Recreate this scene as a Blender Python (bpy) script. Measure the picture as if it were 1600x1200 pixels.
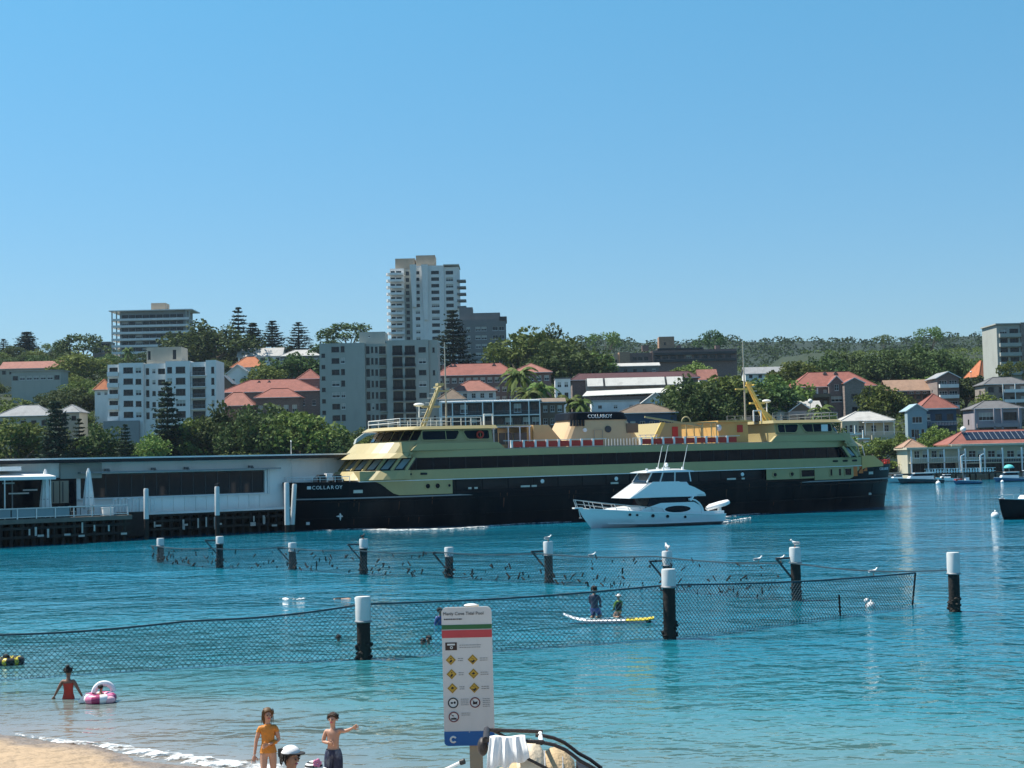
import bpy, bmesh, math, random
import numpy as np
from mathutils import Vector, Matrix
for _o in list(bpy.data.objects): bpy.data.objects.remove(_o)
sc = bpy.context.scene
COL = sc.collection
R = math.radians

# ------------------------------------------------------------------ camera
FPX, HPX, ROLL, CZ = 2400.0, 122.0, R(1.3), 5.75       # focal length in photo pixels, horizon offset, roll, eye height
pit = math.atan(HPX / FPX)
f0 = np.array([0, math.cos(pit), math.sin(pit)]); u0 = np.array([0, -math.sin(pit), math.cos(pit)]); r0 = np.array([1., 0, 0])
CR = math.cos(ROLL) * r0 - math.sin(ROLL) * u0
CU = math.sin(ROLL) * r0 + math.cos(ROLL) * u0
CP = np.array([0, 0, CZ])
cam = bpy.data.cameras.new('camera'); co = bpy.data.objects.new('camera', cam); COL.objects.link(co)
cam.sensor_width = 36.0; cam.lens = 36.0 * FPX / 1600.0; cam.clip_start = 0.3; cam.clip_end = 6000
mw = Matrix.Identity(4)
for i in range(3):
    mw[i][0] = CR[i]; mw[i][1] = CU[i]; mw[i][2] = -f0[i]; mw[i][3] = CP[i]
co.matrix_world = mw
sc.camera = co

def at(px, py, Y):
    d = f0 * FPX + CR * (px - 800) - CU * (py - 600)
    return Vector(CP + d * (Y / d[1]))
def gnd(px, py, z=0.0):
    d = f0 * FPX + CR * (px - 800) - CU * (py - 600)
    return Vector(CP + d * ((z - CZ) / d[2]))
def proj(P):
    v = np.array(P) - CP; w = v @ f0
    return 800 + FPX * (v @ CR) / w, 600 - FPX * (v @ CU) / w

# ------------------------------------------------------------------ sky, sun, exposure
SKY_LOW, SKY_HIGH = (.42, .455, .57, 1), (.41, .80, .84, 1)     # clear summer air: even gradient from pale blue to cyan blue
SUN_EL, SUN_AZ = R(60), math.atan2(-0.93, 0.30)
sdir = Vector((math.cos(SUN_EL) * math.sin(SUN_AZ), math.cos(SUN_EL) * math.cos(SUN_AZ), math.sin(SUN_EL)))
w = bpy.data.worlds.new('World'); sc.world = w; w.use_nodes = True
nt = w.node_tree; nt.nodes.clear()
sky = nt.nodes.new('ShaderNodeTexSky'); sky.sky_type = 'NISHITA'; sky.sun_disc = False
sky.sun_elevation = SUN_EL; sky.sun_rotation = SUN_AZ
sky.altitude = 0; sky.air_density = 1.0; sky.dust_density = 0.15; sky.ozone_density = 2.2
bg = nt.nodes.new('ShaderNodeBackground'); bg.inputs['Strength'].default_value = 0.112
ow = nt.nodes.new('ShaderNodeOutputWorld')
gtc = nt.nodes.new('ShaderNodeTexCoord'); gsx = nt.nodes.new('ShaderNodeSeparateXYZ'); gmr = nt.nodes.new('ShaderNodeMapRange'); gmr.inputs['From Max'].default_value = .30
gmx = nt.nodes.new('ShaderNodeMix'); gmx.data_type = 'RGBA'; gmx.inputs[6].default_value = SKY_LOW; gmx.inputs[7].default_value = SKY_HIGH
gml = nt.nodes.new('ShaderNodeVectorMath'); gml.operation = 'MULTIPLY'
nt.links.new(gtc.outputs['Generated'], gsx.inputs[0]); nt.links.new(gsx.outputs['Z'], gmr.inputs['Value']); nt.links.new(gmr.outputs[0], gmx.inputs[0])
nt.links.new(sky.outputs[0], gml.inputs[0]); nt.links.new(gmx.outputs[2], gml.inputs[1]); nt.links.new(gml.outputs[0], bg.inputs['Color']); nt.links.new(bg.outputs[0], ow.inputs['Surface'])
sl = bpy.data.lights.new('sun', 'SUN'); sl.energy = 5.0; sl.angle = R(0.5); sl.color = (1.0, 0.94, 0.84)
so = bpy.data.objects.new('sun', sl); COL.objects.link(so)
so.rotation_euler = (-sdir).to_track_quat('-Z', 'Y').to_euler(); so.location = (-60, 40, 120)
sc.view_settings.view_transform = 'Standard'; sc.view_settings.look = 'None'
sc.view_settings.exposure = 0.7; sc.view_settings.gamma = 1.0; sc.view_settings.use_curve_mapping = False

# ------------------------------------------------------------------ helpers
class MB:
    def __init__(s): s.v = []; s.f = []; s.m = []
    def face(s, pts, m=0):
        b = len(s.v); s.v.extend([tuple(p) for p in pts]); s.f.append(tuple(range(b, b + len(pts)))); s.m.append(m)
    def hexa(s, p, m=0):
        b = len(s.v); s.v.extend([tuple(q) for q in p])
        for q in ((0, 3, 2, 1), (4, 5, 6, 7), (0, 1, 5, 4), (1, 2, 6, 5), (2, 3, 7, 6), (3, 0, 4, 7)):
            s.f.append(tuple(b + i for i in q)); s.m.append(m)
    def box(s, x0, x1, y0, y1, z0, z1, m=0):
        s.hexa([(x0, y0, z0), (x1, y0, z0), (x1, y1, z0), (x0, y1, z0), (x0, y0, z1), (x1, y0, z1), (x1, y1, z1), (x0, y1, z1)], m)
    def bar(s, a, b, w, h=None, m=0):
        a = Vector(a); b = Vector(b); h = h or w; d = (b - a).normalized()
        up = Vector((0, 0, 1)) if abs(d.z) < .95 else Vector((0, 1, 0))
        x = d.cross(up).normalized() * w / 2; y = x.cross(d).normalized() * h / 2
        s.hexa([a - x - y, a + x - y, a + x + y, a - x + y, b - x - y, b + x - y, b + x + y, b - x + y], m)
    def prism(s, pts, z0, z1, m=0, top=None):
        n = len(pts); b = len(s.v); t = top or pts
        s.v.extend([(p[0], p[1], z0 if len(p) < 3 else p[2]) for p in pts]); s.v.extend([(p[0], p[1], z1 if len(p) < 3 else p[2]) for p in t])
        for i in range(n):
            j = (i + 1) % n; s.f.append((b + i, b + j, b + n + j, b + n + i)); s.m.append(m)
        s.f.append(tuple(b + i for i in range(n))[::-1]); s.m.append(m)
        s.f.append(tuple(b + n + i for i in range(n))); s.m.append(m)
    def side(s, pts, y0, y1, m=0):          # outline in x,z extruded along y
        n = len(pts); b = len(s.v)
        s.v.extend([(p[0], y0, p[1]) for p in pts]); s.v.extend([(p[0], y1, p[1]) for p in pts])
        for i in range(n):
            j = (i + 1) % n; s.f.append((b + i, b + j, b + n + j, b + n + i)); s.m.append(m)
        s.f.append(tuple(b + i for i in range(n))); s.m.append(m)
        s.f.append(tuple(b + n + i for i in range(n))[::-1]); s.m.append(m)
    def loft(s, rings, m=0, closed=True, caps=True):
        n = len(rings[0]); b = len(s.v)
        for r in rings: s.v.extend([tuple(p) for p in r])
        for k in range(len(rings) - 1):
            for i in range(n if closed else n - 1):
                j = (i + 1) % n
                s.f.append((b + k * n + i, b + k * n + j, b + (k + 1) * n + j, b + (k + 1) * n + i)); s.m.append(m)
        if caps and closed:
            s.f.append(tuple(b + i for i in range(n))[::-1]); s.m.append(m)
            q = b + (len(rings) - 1) * n; s.f.append(tuple(q + i for i in range(n))); s.m.append(m)
    def tube(s, pts, r, n=8, m=0):
        pts = [Vector(p) for p in pts]; rr = r if isinstance(r, (list, tuple)) else [r] * len(pts)
        rings = []
        for i, p in enumerate(pts):
            d = (pts[min(i + 1, len(pts) - 1)] - pts[max(i - 1, 0)]).normalized()
            up = Vector((0, 0, 1)) if abs(d.z) < .9 else Vector((0, 1, 0))
            x = d.cross(up).normalized(); y = x.cross(d).normalized()
            rings.append([p + (x * math.cos(2 * math.pi * k / n) + y * math.sin(2 * math.pi * k / n)) * rr[i] for k in range(n)])
        s.loft(rings, m)
    def ell(s, c, r, nu=12, nv=8, m=0, z0=-1.0, z1=1.0):
        rings = []
        for k in range(nv + 1):
            t = z0 + (z1 - z0) * k / nv; a = math.asin(max(-1, min(1, t))) if False else None
            ph = math.asin(max(-1, min(1, z0))) + (math.asin(max(-1, min(1, z1))) - math.asin(max(-1, min(1, z0)))) * k / nv
            q = max(math.cos(ph), 0.001)
            rings.append([(c[0] + r[0] * q * math.cos(2 * math.pi * i / nu), c[1] + r[1] * q * math.sin(2 * math.pi * i / nu), c[2] + r[2] * math.sin(ph)) for i in range(nu)])
        s.loft(rings, m)
    def torus(s, c, RR, r, ax='z', n=20, k=8, m=0, arc=(0, 2 * math.pi)):
        full = abs(arc[1] - arc[0] - 2 * math.pi) < 1e-6
        rings = []
        for i in range(n + 1):
            a = arc[0] + (arc[1] - arc[0]) * i / n
            ring = []
            for j in range(k):
                b = 2 * math.pi * j / k; q = RR + r * math.cos(b); h = r * math.sin(b)
                p = (q * math.cos(a), q * math.sin(a), h)
                if ax == 'y': p = (p[0], p[2], p[1])
                if ax == 'x': p = (p[2], p[0], p[1])
                ring.append((c[0] + p[0], c[1] + p[1], c[2] + p[2]))
            rings.append(ring)
        s.loft(rings, m, caps=not full)
    def mesh(s, name, mats, smooth=False):
        me = bpy.data.meshes.new(name); me.from_pydata(s.v, [], s.f)
        for mt in (mats if isinstance(mats, (list, tuple)) else [mats]): me.materials.append(mt)
        me.polygons.foreach_set('material_index', s.m)
        if smooth: me.polygons.foreach_set('use_smooth', [True] * len(s.f))
        bm = bmesh.new(); bm.from_mesh(me)
        bmesh.ops.remove_doubles(bm, verts=bm.verts, dist=1e-5)
        bmesh.ops.recalc_face_normals(bm, faces=bm.faces); bm.to_mesh(me); bm.free()
        if smooth:
            try: me.set_sharp_from_angle(angle=R(42))
            except Exception: pass
        me.update(); return me
    def obj(s, name, mats, parent=None, smooth=False, loc=None, rot=0.0):
        return put(name, s.mesh(name, mats, smooth), parent, loc, rot)

def put(name, me, parent=None, loc=None, rot=0.0):
    o = bpy.data.objects.new(name, me); COL.objects.link(o)
    if parent: o.parent = parent
    if loc is not None: o.location = loc
    if rot: o.rotation_euler = (0, 0, rot)
    return o
def tag(o, label=None, cat=None, group=None, kind=None):
    if label: o['label'] = label
    if cat: o['category'] = cat
    if group: o['group'] = group
    if kind: o['kind'] = kind
    return o
def thing(name, label, cat, loc=(0, 0, 0), rot=0.0, group=None):
    o = bpy.data.objects.new(name, None); COL.objects.link(o); o.empty_display_size = 0.2
    o.location = loc; o.rotation_euler = (0, 0, rot)
    return tag(o, label, cat, group)
def copy_tree(o, parent=None):
    c = o.copy(); COL.objects.link(c)
    if parent: c.parent = parent
    for ch in [x for x in KIDS.get(o.name, [])]: copy_tree(ch, c)
    return c
KIDS = {}
def index_kids(root):
    KIDS[root.name] = [x for x in bpy.data.objects if x.parent == root]
    for k in KIDS[root.name]: index_kids(k)

# ------------------------------------------------------------------ materials
def mat(name, col, rough=0.6, metal=0.0, var=0.12, scale=3.0, bump=0.0, bscale=20.0, spec=0.4, dirt=None, dscale=0.6, damt=0.3, coat=0.0):
    m = bpy.data.materials.new(name); m.use_nodes = True
    t = m.node_tree; b = t.nodes['Principled BSDF']; L = t.links.new
    b.inputs['Roughness'].default_value = rough; b.inputs['Metallic'].default_value = metal
    b.inputs['Specular IOR Level'].default_value = spec
    if coat: b.inputs['Coat Weight'].default_value = coat; b.inputs['Coat Roughness'].default_value = 0.05
    tc = t.nodes.new('ShaderNodeTexCoord')
    n = t.nodes.new('ShaderNodeTexNoise'); n.inputs['Scale'].default_value = scale; n.inputs['Detail'].default_value = 4
    L(tc.outputs['Object'], n.inputs['Vector'])
    mx = t.nodes.new('ShaderNodeMix'); mx.data_type = 'RGBA'
    c = list(col)
    mx.inputs[6].default_value = [max(0, x * (1 - var)) for x in c] + [1]; mx.inputs[7].default_value = [min(1, x * (1 + var)) for x in c] + [1]
    L(n.outputs['Fac'], mx.inputs[0]); out = mx.outputs[2]
    if dirt:
        n2 = t.nodes.new('ShaderNodeTexNoise'); n2.inputs['Scale'].default_value = dscale; n2.inputs['Detail'].default_value = 6; n2.inputs['Roughness'].default_value = .65
        mp = t.nodes.new('ShaderNodeMapping'); mp.inputs['Scale'].default_value = (1, 1, .35); L(tc.outputs['Object'], mp.inputs[0]); L(mp.outputs[0], n2.inputs['Vector'])
        rp = t.nodes.new('ShaderNodeValToRGB'); rp.color_ramp.elements[0].position = .48; rp.color_ramp.elements[1].position = .72
        rp.color_ramp.elements[1].color = (damt, damt, damt, 1)
        L(n2.outputs['Fac'], rp.inputs[0])
        m2 = t.nodes.new('ShaderNodeMix'); m2.data_type = 'RGBA'; m2.inputs[7].default_value = list(dirt) + [1]
        L(rp.outputs[0], m2.inputs[0]); L(out, m2.inputs[6]); out = m2.outputs[2]
    L(out, b.inputs['Base Color'])
    if bump:
        nb = t.nodes.new('ShaderNodeTexNoise'); nb.inputs['Scale'].default_value = bscale; nb.inputs['Detail'].default_value = 5
        L(tc.outputs['Object'], nb.inputs['Vector'])
        bp = t.nodes.new('ShaderNodeBump'); bp.inputs['Strength'].default_value = bump; bp.inputs['Distance'].default_value = .05
        L(nb.outputs['Fac'], bp.inputs['Height']); L(bp.outputs[0], b.inputs['Normal'])
    return m
M = {}
def mm(k, *a, **kw): M[k] = mat(k, *a, **kw); return M[k]
def srgb(r, g, b):
    return tuple(((x / 255) / 12.92 if x / 255 <= .04045 else ((x / 255 + .055) / 1.055) ** 2.4) for x in (r, g, b))
mm('white_paint', (.78, .78, .76), .45, dirt=(.45, .42, .36), damt=.25)
mm('boat_white', (.80, .81, .80), .22, var=.04, spec=.5, coat=.3)
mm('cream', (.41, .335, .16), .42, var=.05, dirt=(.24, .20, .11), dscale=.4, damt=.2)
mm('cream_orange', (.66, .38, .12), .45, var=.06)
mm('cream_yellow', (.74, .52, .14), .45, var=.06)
mm('navy', (.004, .0045, .008), .5, spec=.15, var=.25, scale=.5, dirt=(.05, .045, .04), dscale=.25, damt=.35)
mm('navy_dark', (.006, .007, .011), .5, var=.2)
mm('glass_dark', (.005, .008, .014), .12, var=.3, scale=.4, spec=.15)
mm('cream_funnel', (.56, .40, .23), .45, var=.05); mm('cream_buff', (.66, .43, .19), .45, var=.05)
mm('glass', (.010, .016, .024), .08, var=.5, scale=.25, spec=.3)
mm('glass_pale', (.22, .27, .29), .15, var=.3, scale=.25)
mm('curtain', (.45, .45, .42), .8, var=.2, scale=.3)
mm('frame_white', (.72, .73, .72), .5, var=.05)
mm('frame_dark', (.05, .055, .06), .5)
mm('red_paint', (.50, .035, .022), .5, var=.15)
mm('orange_paint', (.72, .16, .03), .5)
mm('sleeve_paint', (.60, .61, .60), .55, dirt=(.30, .29, .25), dscale=2.5, damt=.55)
mm('rope_dark', (.04, .075, .095), .8, var=.3)
mm('steel', (.55, .56, .56), .35, metal=.6)
mm('grey_metal', (.25, .26, .27), .5, metal=.2)
mm('black_rubber', (.015, .015, .016), .55)
mm('timber_dark', (.018, .014, .012), .75, var=.5, scale=2, bump=.6, bscale=6, dirt=(.06, .06, .045), damt=.5)
mm('timber_grey', (.16, .14, .115), .8, var=.3, bump=.4, bscale=12)
mm('oyster', (.55, .53, .47), .8, var=.3, scale=6)
mm('conc', (.36, .35, .33), .85, var=.15, bump=.2, dirt=(.15, .14, .12), damt=.5)
mm('asphalt', (.055, .055, .057), .9, var=.2)
HAZE = .00005      # density of the air, per metre
# ------------------------------------------------------------------ water
SH0 = (-11.41, 34.06); SN = (.576, .818)                 # a point on the shoreline and the offshore direction
def shore_d(x, y): return (x - SH0[0]) * SN[0] + (y - SH0[1]) * SN[1]
def water_mat():
    m = bpy.data.materials.new('sea_water'); m.use_nodes = True; t = m.node_tree; L = t.links.new
    b = t.nodes['Principled BSDF']; b.inputs['Roughness'].default_value = .05; b.inputs['IOR'].default_value = 1.33
    b.inputs['Specular IOR Level'].default_value = .5
    g = t.nodes.new('ShaderNodeNewGeometry')
    # offshore distance -> water colour as the seabed falls away
    dp = t.nodes.new('ShaderNodeVectorMath'); dp.operation = 'DOT_PRODUCT'; dp.inputs[1].default_value = (SN[0], SN[1], 0)
    L(g.outputs['Position'], dp.inputs[0])
    off = SH0[0] * SN[0] + SH0[1] * SN[1]
    nz = t.nodes.new('ShaderNodeTexNoise'); nz.inputs['Scale'].default_value = .06; nz.inputs['Detail'].default_value = 3
    L(g.outputs['Position'], nz.inputs['Vector'])
    ad = t.nodes.new('ShaderNodeMath'); ad.operation = 'MULTIPLY_ADD'; ad.inputs[1].default_value = 14.0; ad.inputs[2].default_value = -off - 7.0
    L(nz.outputs['Fac'], ad.inputs[0])
    sm = t.nodes.new('ShaderNodeMath'); sm.operation = 'ADD'; L(dp.outputs['Value'], sm.inputs[0]); L(ad.outputs[0], sm.inputs[1])
    mr = t.nodes.new('ShaderNodeMapRange'); mr.inputs['From Min'].default_value = 0; mr.inputs['From Max'].default_value = 120
    L(sm.outputs[0], mr.inputs['Value'])
    rp = t.nodes.new('ShaderNodeValToRGB'); cr = rp.color_ramp
    stops = [(0.0, (.24, .21, .175)), (.02, (.155, .18, .165)), (.05, (.07, .168, .17)), (.10, (.022, .152, .182)), (.22, (.005, .140, .203)), (.5, (.004, .134, .213)), (1, (.004, .134, .215))]
    cr.elements[0].position = 0; cr.elements[0].color = stops[0][1] + (1,)
    cr.elements[1].position = 1; cr.elements[1].color = stops[-1][1] + (1,)
    for p, c in stops[1:-1]:
        e = cr.elements.new(p); e.color = c + (1,)
    L(mr.outputs[0], rp.inputs[0])
    # broad darker patches of weed and sand on the bottom
    n3 = t.nodes.new('ShaderNodeTexNoise'); n3.inputs['Scale'].default_value = .045; n3.inputs['Detail'].default_value = 5
    mp3 = t.nodes.new('ShaderNodeMapping'); mp3.inputs['Scale'].default_value = (.55, 1, 1); L(g.outputs['Position'], mp3.inputs[0]); L(mp3.outputs[0], n3.inputs['Vector'])
    hs = t.nodes.new('ShaderNodeMapRange'); hs.inputs['From Min'].default_value = .3; hs.inputs['From Max'].default_value = .7; hs.inputs['To Min'].default_value = .72; hs.inputs['To Max'].default_value = 1.2
    L(n3.outputs['Fac'], hs.inputs['Value'])
    mul = t.nodes.new('ShaderNodeVectorMath'); mul.operation = 'SCALE'; L(rp.outputs[0], mul.inputs[0]); L(hs.outputs[0], mul.inputs['Scale'])
    L(mul.outputs[0], b.inputs['Base Color'])
    # ripples: three scales, crests lying across the breeze
    def noise(sc_, st, dist=0.0, rot=0.0, det=3):
        mp = t.nodes.new('ShaderNodeMapping'); mp.inputs['Scale'].default_value = st; mp.inputs['Rotation'].default_value = (0, 0, rot)
        n = t.nodes.new('ShaderNodeTexNoise'); n.inputs['Scale'].default_value = sc_; n.inputs['Detail'].default_value = det; n.inputs['Distortion'].default_value = dist
        L(g.outputs['Position'], mp.inputs[0]); L(mp.outputs[0], n.inputs['Vector']); return n
    a = noise(1.7, (.75, 1.0, 1), .7, R(14), 1.5); c2 = noise(.55, (.8, 1, 1), .6, R(-12), 1.0); d = noise(.13, (.5, 1, 1), .3, R(5), 1.0); e = noise(4.6, (.8, 1, 1), .4, R(20), 1.0)
    def madd(x, k, y=None):
        q = t.nodes.new('ShaderNodeMath'); q.operation = 'MULTIPLY_ADD'; q.inputs[1].default_value = k; q.inputs[2].default_value = 0
        L(x.outputs[0], q.inputs[0])
        if y: L(y.outputs[0], q.inputs[2])
        return q
    h = madd(a, .125); h = madd(c2, .21, h); h = madd(d, .6, h); h = madd(e, .030, h)
    # wind lanes: rougher and smoother patches
    wl = noise(.035, (.35, 1, 1), .4, R(-4), 4)
    wr = t.nodes.new('ShaderNodeMapRange'); wr.inputs['From Min'].default_value = .35; wr.inputs['From Max'].default_value = .65; wr.inputs['To Min'].default_value = .45; wr.inputs['To Max'].default_value = 1.0
    L(wl.outputs['Fac'], wr.inputs['Value'])
    # the strip near the beach is calmer
    cm = t.nodes.new('ShaderNodeMapRange'); cm.inputs['From Min'].default_value = 0; cm.inputs['From Max'].default_value = 16; cm.inputs['To Min'].default_value = .35; cm.inputs['To Max'].default_value = 1
    L(sm.outputs[0], cm.inputs['Value'])
    st = t.nodes.new('ShaderNodeMath'); st.operation = 'MULTIPLY'; L(wr.outputs[0], st.inputs[0]); L(cm.outputs[0], st.inputs[1])
    bp = t.nodes.new('ShaderNodeBump'); bp.inputs['Distance'].default_value = 1.0; L(st.outputs[0], bp.inputs['Strength'])
    L(h.outputs[0], bp.inputs['Height']); L(bp.outputs[0], b.inputs['Normal'])
    return m
mb = MB()
xs = [-700, -300, -120, -60, -30, 0, 30, 60, 120, 300, 700]; ys = [-40, 20, 40, 60, 100, 160, 240, 327]
for i in range(len(xs) - 1):
    for j in range(len(ys) - 1):
        mb.face([(xs[i], ys[j], 0), (xs[i + 1], ys[j], 0), (xs[i + 1], ys[j + 1], 0), (xs[i], ys[j + 1], 0)])
tag(mb.obj('sea', [water_mat()]), kind='structure')

# ------------------------------------------------------------------ beach and seabed
def sand_mat():
    m = mat('beach_sand', (.38, .275, .175), .9, var=.14, scale=1.6, bump=.0)
    t = m.node_tree; L = t.links.new; b = t.nodes['Principled BSDF']
    g = t.nodes.new('ShaderNodeNewGeometry'); sx = t.nodes.new('ShaderNodeSeparateXYZ'); L(g.outputs['Position'], sx.inputs[0])
    n = t.nodes.new('ShaderNodeTexNoise'); n.inputs['Scale'].default_value = .8; n.inputs['Detail'].default_value = 4; L(g.outputs['Position'], n.inputs['Vector'])
    a = t.nodes.new('ShaderNodeMath'); a.operation = 'MULTIPLY_ADD'; a.inputs[1].default_value = .12; L(n.outputs['Fac'], a.inputs[0]); L(sx.outputs['Z'], a.inputs[2])
    mr = t.nodes.new('ShaderNodeMapRange'); mr.inputs['From Min'].default_value = .10; mr.inputs['From Max'].default_value = .17; L(a.outputs[0], mr.inputs['Value'])
    old = b.inputs['Base Color'].links[0].from_socket
    mx = t.nodes.new('ShaderNodeMix'); mx.data_type = 'RGBA'; mx.inputs[6].default_value = (.22, .165, .12, 1); L(mr.outputs[0], mx.inputs[0]); L(old, mx.inputs[7]); L(mx.outputs[2], b.inputs['Base Color'])
    rr = t.nodes.new('ShaderNodeMapRange'); rr.inputs['To Min'].default_value = .35; rr.inputs['To Max'].default_value = .92; L(mr.outputs[0], rr.inputs['Value']); L(rr.outputs[0], b.inputs['Roughness'])
    n1 = t.nodes.new('ShaderNodeTexNoise'); n1.inputs['Scale'].default_value = 2.2; n1.inputs['Detail'].default_value = 6; L(g.outputs['Position'], n1.inputs['Vector'])
    bp = t.nodes.new('ShaderNodeBump'); bp.inputs['Strength'].default_value = 1.0; bp.inputs['Distance'].default_value = .25
    L(n1.outputs['Fac'], bp.inputs['Height']); L(bp.outputs[0], b.inputs['Normal'])
    return m
def sand_z(x, y):
    d = shore_d(x, y) + .35 * math.sin(x * .9 + 1.0) + .18 * math.sin(x * 2.3)
    return -0.085 * d if d < 0 else max(-0.17 * d, -4.0)
rnd = random.Random(5)
mb = MB()
gx = np.linspace(-26, 40, 133); gy = np.linspace(16.6, 62, 92)
base = len(mb.v)
for y in gy:
    for x in gx: mb.v.append((x, y, sand_z(x, y) + .012 * math.sin(x * 5.1 + y * 2) * math.sin(y * 4.3)))
nx = len(gx)
for j in range(len(gy) - 1):
    for i in range(nx - 1):
        mb.f.append((j * nx + i, j * nx + i + 1, (j + 1) * nx + i + 1, (j + 1) * nx + i)); mb.m.append(0)
SAND = sand_mat()
tag(mb.obj('beach', [SAND], smooth=True), kind='structure')
mb = MB(); mb.box(-700, 700, 62.2, 326, -6.2, -4.2); tag(mb.obj('seabed', [SAND]), kind='structure')
# promenade the photographer looks from, with its sea wall
mb = MB(); mb.box(-60, 60, 1.5, 16.2, -1.0, 2.2); mb.box(-60, 60, -30, 1.5, -1, 4.1)
mb2 = MB(); mb2.box(-900, 900, -1500, -30.2, -1, 3.9); tag(mb2.obj('unseen_hinterland', [mat('reflected_ground', (.05, .075, .03), .95, var=.4, scale=.05)]), kind='structure')  # unseen land behind the camera, added to darken reflections in window glass
tag(mb.obj('promenade', [M['conc']]), kind='structure')
mb = MB(); mb.box(-60, 60, 16.2, 16.65, -2.0, 2.25); tag(mb.obj('sea_wall', [M['conc']]), kind='structure')

# foam along the beach
def foam_mat():
    m = bpy.data.materials.new('foam'); m.use_nodes = True; t = m.node_tree; L = t.links.new
    b = t.nodes['Principled BSDF']; b.inputs['Base Color'].default_value = (.80, .82, .82, 1); b.inputs['Roughness'].default_value = .7
    g = t.nodes.new('ShaderNodeNewGeometry'); n = t.nodes.new('ShaderNodeTexNoise'); n.inputs['Scale'].default_value = 2.6; n.inputs['Detail'].default_value = 7; n.inputs['Roughness'].default_value = .7
    L(g.outputs['Position'], n.inputs['Vector'])
    r = t.nodes.new('ShaderNodeMapRange'); r.inputs['From Min'].default_value = .44; r.inputs['From Max'].default_value = .60; L(n.outputs['Fac'], r.inputs['Value']); L(r.outputs[0], b.inputs['Alpha'])
    return m
M['foam'] = foam_mat()
def foam_strip(pts, name='foam'):
    """pts: (px,py,half width in metres); a low uneven ridge of froth lying on the water's edge"""
    rr = random.Random(11); mb = MB(); rings = []
    P = []; pts = [(a_, b_, c_ * .62) for a_, b_, c_ in pts]
    for (x0, y0, w0), (x1, y1, w1) in zip(pts[:-1], pts[1:]):
        for k in range(10):
            f = k / 10; P.append((x0 + (x1 - x0) * f, y0 + (y1 - y0) * f, w0 + (w1 - w0) * f))
    for px, py, hw in P:
        c = gnd(px, py, .02); jit = rr.uniform(.7, 1.3)
        ring = []
        for q in (-1, -.75, -.4, 0, .35, .7, 1):
            h = .012 + (1 - q * q) * .03 * jit * (1 + .5 * rr.random())
            ring.append((c.x + SN[0] * q * hw * jit + rr.uniform(-.03, .03), c.y + SN[1] * q * hw * jit, max(sand_z(c.x + SN[0] * q * hw, c.y + SN[1] * q * hw), 0) + h))
        rings.append(ring)
    mb.loft(rings, closed=False, caps=False)
    return mb
mb = foam_strip([(20, 1147, .04), (60, 1153, .10), (110, 1161, .28), (160, 1164, .45), (220, 1174, .5), (290, 1184, .5), (345, 1192, .55), (410, 1200, .7), (470, 1212, .6), (520, 1222, .5)])
tag(mb.obj('foam', [M['foam']], smooth=True), kind='stuff')

# ------------------------------------------------------------------ land behind the harbour
TP = [(326, 1.7), (345, 2.6), (370, 6), (400, 11), (430, 15.5), (480, 22), (550, 31), (650, 41), (750, 52), (850, 60), (930, 64)]
def terr(x, y):
    for (a, za), (b, zb) in zip(TP[:-1], TP[1:]):
        if y <= b:
            f = max(0, (y - a) / (b - a)); z = za + (zb - za) * f; break
    else: z = TP[-1][1]
    if y > 450: z += min(1, (y - 450) / 250) * (6 if x < -20 else (-6 if x < 160 else 2)) * (1 if abs(x + 20) > 30 else .3)
    return z + .6 * math.sin(x * .05) * math.sin(y * .04)
def ground_mat():
    m = mat('hill_ground', (.018, .032, .013), .95, var=.5, scale=.15, bump=.5, bscale=.6, dirt=(.05, .05, .03), dscale=.05, damt=.3); return m
mb = MB()
gx = np.linspace(-520, 620, 96); gy = list(np.linspace(326, 500, 30)) + list(np.linspace(515, 930, 28))
for y in gy:
    for x in gx: mb.v.append((x, y, terr(x, y)))
nx = len(gx)
for j in range(len(gy) - 1):
    for i in range(nx - 1):
        mb.f.append((j * nx + i, j * nx + i + 1, (j + 1) * nx + i + 1, (j + 1) * nx + i)); mb.m.append(0)
tag(mb.obj('hillside', [ground_mat()], smooth=True), kind='structure')
mb = MB(); mb.box(-700, 700, 325.2, 327.5, -4, 1.72); tag(mb.obj('harbour_wall', [M['conc']]), kind='structure')
mb = MB(); mb.box(-300, 400, 330, 337, 1.5, 2.05); tag(mb.obj('esplanade_road', [M['asphalt']]), kind='structure')

# far wooded ridge
RID = [(-400, 575), (0, 562), (300, 560), (500, 552), (780, 545), (900, 534), (960, 530), (1040, 541), (1110, 529), (1180, 536), (1250, 532), (1300, 534), (1380, 537), (1430, 531), (1490, 526), (1560, 524), (1700, 521), (2100, 515)]
def ridge_py(px):
    for (a, pa), (b, pb) in zip(RID[:-1], RID[1:]):
        if px <= b: return pa + (pb - pa) * (px - a) / (b - a)
    return RID[-1][1]
RY = [930, 1010, 1100, 1200, 1300, 1400, 1450, 1600]
cols = list(range(-400, 2101, 40)); grid = []
for y in RY:
    row = []
    for px in cols:
        top = at(px, ridge_py(px), 1400); f = min(1, (y - 900) / 500)
        x = top.x * y / 1400
        z0 = 34
        z = z0 + (top.z - z0) * f ** .85 if y <= 1400 else top.z - (y - 1400) * .15
        row.append(Vector((x, y, z)))
    grid.append(row)
mb = MB()
for r_ in grid: mb.v.extend([tuple(p) for p in r_])
nx = len(cols)
for j in range(len(RY) - 1):
    for i in range(nx - 1):
        mb.f.append((j * nx + i, j * nx + i + 1, (j + 1) * nx + i + 1, (j + 1) * nx + i)); mb.m.append(0)
M['far_ground'] = mat('far_ground', (.012, .026, .016), .95, var=.4, scale=.05)
tag(mb.obj('far_ridge', [M['far_ground']], smooth=True), kind='structure')
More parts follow.
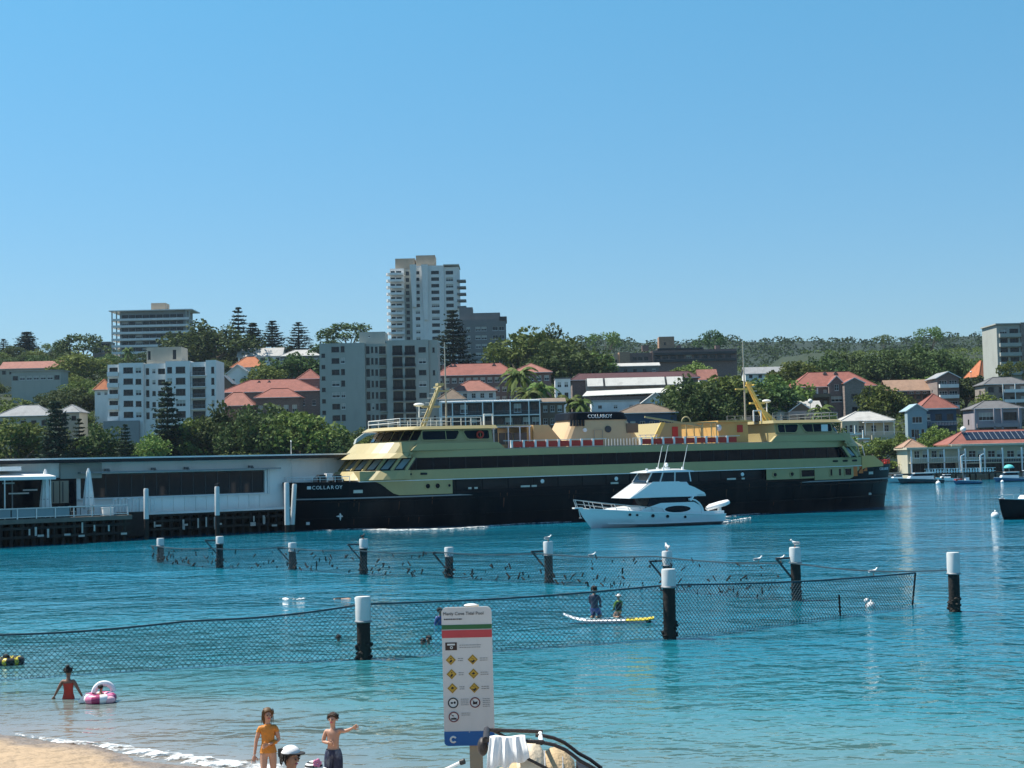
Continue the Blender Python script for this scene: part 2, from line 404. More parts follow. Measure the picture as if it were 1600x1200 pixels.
# ------------------------------------------------------------------ foliage
def leaf_mat(name, c0, c1, hue=.5):
    m = bpy.data.materials.new(name); m.use_nodes = True; t = m.node_tree; L = t.links.new
    b = t.nodes['Principled BSDF']; b.inputs['Roughness'].default_value = .7; b.inputs['Specular IOR Level'].default_value = .12 if 'far' not in name else .02
    g = t.nodes.new('ShaderNodeNewGeometry'); oi = t.nodes.new('ShaderNodeObjectInfo'); tc = t.nodes.new('ShaderNodeTexCoord')
    n = t.nodes.new('ShaderNodeTexNoise'); n.inputs['Scale'].default_value = .45; n.inputs['Detail'].default_value = 3; L(tc.outputs['Object'], n.inputs['Vector'])
    a = t.nodes.new('ShaderNodeMath'); a.operation = 'MULTIPLY_ADD'; a.inputs[1].default_value = .45; L(g.outputs['Random Per Island'], a.inputs[0])
    s = t.nodes.new('ShaderNodeMath'); s.operation = 'MULTIPLY'; s.inputs[1].default_value = .6; L(n.outputs['Fac'], s.inputs[0]); L(s.outputs[0], a.inputs[2])
    mx = t.nodes.new('ShaderNodeMix'); mx.data_type = 'RGBA'; mx.inputs[6].default_value = c0 + (1,); mx.inputs[7].default_value = c1 + (1,); L(a.outputs[0], mx.inputs[0])
    hv = t.nodes.new('ShaderNodeHueSaturation'); L(mx.outputs[2], hv.inputs['Color'])
    mr = t.nodes.new('ShaderNodeMapRange'); mr.inputs['To Min'].default_value = .475; mr.inputs['To Max'].default_value = .525; L(oi.outputs['Random'], mr.inputs['Value']); L(mr.outputs[0], hv.inputs['Hue'])
    mv = t.nodes.new('ShaderNodeMapRange'); mv.inputs['To Min'].default_value = .75; mv.inputs['To Max'].default_value = 1.35; L(oi.outputs['Random'], mv.inputs['Value']); L(mv.outputs[0], hv.inputs['Value'])
    L(hv.outputs[0], b.inputs['Base Color'])
    tr = t.nodes.new('ShaderNodeBsdfTranslucent'); L(hv.outputs[0], tr.inputs['Color'])
    ms = t.nodes.new('ShaderNodeMixShader'); ms.inputs[0].default_value = .22
    L(b.outputs[0], ms.inputs[1]); L(tr.outputs[0], ms.inputs[2]); L(ms.outputs[0], t.nodes['Material Output'].inputs['Surface'])
    return m
M['leaf_mid'] = leaf_mat('leaf_mid', (.016, .036, .012), (.17, .235, .055))
M['leaf_dark'] = leaf_mat('leaf_dark', (.011, .026, .012), (.105, .16, .048))
M['leaf_light'] = leaf_mat('leaf_light', (.05, .085, .022), (.20, .25, .06))
M['leaf_pine'] = leaf_mat('leaf_pine', (.010, .026, .018), (.038, .065, .035))
M['leaf_far'] = leaf_mat('leaf_far', (.02, .05, .024), (.075, .125, .05))
M['bark'] = mat('bark', (.10, .08, .06), .9, var=.4, scale=4, bump=.5, bscale=10)

def quads_mesh(name, V, mats, mi=None):
    """V: (n,4,3) array of quads"""
    n = len(V); me = bpy.data.meshes.new(name)
    me.vertices.add(n * 4); me.vertices.foreach_set('co', V.reshape(-1).astype(np.float32))
    me.loops.add(n * 4); me.loops.foreach_set('vertex_index', np.arange(n * 4, dtype=np.int32))
    me.polygons.add(n); me.polygons.foreach_set('loop_start', np.arange(0, n * 4, 4, dtype=np.int32)); me.polygons.foreach_set('loop_total', np.full(n, 4, dtype=np.int32))
    for m_ in mats: me.materials.append(m_)
    me.update(calc_edges=True); me.validate(); return me
def leaf_quads(P, size, rng, up=.35, asp=.7):
    n = len(P)
    nrm = rng.normal(size=(n, 3)); nrm[:, 2] = np.abs(nrm[:, 2]) + up; nrm /= np.linalg.norm(nrm, axis=1)[:, None]
    a = rng.normal(size=(n, 3)); u = np.cross(nrm, a); u /= np.linalg.norm(u, axis=1)[:, None]; v = np.cross(nrm, u)
    s = (size * rng.uniform(.6, 1.35, n))[:, None]
    u = u * s; v = v * s * asp
    return np.stack([P - u * .5, P - v * .5 + u * .05, P + u * .5, P + v * .5 + u * .05], axis=1)
def clump_cloud(rng, rx, ry, rz, nclump, nleaf, crad, leaf, squash=.65, flat=0.0):
    """leaf clumps spread over an uneven crown, centred at 0"""
    C = []
    while len(C) < nclump:
        p = rng.normal(size=3); p /= np.linalg.norm(p); q = rng.uniform(.45, 1.0) ** .5
        if p[2] < -.55: continue
        k = 1 + .22 * math.sin(3 * math.atan2(p[1], p[0]) + nclump) + .12 * rng.normal()
        C.append((p[0] * rx * q * k, p[1] * ry * q * k, p[2] * rz * q * (1 + .15 * rng.normal())))
    C = np.array(C); P = []
    for c in C:
        r = crad * rng.uniform(.65, 1.35); m = max(4, int(nleaf * (r / crad) ** 2))
        d = rng.normal(size=(m, 3)); d /= np.linalg.norm(d, axis=1)[:, None]; d *= (rng.uniform(.35, 1, m) ** .5)[:, None]
        d[:, 2] = d[:, 2] * squash + .12
        P.append(c + d * r)
    return leaf_quads(np.concatenate(P), leaf, rng), C
def limbs(mb, h, C, rng, r=.28, n=9, trunk_top=.55):
    mb.tube([(0, 0, -1.5), (.05, 0, h * .2), (-.08, .05, h * trunk_top)], [r * 1.25, r, r * .75], 7)
    idx = rng.permutation(len(C))[:n]
    for i in idx:
        c = C[i]; s = h * (trunk_top - .25 + .25 * rng.random())
        mb.tube([(0, 0, s), (c[0] * .45, c[1] * .45, s + (c[2] - s) * .5 + .3), tuple(c)], [r * .55, r * .38, r * .12], 5)
TREE_KINDS = {}
def broad_proto(key, seed, rx, rz, hc, nclump, nleaf, crad, leaf, lm, r=.28):
    rng = np.random.default_rng(seed)
    Q, C = clump_cloud(rng, rx, rx, rz, nclump, nleaf, crad, leaf)
    Q = Q + np.array([0, 0, hc]); C = C + np.array([0, 0, hc])
    crown = quads_mesh('crown', Q, [M[lm]])
    mb = MB(); limbs(mb, hc, C, rng, r); trunk = mb.mesh('trunk', M['bark'], True)
    TREE_KINDS[key] = (crown, trunk, rx, hc + rz * 1.32)
broad_proto('round_a', 1, 4.2, 3.0, 5.2, 46, 70, 1.35, .55, 'leaf_mid')
broad_proto('round_b', 2, 4.8, 3.2, 5.5, 56, 66, 1.4, .58, 'leaf_dark')
broad_proto('round_c', 3, 3.8, 3.4, 5.0, 44, 70, 1.3, .5, 'leaf_light')
broad_proto('round_d', 4, 4.5, 2.6, 5.6, 38, 72, 1.45, .55, 'leaf_mid')
broad_proto('open_a', 5, 5.0, 2.6, 7.2, 24, 70, 1.4, .55, 'leaf_dark', .24)
broad_proto('open_b', 6, 4.4, 2.2, 8.0, 18, 66, 1.3, .5, 'leaf_mid', .22)
broad_proto('fig', 7, 6.5, 3.8, 5.6, 90, 60, 1.6, .6, 'leaf_dark', .5)
broad_proto('bush', 8, 2.0, 1.3, 1.2, 22, 60, .75, .32, 'leaf_mid', .1)
broad_proto('bush_l', 9, 2.2, 1.2, 1.1, 24, 60, .75, .32, 'leaf_light', .1)
def pine_proto(key, seed, H, rb, tiers, droop, top_open=0.0, dense=1.0):
    rng = np.random.default_rng(seed); P = []; mb = MB()
    mb.tube([(0, 0, -1), (.04, 0, H * .5), (0, 0, H)], [.32, .2, .04], 7)
    for k in range(tiers):
        f = (k + rng.uniform(-.15, .15)) / (tiers - 1); f = min(max(f, 0), 1); z = H * (.16 + .83 * f)
        L_ = rb * (1 - f) ** .75 + .45; nb = 6 if f < .75 else 5
        L_ *= rng.uniform(.8, 1.12)
        for j in range(nb):
            a = 2 * math.pi * (j + .5 * (k % 2)) / nb + rng.uniform(-.25, .25); l = L_ * rng.uniform(.72, 1.1)
            e = Vector((math.cos(a), math.sin(a), 0))
            pts = [Vector((0, 0, z)), e * l * .5 + Vector((0, 0, z - droop * l * .18)), e * l + Vector((0, 0, z - droop * l * .1 + .14 * l))]
            mb.tube(pts, [.06, .045, .02], 4)
            m = int((14 + 26 * l / rb) * dense * 2.0)
            for q in range(m):
                t_ = rng.uniform(.18, 1.02); p = pts[0].lerp(pts[1], t_ * 2) if t_ < .5 else pts[1].lerp(pts[2], t_ * 2 - 1)
                wd = .12 * l * (1 - .4 * t_) + .18
                P.append((p.x + rng.normal() * wd, p.y + rng.normal() * wd, p.z + rng.normal() * .10 + .08))
    for q in range(30): P.append((rng.normal() * .18, rng.normal() * .18, H - rng.uniform(0, .9)))
    Q = leaf_quads(np.array(P), .55, rng, up=.8, asp=.6)
    TREE_KINDS[key] = (quads_mesh('crown', Q, [M['leaf_pine']]), mb.mesh('trunk', M['bark'], True), rb, H)
pine_proto('pine_a', 21, 17, 3.7, 17, 1.0)
pine_proto('pine_b', 22, 19, 3.9, 15, .5, dense=.85)
pine_proto('pine_c', 23, 15, 3.4, 18, 1.3, dense=1.25)
def palm_proto(key, seed, H):
    rng = np.random.default_rng(seed); mb = MB(); mb.tube([(0, 0, -1), (.15, 0, H * .5), (.1, 0, H)], [.28, .2, .17], 7); Q = []
    for j in range(22):
        a = rng.uniform(0, 6.28); el = rng.uniform(-.3, 1.2); L_ = rng.uniform(2.0, 2.7); prev = Vector((.1, 0, H))
        e = Vector((math.cos(a), math.sin(a), 0)); sd = Vector((-e.y, e.x, 0))
        for k in range(1, 7):
            t_ = k / 6; p = Vector((.1, 0, H)) + e * L_ * t_ * math.cos(el * .6) + Vector((0, 0, L_ * (math.sin(el) * t_ - .75 * t_ * t_)))
            wd = .38 * math.sin(math.pi * min(.97, t_ * .9 + .08))
            for sgn in (-1, 1):
                Q.append([prev, prev + sd * sgn * wd + Vector((0, 0, -.22)) + e * .12, p + sd * sgn * wd * .8 + Vector((0, 0, -.22)) + e * .12, p])
            prev = p
    TREE_KINDS[key] = (quads_mesh('crown', np.array([[tuple(p) for p in q] for q in Q]), [M['leaf_mid']]), mb.mesh('trunk', M['bark'], True), 2.3, H + 1)
palm_proto('palm', 31, 6.5)

TREES = []
def tree(name, label, kind, x, y, z, h, wide=1.0, rot=None, group=None, cat='tree'):
    cr_, tk, rx, H = TREE_KINDS[kind]; s = h / H
    t = thing(name, label, cat, (x, y, z), 0, group); t.scale = (s * wide, s * wide, s)
    rnd_ = random.Random(int(x * 13 + y * 7)); t.rotation_euler.z = rnd_.uniform(0, 6.28) if rot is None else rot
    put('trunk', tk, t); put('crown', cr_, t); TREES.append(t); return t
def tree_px(name, label, kind, px, py_top, py_base, Y, wide=1.0, group=None, cat='tree'):
    """a tree whose top and foot are seen at these photo rows, at distance Y"""
    b = at(px, py_base, Y); t = at(px, py_top, Y); g_ = terr(b.x, Y) - .3
    if b.z > g_: wide *= math.sqrt((t.z - b.z) / (t.z - g_)) * 1.05; b.z = g_
    return tree(name, label, kind, b.x, Y, b.z, t.z - b.z, wide, group=group, cat=cat)

# far wood on the ridge: one mass
rng = np.random.default_rng(77); P = []
for k in range(2100):
    px = rng.uniform(-250, 1900); f = rng.uniform(.1, 1.0) ** .8
    y = 930 + f * 475
    top = at(px, ridge_py(px), 1400); ff = min(1, (y - 900) / 500); z = 34 + (top.z - 34) * ff ** .85; x = top.x * y / 1400
    r = rng.uniform(2.6, 6.0); m = int(22 * (r / 4) ** 1.3)
    d = rng.normal(size=(m, 3)); d /= np.linalg.norm(d, axis=1)[:, None]; d[:, 2] = np.abs(d[:, 2]) * .85
    P.append(np.array([x, y, z + r * .15]) + d * r)
tag(put('far_wood', quads_mesh('far_wood', leaf_quads(np.concatenate(P), 2.1, rng, up=.5, asp=.8), [M['leaf_far']])), kind='stuff')
# ------------------------------------------------------------------ buildings
def wallcol(name, c, **k):
    return mm(name, tuple(x * .85 for x in c), .85, var=k.pop('var', .07), scale=.6, dirt=tuple(x * .55 for x in c), dscale=.35, damt=.35, **k)
wallcol('w_white', (.92, .92, .90)); wallcol('w_grey', (.43, .45, .41)); wallcol('w_grey_blue', (.30, .33, .34)); wallcol('w_cream', (.60, .54, .40))
wallcol('w_tower', (.86, .86, .84)); wallcol('w_tan', (.42, .36, .28)); wallcol('w_blue', (.30, .42, .48)); wallcol('w_dark', (.06, .065, .07)); wallcol('w_navy_blue', (.05, .09, .15))
wallcol('w_brown', (.20, .14, .10)); wallcol('w_lilac', (.36, .34, .38)); wallcol('w_pink', (.55, .40, .36)); wallcol('w_bgrey', (.22, .22, .22)); wallcol('w_beige', (.50, .46, .38))
def brick_mat(name, c, mortar=(.30, .27, .24)):
    m = mat(name, c, .9, var=.3, scale=1.5); t = m.node_tree; L = t.links.new; b = t.nodes['Principled BSDF']
    tc = t.nodes.new('ShaderNodeTexCoord'); br = t.nodes.new('ShaderNodeTexBrick'); br.inputs['Scale'].default_value = 1.0
    br.inputs['Brick Width'].default_value = .46; br.inputs['Row Height'].default_value = .17; br.inputs['Mortar Size'].default_value = .018
    br.inputs['Color1'].default_value = tuple(x * .75 for x in c) + (1,); br.inputs['Color2'].default_value = tuple(x * 1.25 for x in c) + (1,); br.inputs['Mortar'].default_value = mortar + (1,)
    mp = t.nodes.new('ShaderNodeMapping'); mp.inputs['Rotation'].default_value = (R(90), 0, 0); L(tc.outputs['Object'], mp.inputs[0]); L(mp.outputs[0], br.inputs['Vector']); L(br.outputs['Color'], b.inputs['Base Color'])
    return m
M['brick'] = brick_mat('brick', (.21, .09, .075)); M['brick_dark'] = brick_mat('brick_dark', (.16, .09, .085)); M['brick_brown'] = brick_mat('brick_brown', (.21, .16, .14)); M['brick_orange'] = brick_mat('brick_orange', (.34, .19, .11))
def tile_mat(name, c, rowh=.35, wv=.3, var=.2):
    c = tuple(x * .82 for x in c); m = mat(name, c, .8, var=var, scale=.9, dirt=tuple(x * .5 for x in c), dscale=.5, damt=.45); t = m.node_tree; L = t.links.new; b = t.nodes['Principled BSDF']
    tc = t.nodes.new('ShaderNodeTexCoord')
    w1 = t.nodes.new('ShaderNodeTexWave'); w1.bands_direction = 'Z'; w1.wave_profile = 'SAW'; w1.inputs['Scale'].default_value = 2 / rowh / 6.28 * 3.14; L(tc.outputs['Object'], w1.inputs['Vector'])
    bp = t.nodes.new('ShaderNodeBump'); bp.inputs['Strength'].default_value = .6; bp.inputs['Distance'].default_value = .06; L(w1.outputs['Fac'], bp.inputs['Height']); L(bp.outputs[0], b.inputs['Normal'])
    return m
M['tile_red'] = tile_mat('tile_red', (.31, .108, .082), var=.3); M['tile_salmon'] = tile_mat('tile_salmon', (.36, .15, .115), var=.3); M['tile_orange'] = tile_mat('tile_orange', (.58, .20, .09)); M['tile_tan'] = tile_mat('tile_tan', (.40, .25, .17)); M['tile_brown'] = tile_mat('tile_brown', (.22, .165, .12))
M['tile_grey'] = tile_mat('tile_grey', (.16, .16, .165)); M['tin_pale'] = tile_mat('tin_pale', (.52, .51, .48)); M['tin_white'] = tile_mat('tin_white', (.72, .71, .66), var=.08); M['tin_grey'] = tile_mat('tin_grey', (.33, .34, .35)); M['tin_maroon'] = tile_mat('tin_maroon', (.085, .03, .035))
M['solar'] = mat('solar', (.012, .016, .03), .15, var=.2)

WIN = {}
def win_mesh(w_, h_, style):
    k = (round(w_, 2), round(h_, 2), style)
    if k in WIN: return WIN[k]
    mb = MB(); f = .07
    fm = {'sash': 'frame_white', 'plain': 'frame_white', 'dark': 'frame_dark', 'blind': 'frame_white', 'slide': 'frame_dark', 'wide': 'frame_white'}[style]
    gm = 'glass'
    x0, x1 = -w_ / 2, w_ / 2
    mb.box(x0, x1, -.04, .05, 0, f, 0); mb.box(x0, x1, -.04, .05, h_ - f, h_, 0)
    mb.box(x0, x0 + f, -.04, .05, f, h_ - f, 0); mb.box(x1 - f, x1, -.04, .05, f, h_ - f, 0)
    n = 0 if w_ < .9 else (1 if w_ < 2.2 else max(2, int(w_ / 1.2)))
    for i in range(n):
        c = x0 + w_ * (i + 1) / (n + 1); mb.box(c - .03, c + .03, -.035, .04, f, h_ - f, 0)
    if style == 'sash': mb.box(x0 + f, x1 - f, -.03, .035, h_ * .52, h_ * .52 + .05, 0)
    mb.box(x0 + f, x1 - f, .0, .02, f, h_ - f, 1)
    if style == 'blind': mb.box(x0 + f, x1 - f, -.012, -.004, h_ * .45, h_ - f, 2)
    mb.box(x0 - .08, x1 + .08, -.22, -.042, -.10, -.002, 0)
    WIN[k] = mb.mesh('window', [M[fm], M[gm], M['curtain']]); return WIN[k]
WR = random.Random(17)
NOR = {'front': 0.0, 'left': -math.pi / 2, 'right': math.pi / 2}
RECTS = []      # photo rectangles that trees in front must leave open: (x0,y0,x1,y1,Y)
class Bld:
    def __init__(s, name, label, px0, px1, py, Y, rot=0.0, cat='building', group=None, keep=None):
        """front wall spans photo columns px0..px1, foot seen at row py (taken at px0)"""
        s.Y = Y; s.px0 = px0; s.py = py; s.k = FPX / Y
        o = at(px0, py, Y); s.root = thing(name, label, cat, o, R(rot), group); s.o = o; s.cr = math.cos(R(rot))
        s.w = (at(px1, py, Y).x - o.x) / s.cr
        if keep: RECTS.append(keep + (Y,))
    def u(s, px): return (at(px, s.py, s.Y).x - s.o.x) / s.cr
    def v(s, px, py): return at(px, py, s.Y).z - s.o.z
    def add(s, name, mb, mats, smooth=False, parent=None, label=None):
        o = mb.obj(name, mats, parent or s.root, smooth)
        if label: o['label'] = label
        return o
    def walls(s, x0, x1, y0, y1, z0, z1, m, wins={}, name='wall', roof=True, foot=4.0, parapet=0.0):
        """a block with real window openings; wins[side] = list of (u, v, w, h, style[, depth])"""
        if foot == 4.0 and hasattr(s, 'Y') and z0 <= 0: foot = max(4.0, s.o.z - terr(s.o.x, s.Y) + 1.5)
        mb = MB()
        for side, rot in (('front', 0), ('right', 1), ('back', 2), ('left', 3)):
            W_ = (x1 - x0) if side in ('front', 'back') else (y1 - y0)
            org = {'front': Vector((x0, y0, z0)), 'right': Vector((x1, y0, z0)), 'back': Vector((x1, y1, z0)), 'left': Vector((x0, y1, z0))}[side]
            U = {'front': Vector((1, 0, 0)), 'right': Vector((0, 1, 0)), 'back': Vector((-1, 0, 0)), 'left': Vector((0, -1, 0))}[side]
            I = {'front': Vector((0, 1, 0)), 'right': Vector((-1, 0, 0)), 'back': Vector((0, -1, 0)), 'left': Vector((1, 0, 0))}[side]
            H = z1 - z0; hol = []
            for q in wins.get(side, []):
                u, v, ww, hh, st = q[:5]; st = 'blind' if st == 'slide' and ww < 4 and WR.random() < .22 else st; dep = q[5] if len(q) > 5 else .22
                u0, u1, v0, v1 = u - ww / 2, u + ww / 2, v, v + hh
                if u0 < .05 or u1 > W_ - .05 or v0 < -foot + .1 or v1 > H - .05: continue
                hol.append((u0, u1, v0, v1, dep))
                wm = win_mesh(ww, hh, st); wo = put('window', wm, s.root, org + U * u + Vector((0, 0, v)) + I * (dep - .06), NOR[side])
            us = sorted(set([0, W_] + [round(a, 4) for h in hol for a in h[:2]])); vs = sorted(set([-foot, H] + [round(a, 4) for h in hol for a in h[2:4]]))
            P = lambda u, v, d=0: org + U * u + Vector((0, 0, v)) + I * d
            for i in range(len(us) - 1):
                cu = (us[i] + us[i + 1]) / 2; run = None
                for j in range(len(vs) - 1):
                    cv = (vs[j] + vs[j + 1]) / 2
                    inh = any(h[0] < cu < h[1] and h[2] < cv < h[3] for h in hol)
                    if not inh: mb.face([P(us[i], vs[j]), P(us[i + 1], vs[j]), P(us[i + 1], vs[j + 1]), P(us[i], vs[j + 1])])
            for u0, u1, v0, v1, d in hol:
                mb.face([P(u0, v0), P(u0, v1), P(u0, v1, d), P(u0, v0, d)]); mb.face([P(u1, v0), P(u1, v0, d), P(u1, v1, d), P(u1, v1)])
                mb.face([P(u0, v0), P(u0, v0, d), P(u1, v0, d), P(u1, v0)]); mb.face([P(u0, v1), P(u1, v1), P(u1, v1, d), P(u0, v1, d)])
        if roof: mb.face([(x0, y0, z1 - parapet), (x1, y0, z1 - parapet), (x1, y1, z1 - parapet), (x0, y1, z1 - parapet)])
        return s.add(name, mb, [M[m]])
    def slab(s, name, x0, x1, y0, y1, z0, z1, m, label=None):
        mb = MB(); mb.box(x0, x1, y0, y1, z0, z1); return s.add(name, mb, [M[m]], label=label)
    def hip(s, x0, x1, y0, y1, z, h, m, over=.5, ridge=None, chimneys=(), name='roof'):
        X0, X1, Y0, Y1 = x0 - over, x1 + over, y0 - over, y1 + over; d = (Y1 - Y0) / 2; ax = (X1 - X0) > (Y1 - Y0)
        mb = MB(); t = .18
        if ax:
            k = d if ridge is None else ridge; A = (X0 + k, (Y0 + Y1) / 2, z + h); B = (X1 - k, (Y0 + Y1) / 2, z + h)
        else:
            k = (X1 - X0) / 2; A = ((X0 + X1) / 2, Y0 + k, z + h); B = ((X0 + X1) / 2, Y1 - k, z + h)
        c = [(X0, Y0, z), (X1, Y0, z), (X1, Y1, z), (X0, Y1, z)]
        if ax: fs = [(c[0], c[1], B, A), (c[2], c[3], A, B), (c[1], c[2], B), (c[3], c[0], A)]
        else: fs = [(c[0], c[1], A), (c[1], c[2], B, A), (c[2], c[3], B), (c[3], c[0], A, B)]
        for f in fs: mb.face(f)
        lo = [(p[0], p[1], z - t) for p in c]
        for i in range(4): mb.face([lo[i], lo[(i + 1) % 4], c[(i + 1) % 4], c[i]])
        mb.face(lo[::-1])
        rf = s.add(name, mb, [M[m]])
        rc = MB(); E = .16
        rc.bar((A[0], A[1], A[2] + .02), (B[0], B[1], B[2] + .02), .3, .16)
        if ax: prs = ((c[0], A), (c[3], A), (c[1], B), (c[2], B))
        else: prs = ((c[0], A), (c[1], A), (c[2], B), (c[3], B))
        for a_, b_ in prs: rc.bar((a_[0], a_[1], a_[2] + .03), (b_[0], b_[1], b_[2] + .03), .26, .14)
        s.add('ridge_cap', rc, [M[m]], parent=rf)
        g = MB(); g.bar((X0, Y0 - .06, z - .06), (X1, Y0 - .06, z - .06), .12, .14); s.add('gutter', g, [M['frame_white']], parent=rf)
        for cx, cy, ch in chimneys: s.chimney(rf, cx, cy, z + h * .35, ch)
        return rf
    def chimney(s, par, cx, cy, z, ch, m='brick_dark'):
        mb = MB(); mb.box(cx - .45, cx + .45, cy - .4, cy + .4, z - .8, z + ch); mb.box(cx - .56, cx + .56, cy - .5, cy + .5, z + ch - .45, z + ch - .2); mb.box(cx - .25, cx + .25, cy - .2, cy + .2, z + ch, z + ch + .35)
        s.add('chimney', mb, [M[m]], parent=par)
    def gable_front(s, x0, x1, y0, y1, z, h, m, wm, over=.4, name='roof'):
        """ridge runs into the picture; the gable faces the harbour"""
        xm = (x0 + x1) / 2; mb = MB()
        mb.face([(x0, y0, z), (x1, y0, z), (xm, y0, z + h)]); s.add('gable', mb, [M[wm]]); mb = MB(); mb.face([(x1, y1, z), (x0, y1, z), (xm, y1, z + h)])
        s.add('gable', mb, [M[wm]])
        mb = MB(); k = h / ((x1 - x0) / 2)
        for sg in (-1, 1):
            e = xm + sg * ((x1 - x0) / 2 + over); ez = z - over * k
            mb.hexa([(xm, y0 - over, z + h), (e, y0 - over, ez), (e, y1 + over, ez), (xm, y1 + over, z + h), (xm, y0 - over, z + h + .16), (e, y0 - over, ez + .16), (e, y1 + over, ez + .16), (xm, y1 + over, z + h + .16)])
        rf = s.add(name, mb, [M[m]])
        fb = MB()
        for sg in (-1, 1):
            e = xm + sg * ((x1 - x0) / 2 + over); ez = z - over * k
            fb.bar((xm, y0 - over - .04, z + h + .04), (e, y0 - over - .04, ez + .04), .06, .22)
        s.add('barge_board', fb, [M['frame_white']], parent=rf); return rf
    def gable_side(s, x0, x1, y0, y1, z, h, m, wm, over=.4, chimneys=(), name='roof'):
        ym = (y0 + y1) / 2; mb = MB(); mb.face([(x0, y1, z), (x0, y0, z), (x0, ym, z + h)]); s.add('gable', mb, [M[wm]]); mb = MB(); mb.face([(x1, y0, z), (x1, y1, z), (x1, ym, z + h)]); s.add('gable', mb, [M[wm]])
        mb = MB(); k = h / ((y1 - y0) / 2)
        for sg in (-1, 1):
            e = ym + sg * ((y1 - y0) / 2 + over); ez = z - over * k
            mb.hexa([(x0 - over, ym, z + h), (x1 + over, ym, z + h), (x1 + over, e, ez), (x0 - over, e, ez), (x0 - over, ym, z + h + .16), (x1 + over, ym, z + h + .16), (x1 + over, e, ez + .16), (x0 - over, e, ez + .16)])
        rf = s.add(name, mb, [M[m]])
        g = MB(); g.bar((x0 - over, y0 - over - .06, z - over * k), (x1 + over, y0 - over - .06, z - over * k), .12, .14); s.add('gutter', g, [M['frame_white']], parent=rf)
        for cx, cy, ch in chimneys: s.chimney(rf, cx, cy, z + h * .4, ch)
        return rf
    def balcony(s, x0, x1, y0, y1, z, m='w_white', rail='solid', rh=1.0, rm=None):
        mb = MB(); mb.box(x0, x1, y0, y1, z - .2, z); o = s.add('balcony', mb, [M[m]])
        rb = MB()
        if rail == 'solid': rb.box(x0, x1, y0 - .02, y0 + .1, z + .002, z + rh); rb.box(x0 - .02, x0 + .08, y0 + .102, y1 - .01, z + .002, z + rh); rb.box(x1 - .08, x1 + .02, y0 + .102, y1 - .01, z + .002, z + rh)
        else:
            rb.bar((x0, y0 + .05, z + rh), (x1, y0 + .05, z + rh), .07); n = max(2, int((x1 - x0) / .35))
            for i in range(n + 1):
                xx = x0 + (x1 - x0) * i / n; rb.bar((xx, y0 + .05, z), (xx, y0 + .05, z + rh), .035)
        s.add('railing', rb, [M[rm or m]], parent=o); return o
def grid(u0, u1, n, v0, dv, rows, w_, h_, st='sash', rnd=None, dep=.22):
    out = []
    for r_ in range(rows):
        for c in range(n):
            u = (u0 + u1) / 2 if n == 1 else u0 + (u1 - u0) * c / (n - 1)
            s_ = st
            if rnd and rnd.random() < .3: s_ = 'blind'
            out.append((u, v0 + dv * r_, w_, h_, s_, dep))
    return out
rb_ = random.Random(3)

# --- white block of flats on the left (five floors, tan plant room)
b = Bld('apartment_block', 'white five-storey block of flats with dark windows and a beige plant room on its roof', 166, 336, 672, 400, 0, keep=(160, 520, 345, 640))
U, V = b.u, b.v
z_top = V(250, 566); fh = 17.6 / b.k * 1.0
dz = 17.4 / b.k
def fl(k, px): return V(px, 583) - dz * k      # sill heights, top floor first
b.walls(U(168), U(186), .6, 12, 0, z_top - .3, 'w_white', {'front': [(U(177) - U(168), fl(k, 177) - .6, 2.3, 2.1, 'dark', .7) for k in range(5)]}, parapet=.4)
b.walls(U(186.3), U(224), 0, 12, 0, z_top, 'w_white', {'front': [(U(201) - U(186.3), fl(k, 201), 2.5, 1.5, 'slide') for k in range(5)] + [(U(217) - U(186.3), fl(k, 217), 1.5, 1.4, 'slide' if k % 2 else 'blind') for k in range(5)]}, parapet=.4)
b.walls(U(224.3), U(259.5), 1.6, 12, 0, z_top - .2, 'w_white', {'front': [(U(229) - U(224.3), fl(k, 229) - .4, .9, 1.8, 'dark', .5) for k in range(5)] + [(U(239) - U(224.3), fl(k, 239), .9, 1.2, 'slide') for k in range(5)] + [(U(251) - U(224.3), fl(k, 251) - .2, 1.9, 1.5, 'slide', .5) for k in range(5)]}, parapet=.4)
b.walls(U(259.8), U(297.6), 0, 12, 0, z_top + .2, 'w_white', {'front': [(U(266) - U(259.8), fl(k, 266), 1.3, 1.6, 'slide') for k in range(5)] + [(U(283) - U(259.8), fl(k, 283), 2.5, 1.7, 'slide') for k in range(5)]}, parapet=.4)
b.walls(U(297.9), U(322), 1.0, 12, 0, z_top - .1, 'w_white', {'front': [(U(310) - U(297.9), fl(k, 310) - .5, 3.4, 2.2, 'dark', .9) for k in range(5)]}, parapet=.4)
b.walls(U(322.3), U(338), .4, 12, 0, z_top + .3, 'w_white', {'front': [(U(333) - U(322.3), fl(k, 333), .8, 1.7, 'slide') for k in range(4)]}, parapet=.4)
for k in range(5):
    b.balcony(U(168.6), U(185.8), -.5, .59, fl(k, 177) - .65, 'w_white', 'solid', .95)
    b.balcony(U(298.6), U(321.6), -.1, .99, fl(k, 310) - .6, 'w_white', 'bars', .95, 'grey_metal')
b.walls(U(226), U(281), 3, 11, z_top + .01, V(250, 541), 'w_beige', {'front': [(.7, 1.0, .7, 2.2, 'dark'), (U(270) - U(226), 1.0, .9, 2.4, 'dark')]}, name='plant_room', foot=.5)
b.walls(U(165), U(220), -2.2, -.7, -4, V(190, 658), 'w_grey_blue', {'front': [(U(192) - U(165), 3.2, .4, 1.4, 'plain')]}, name='garage', foot=2)

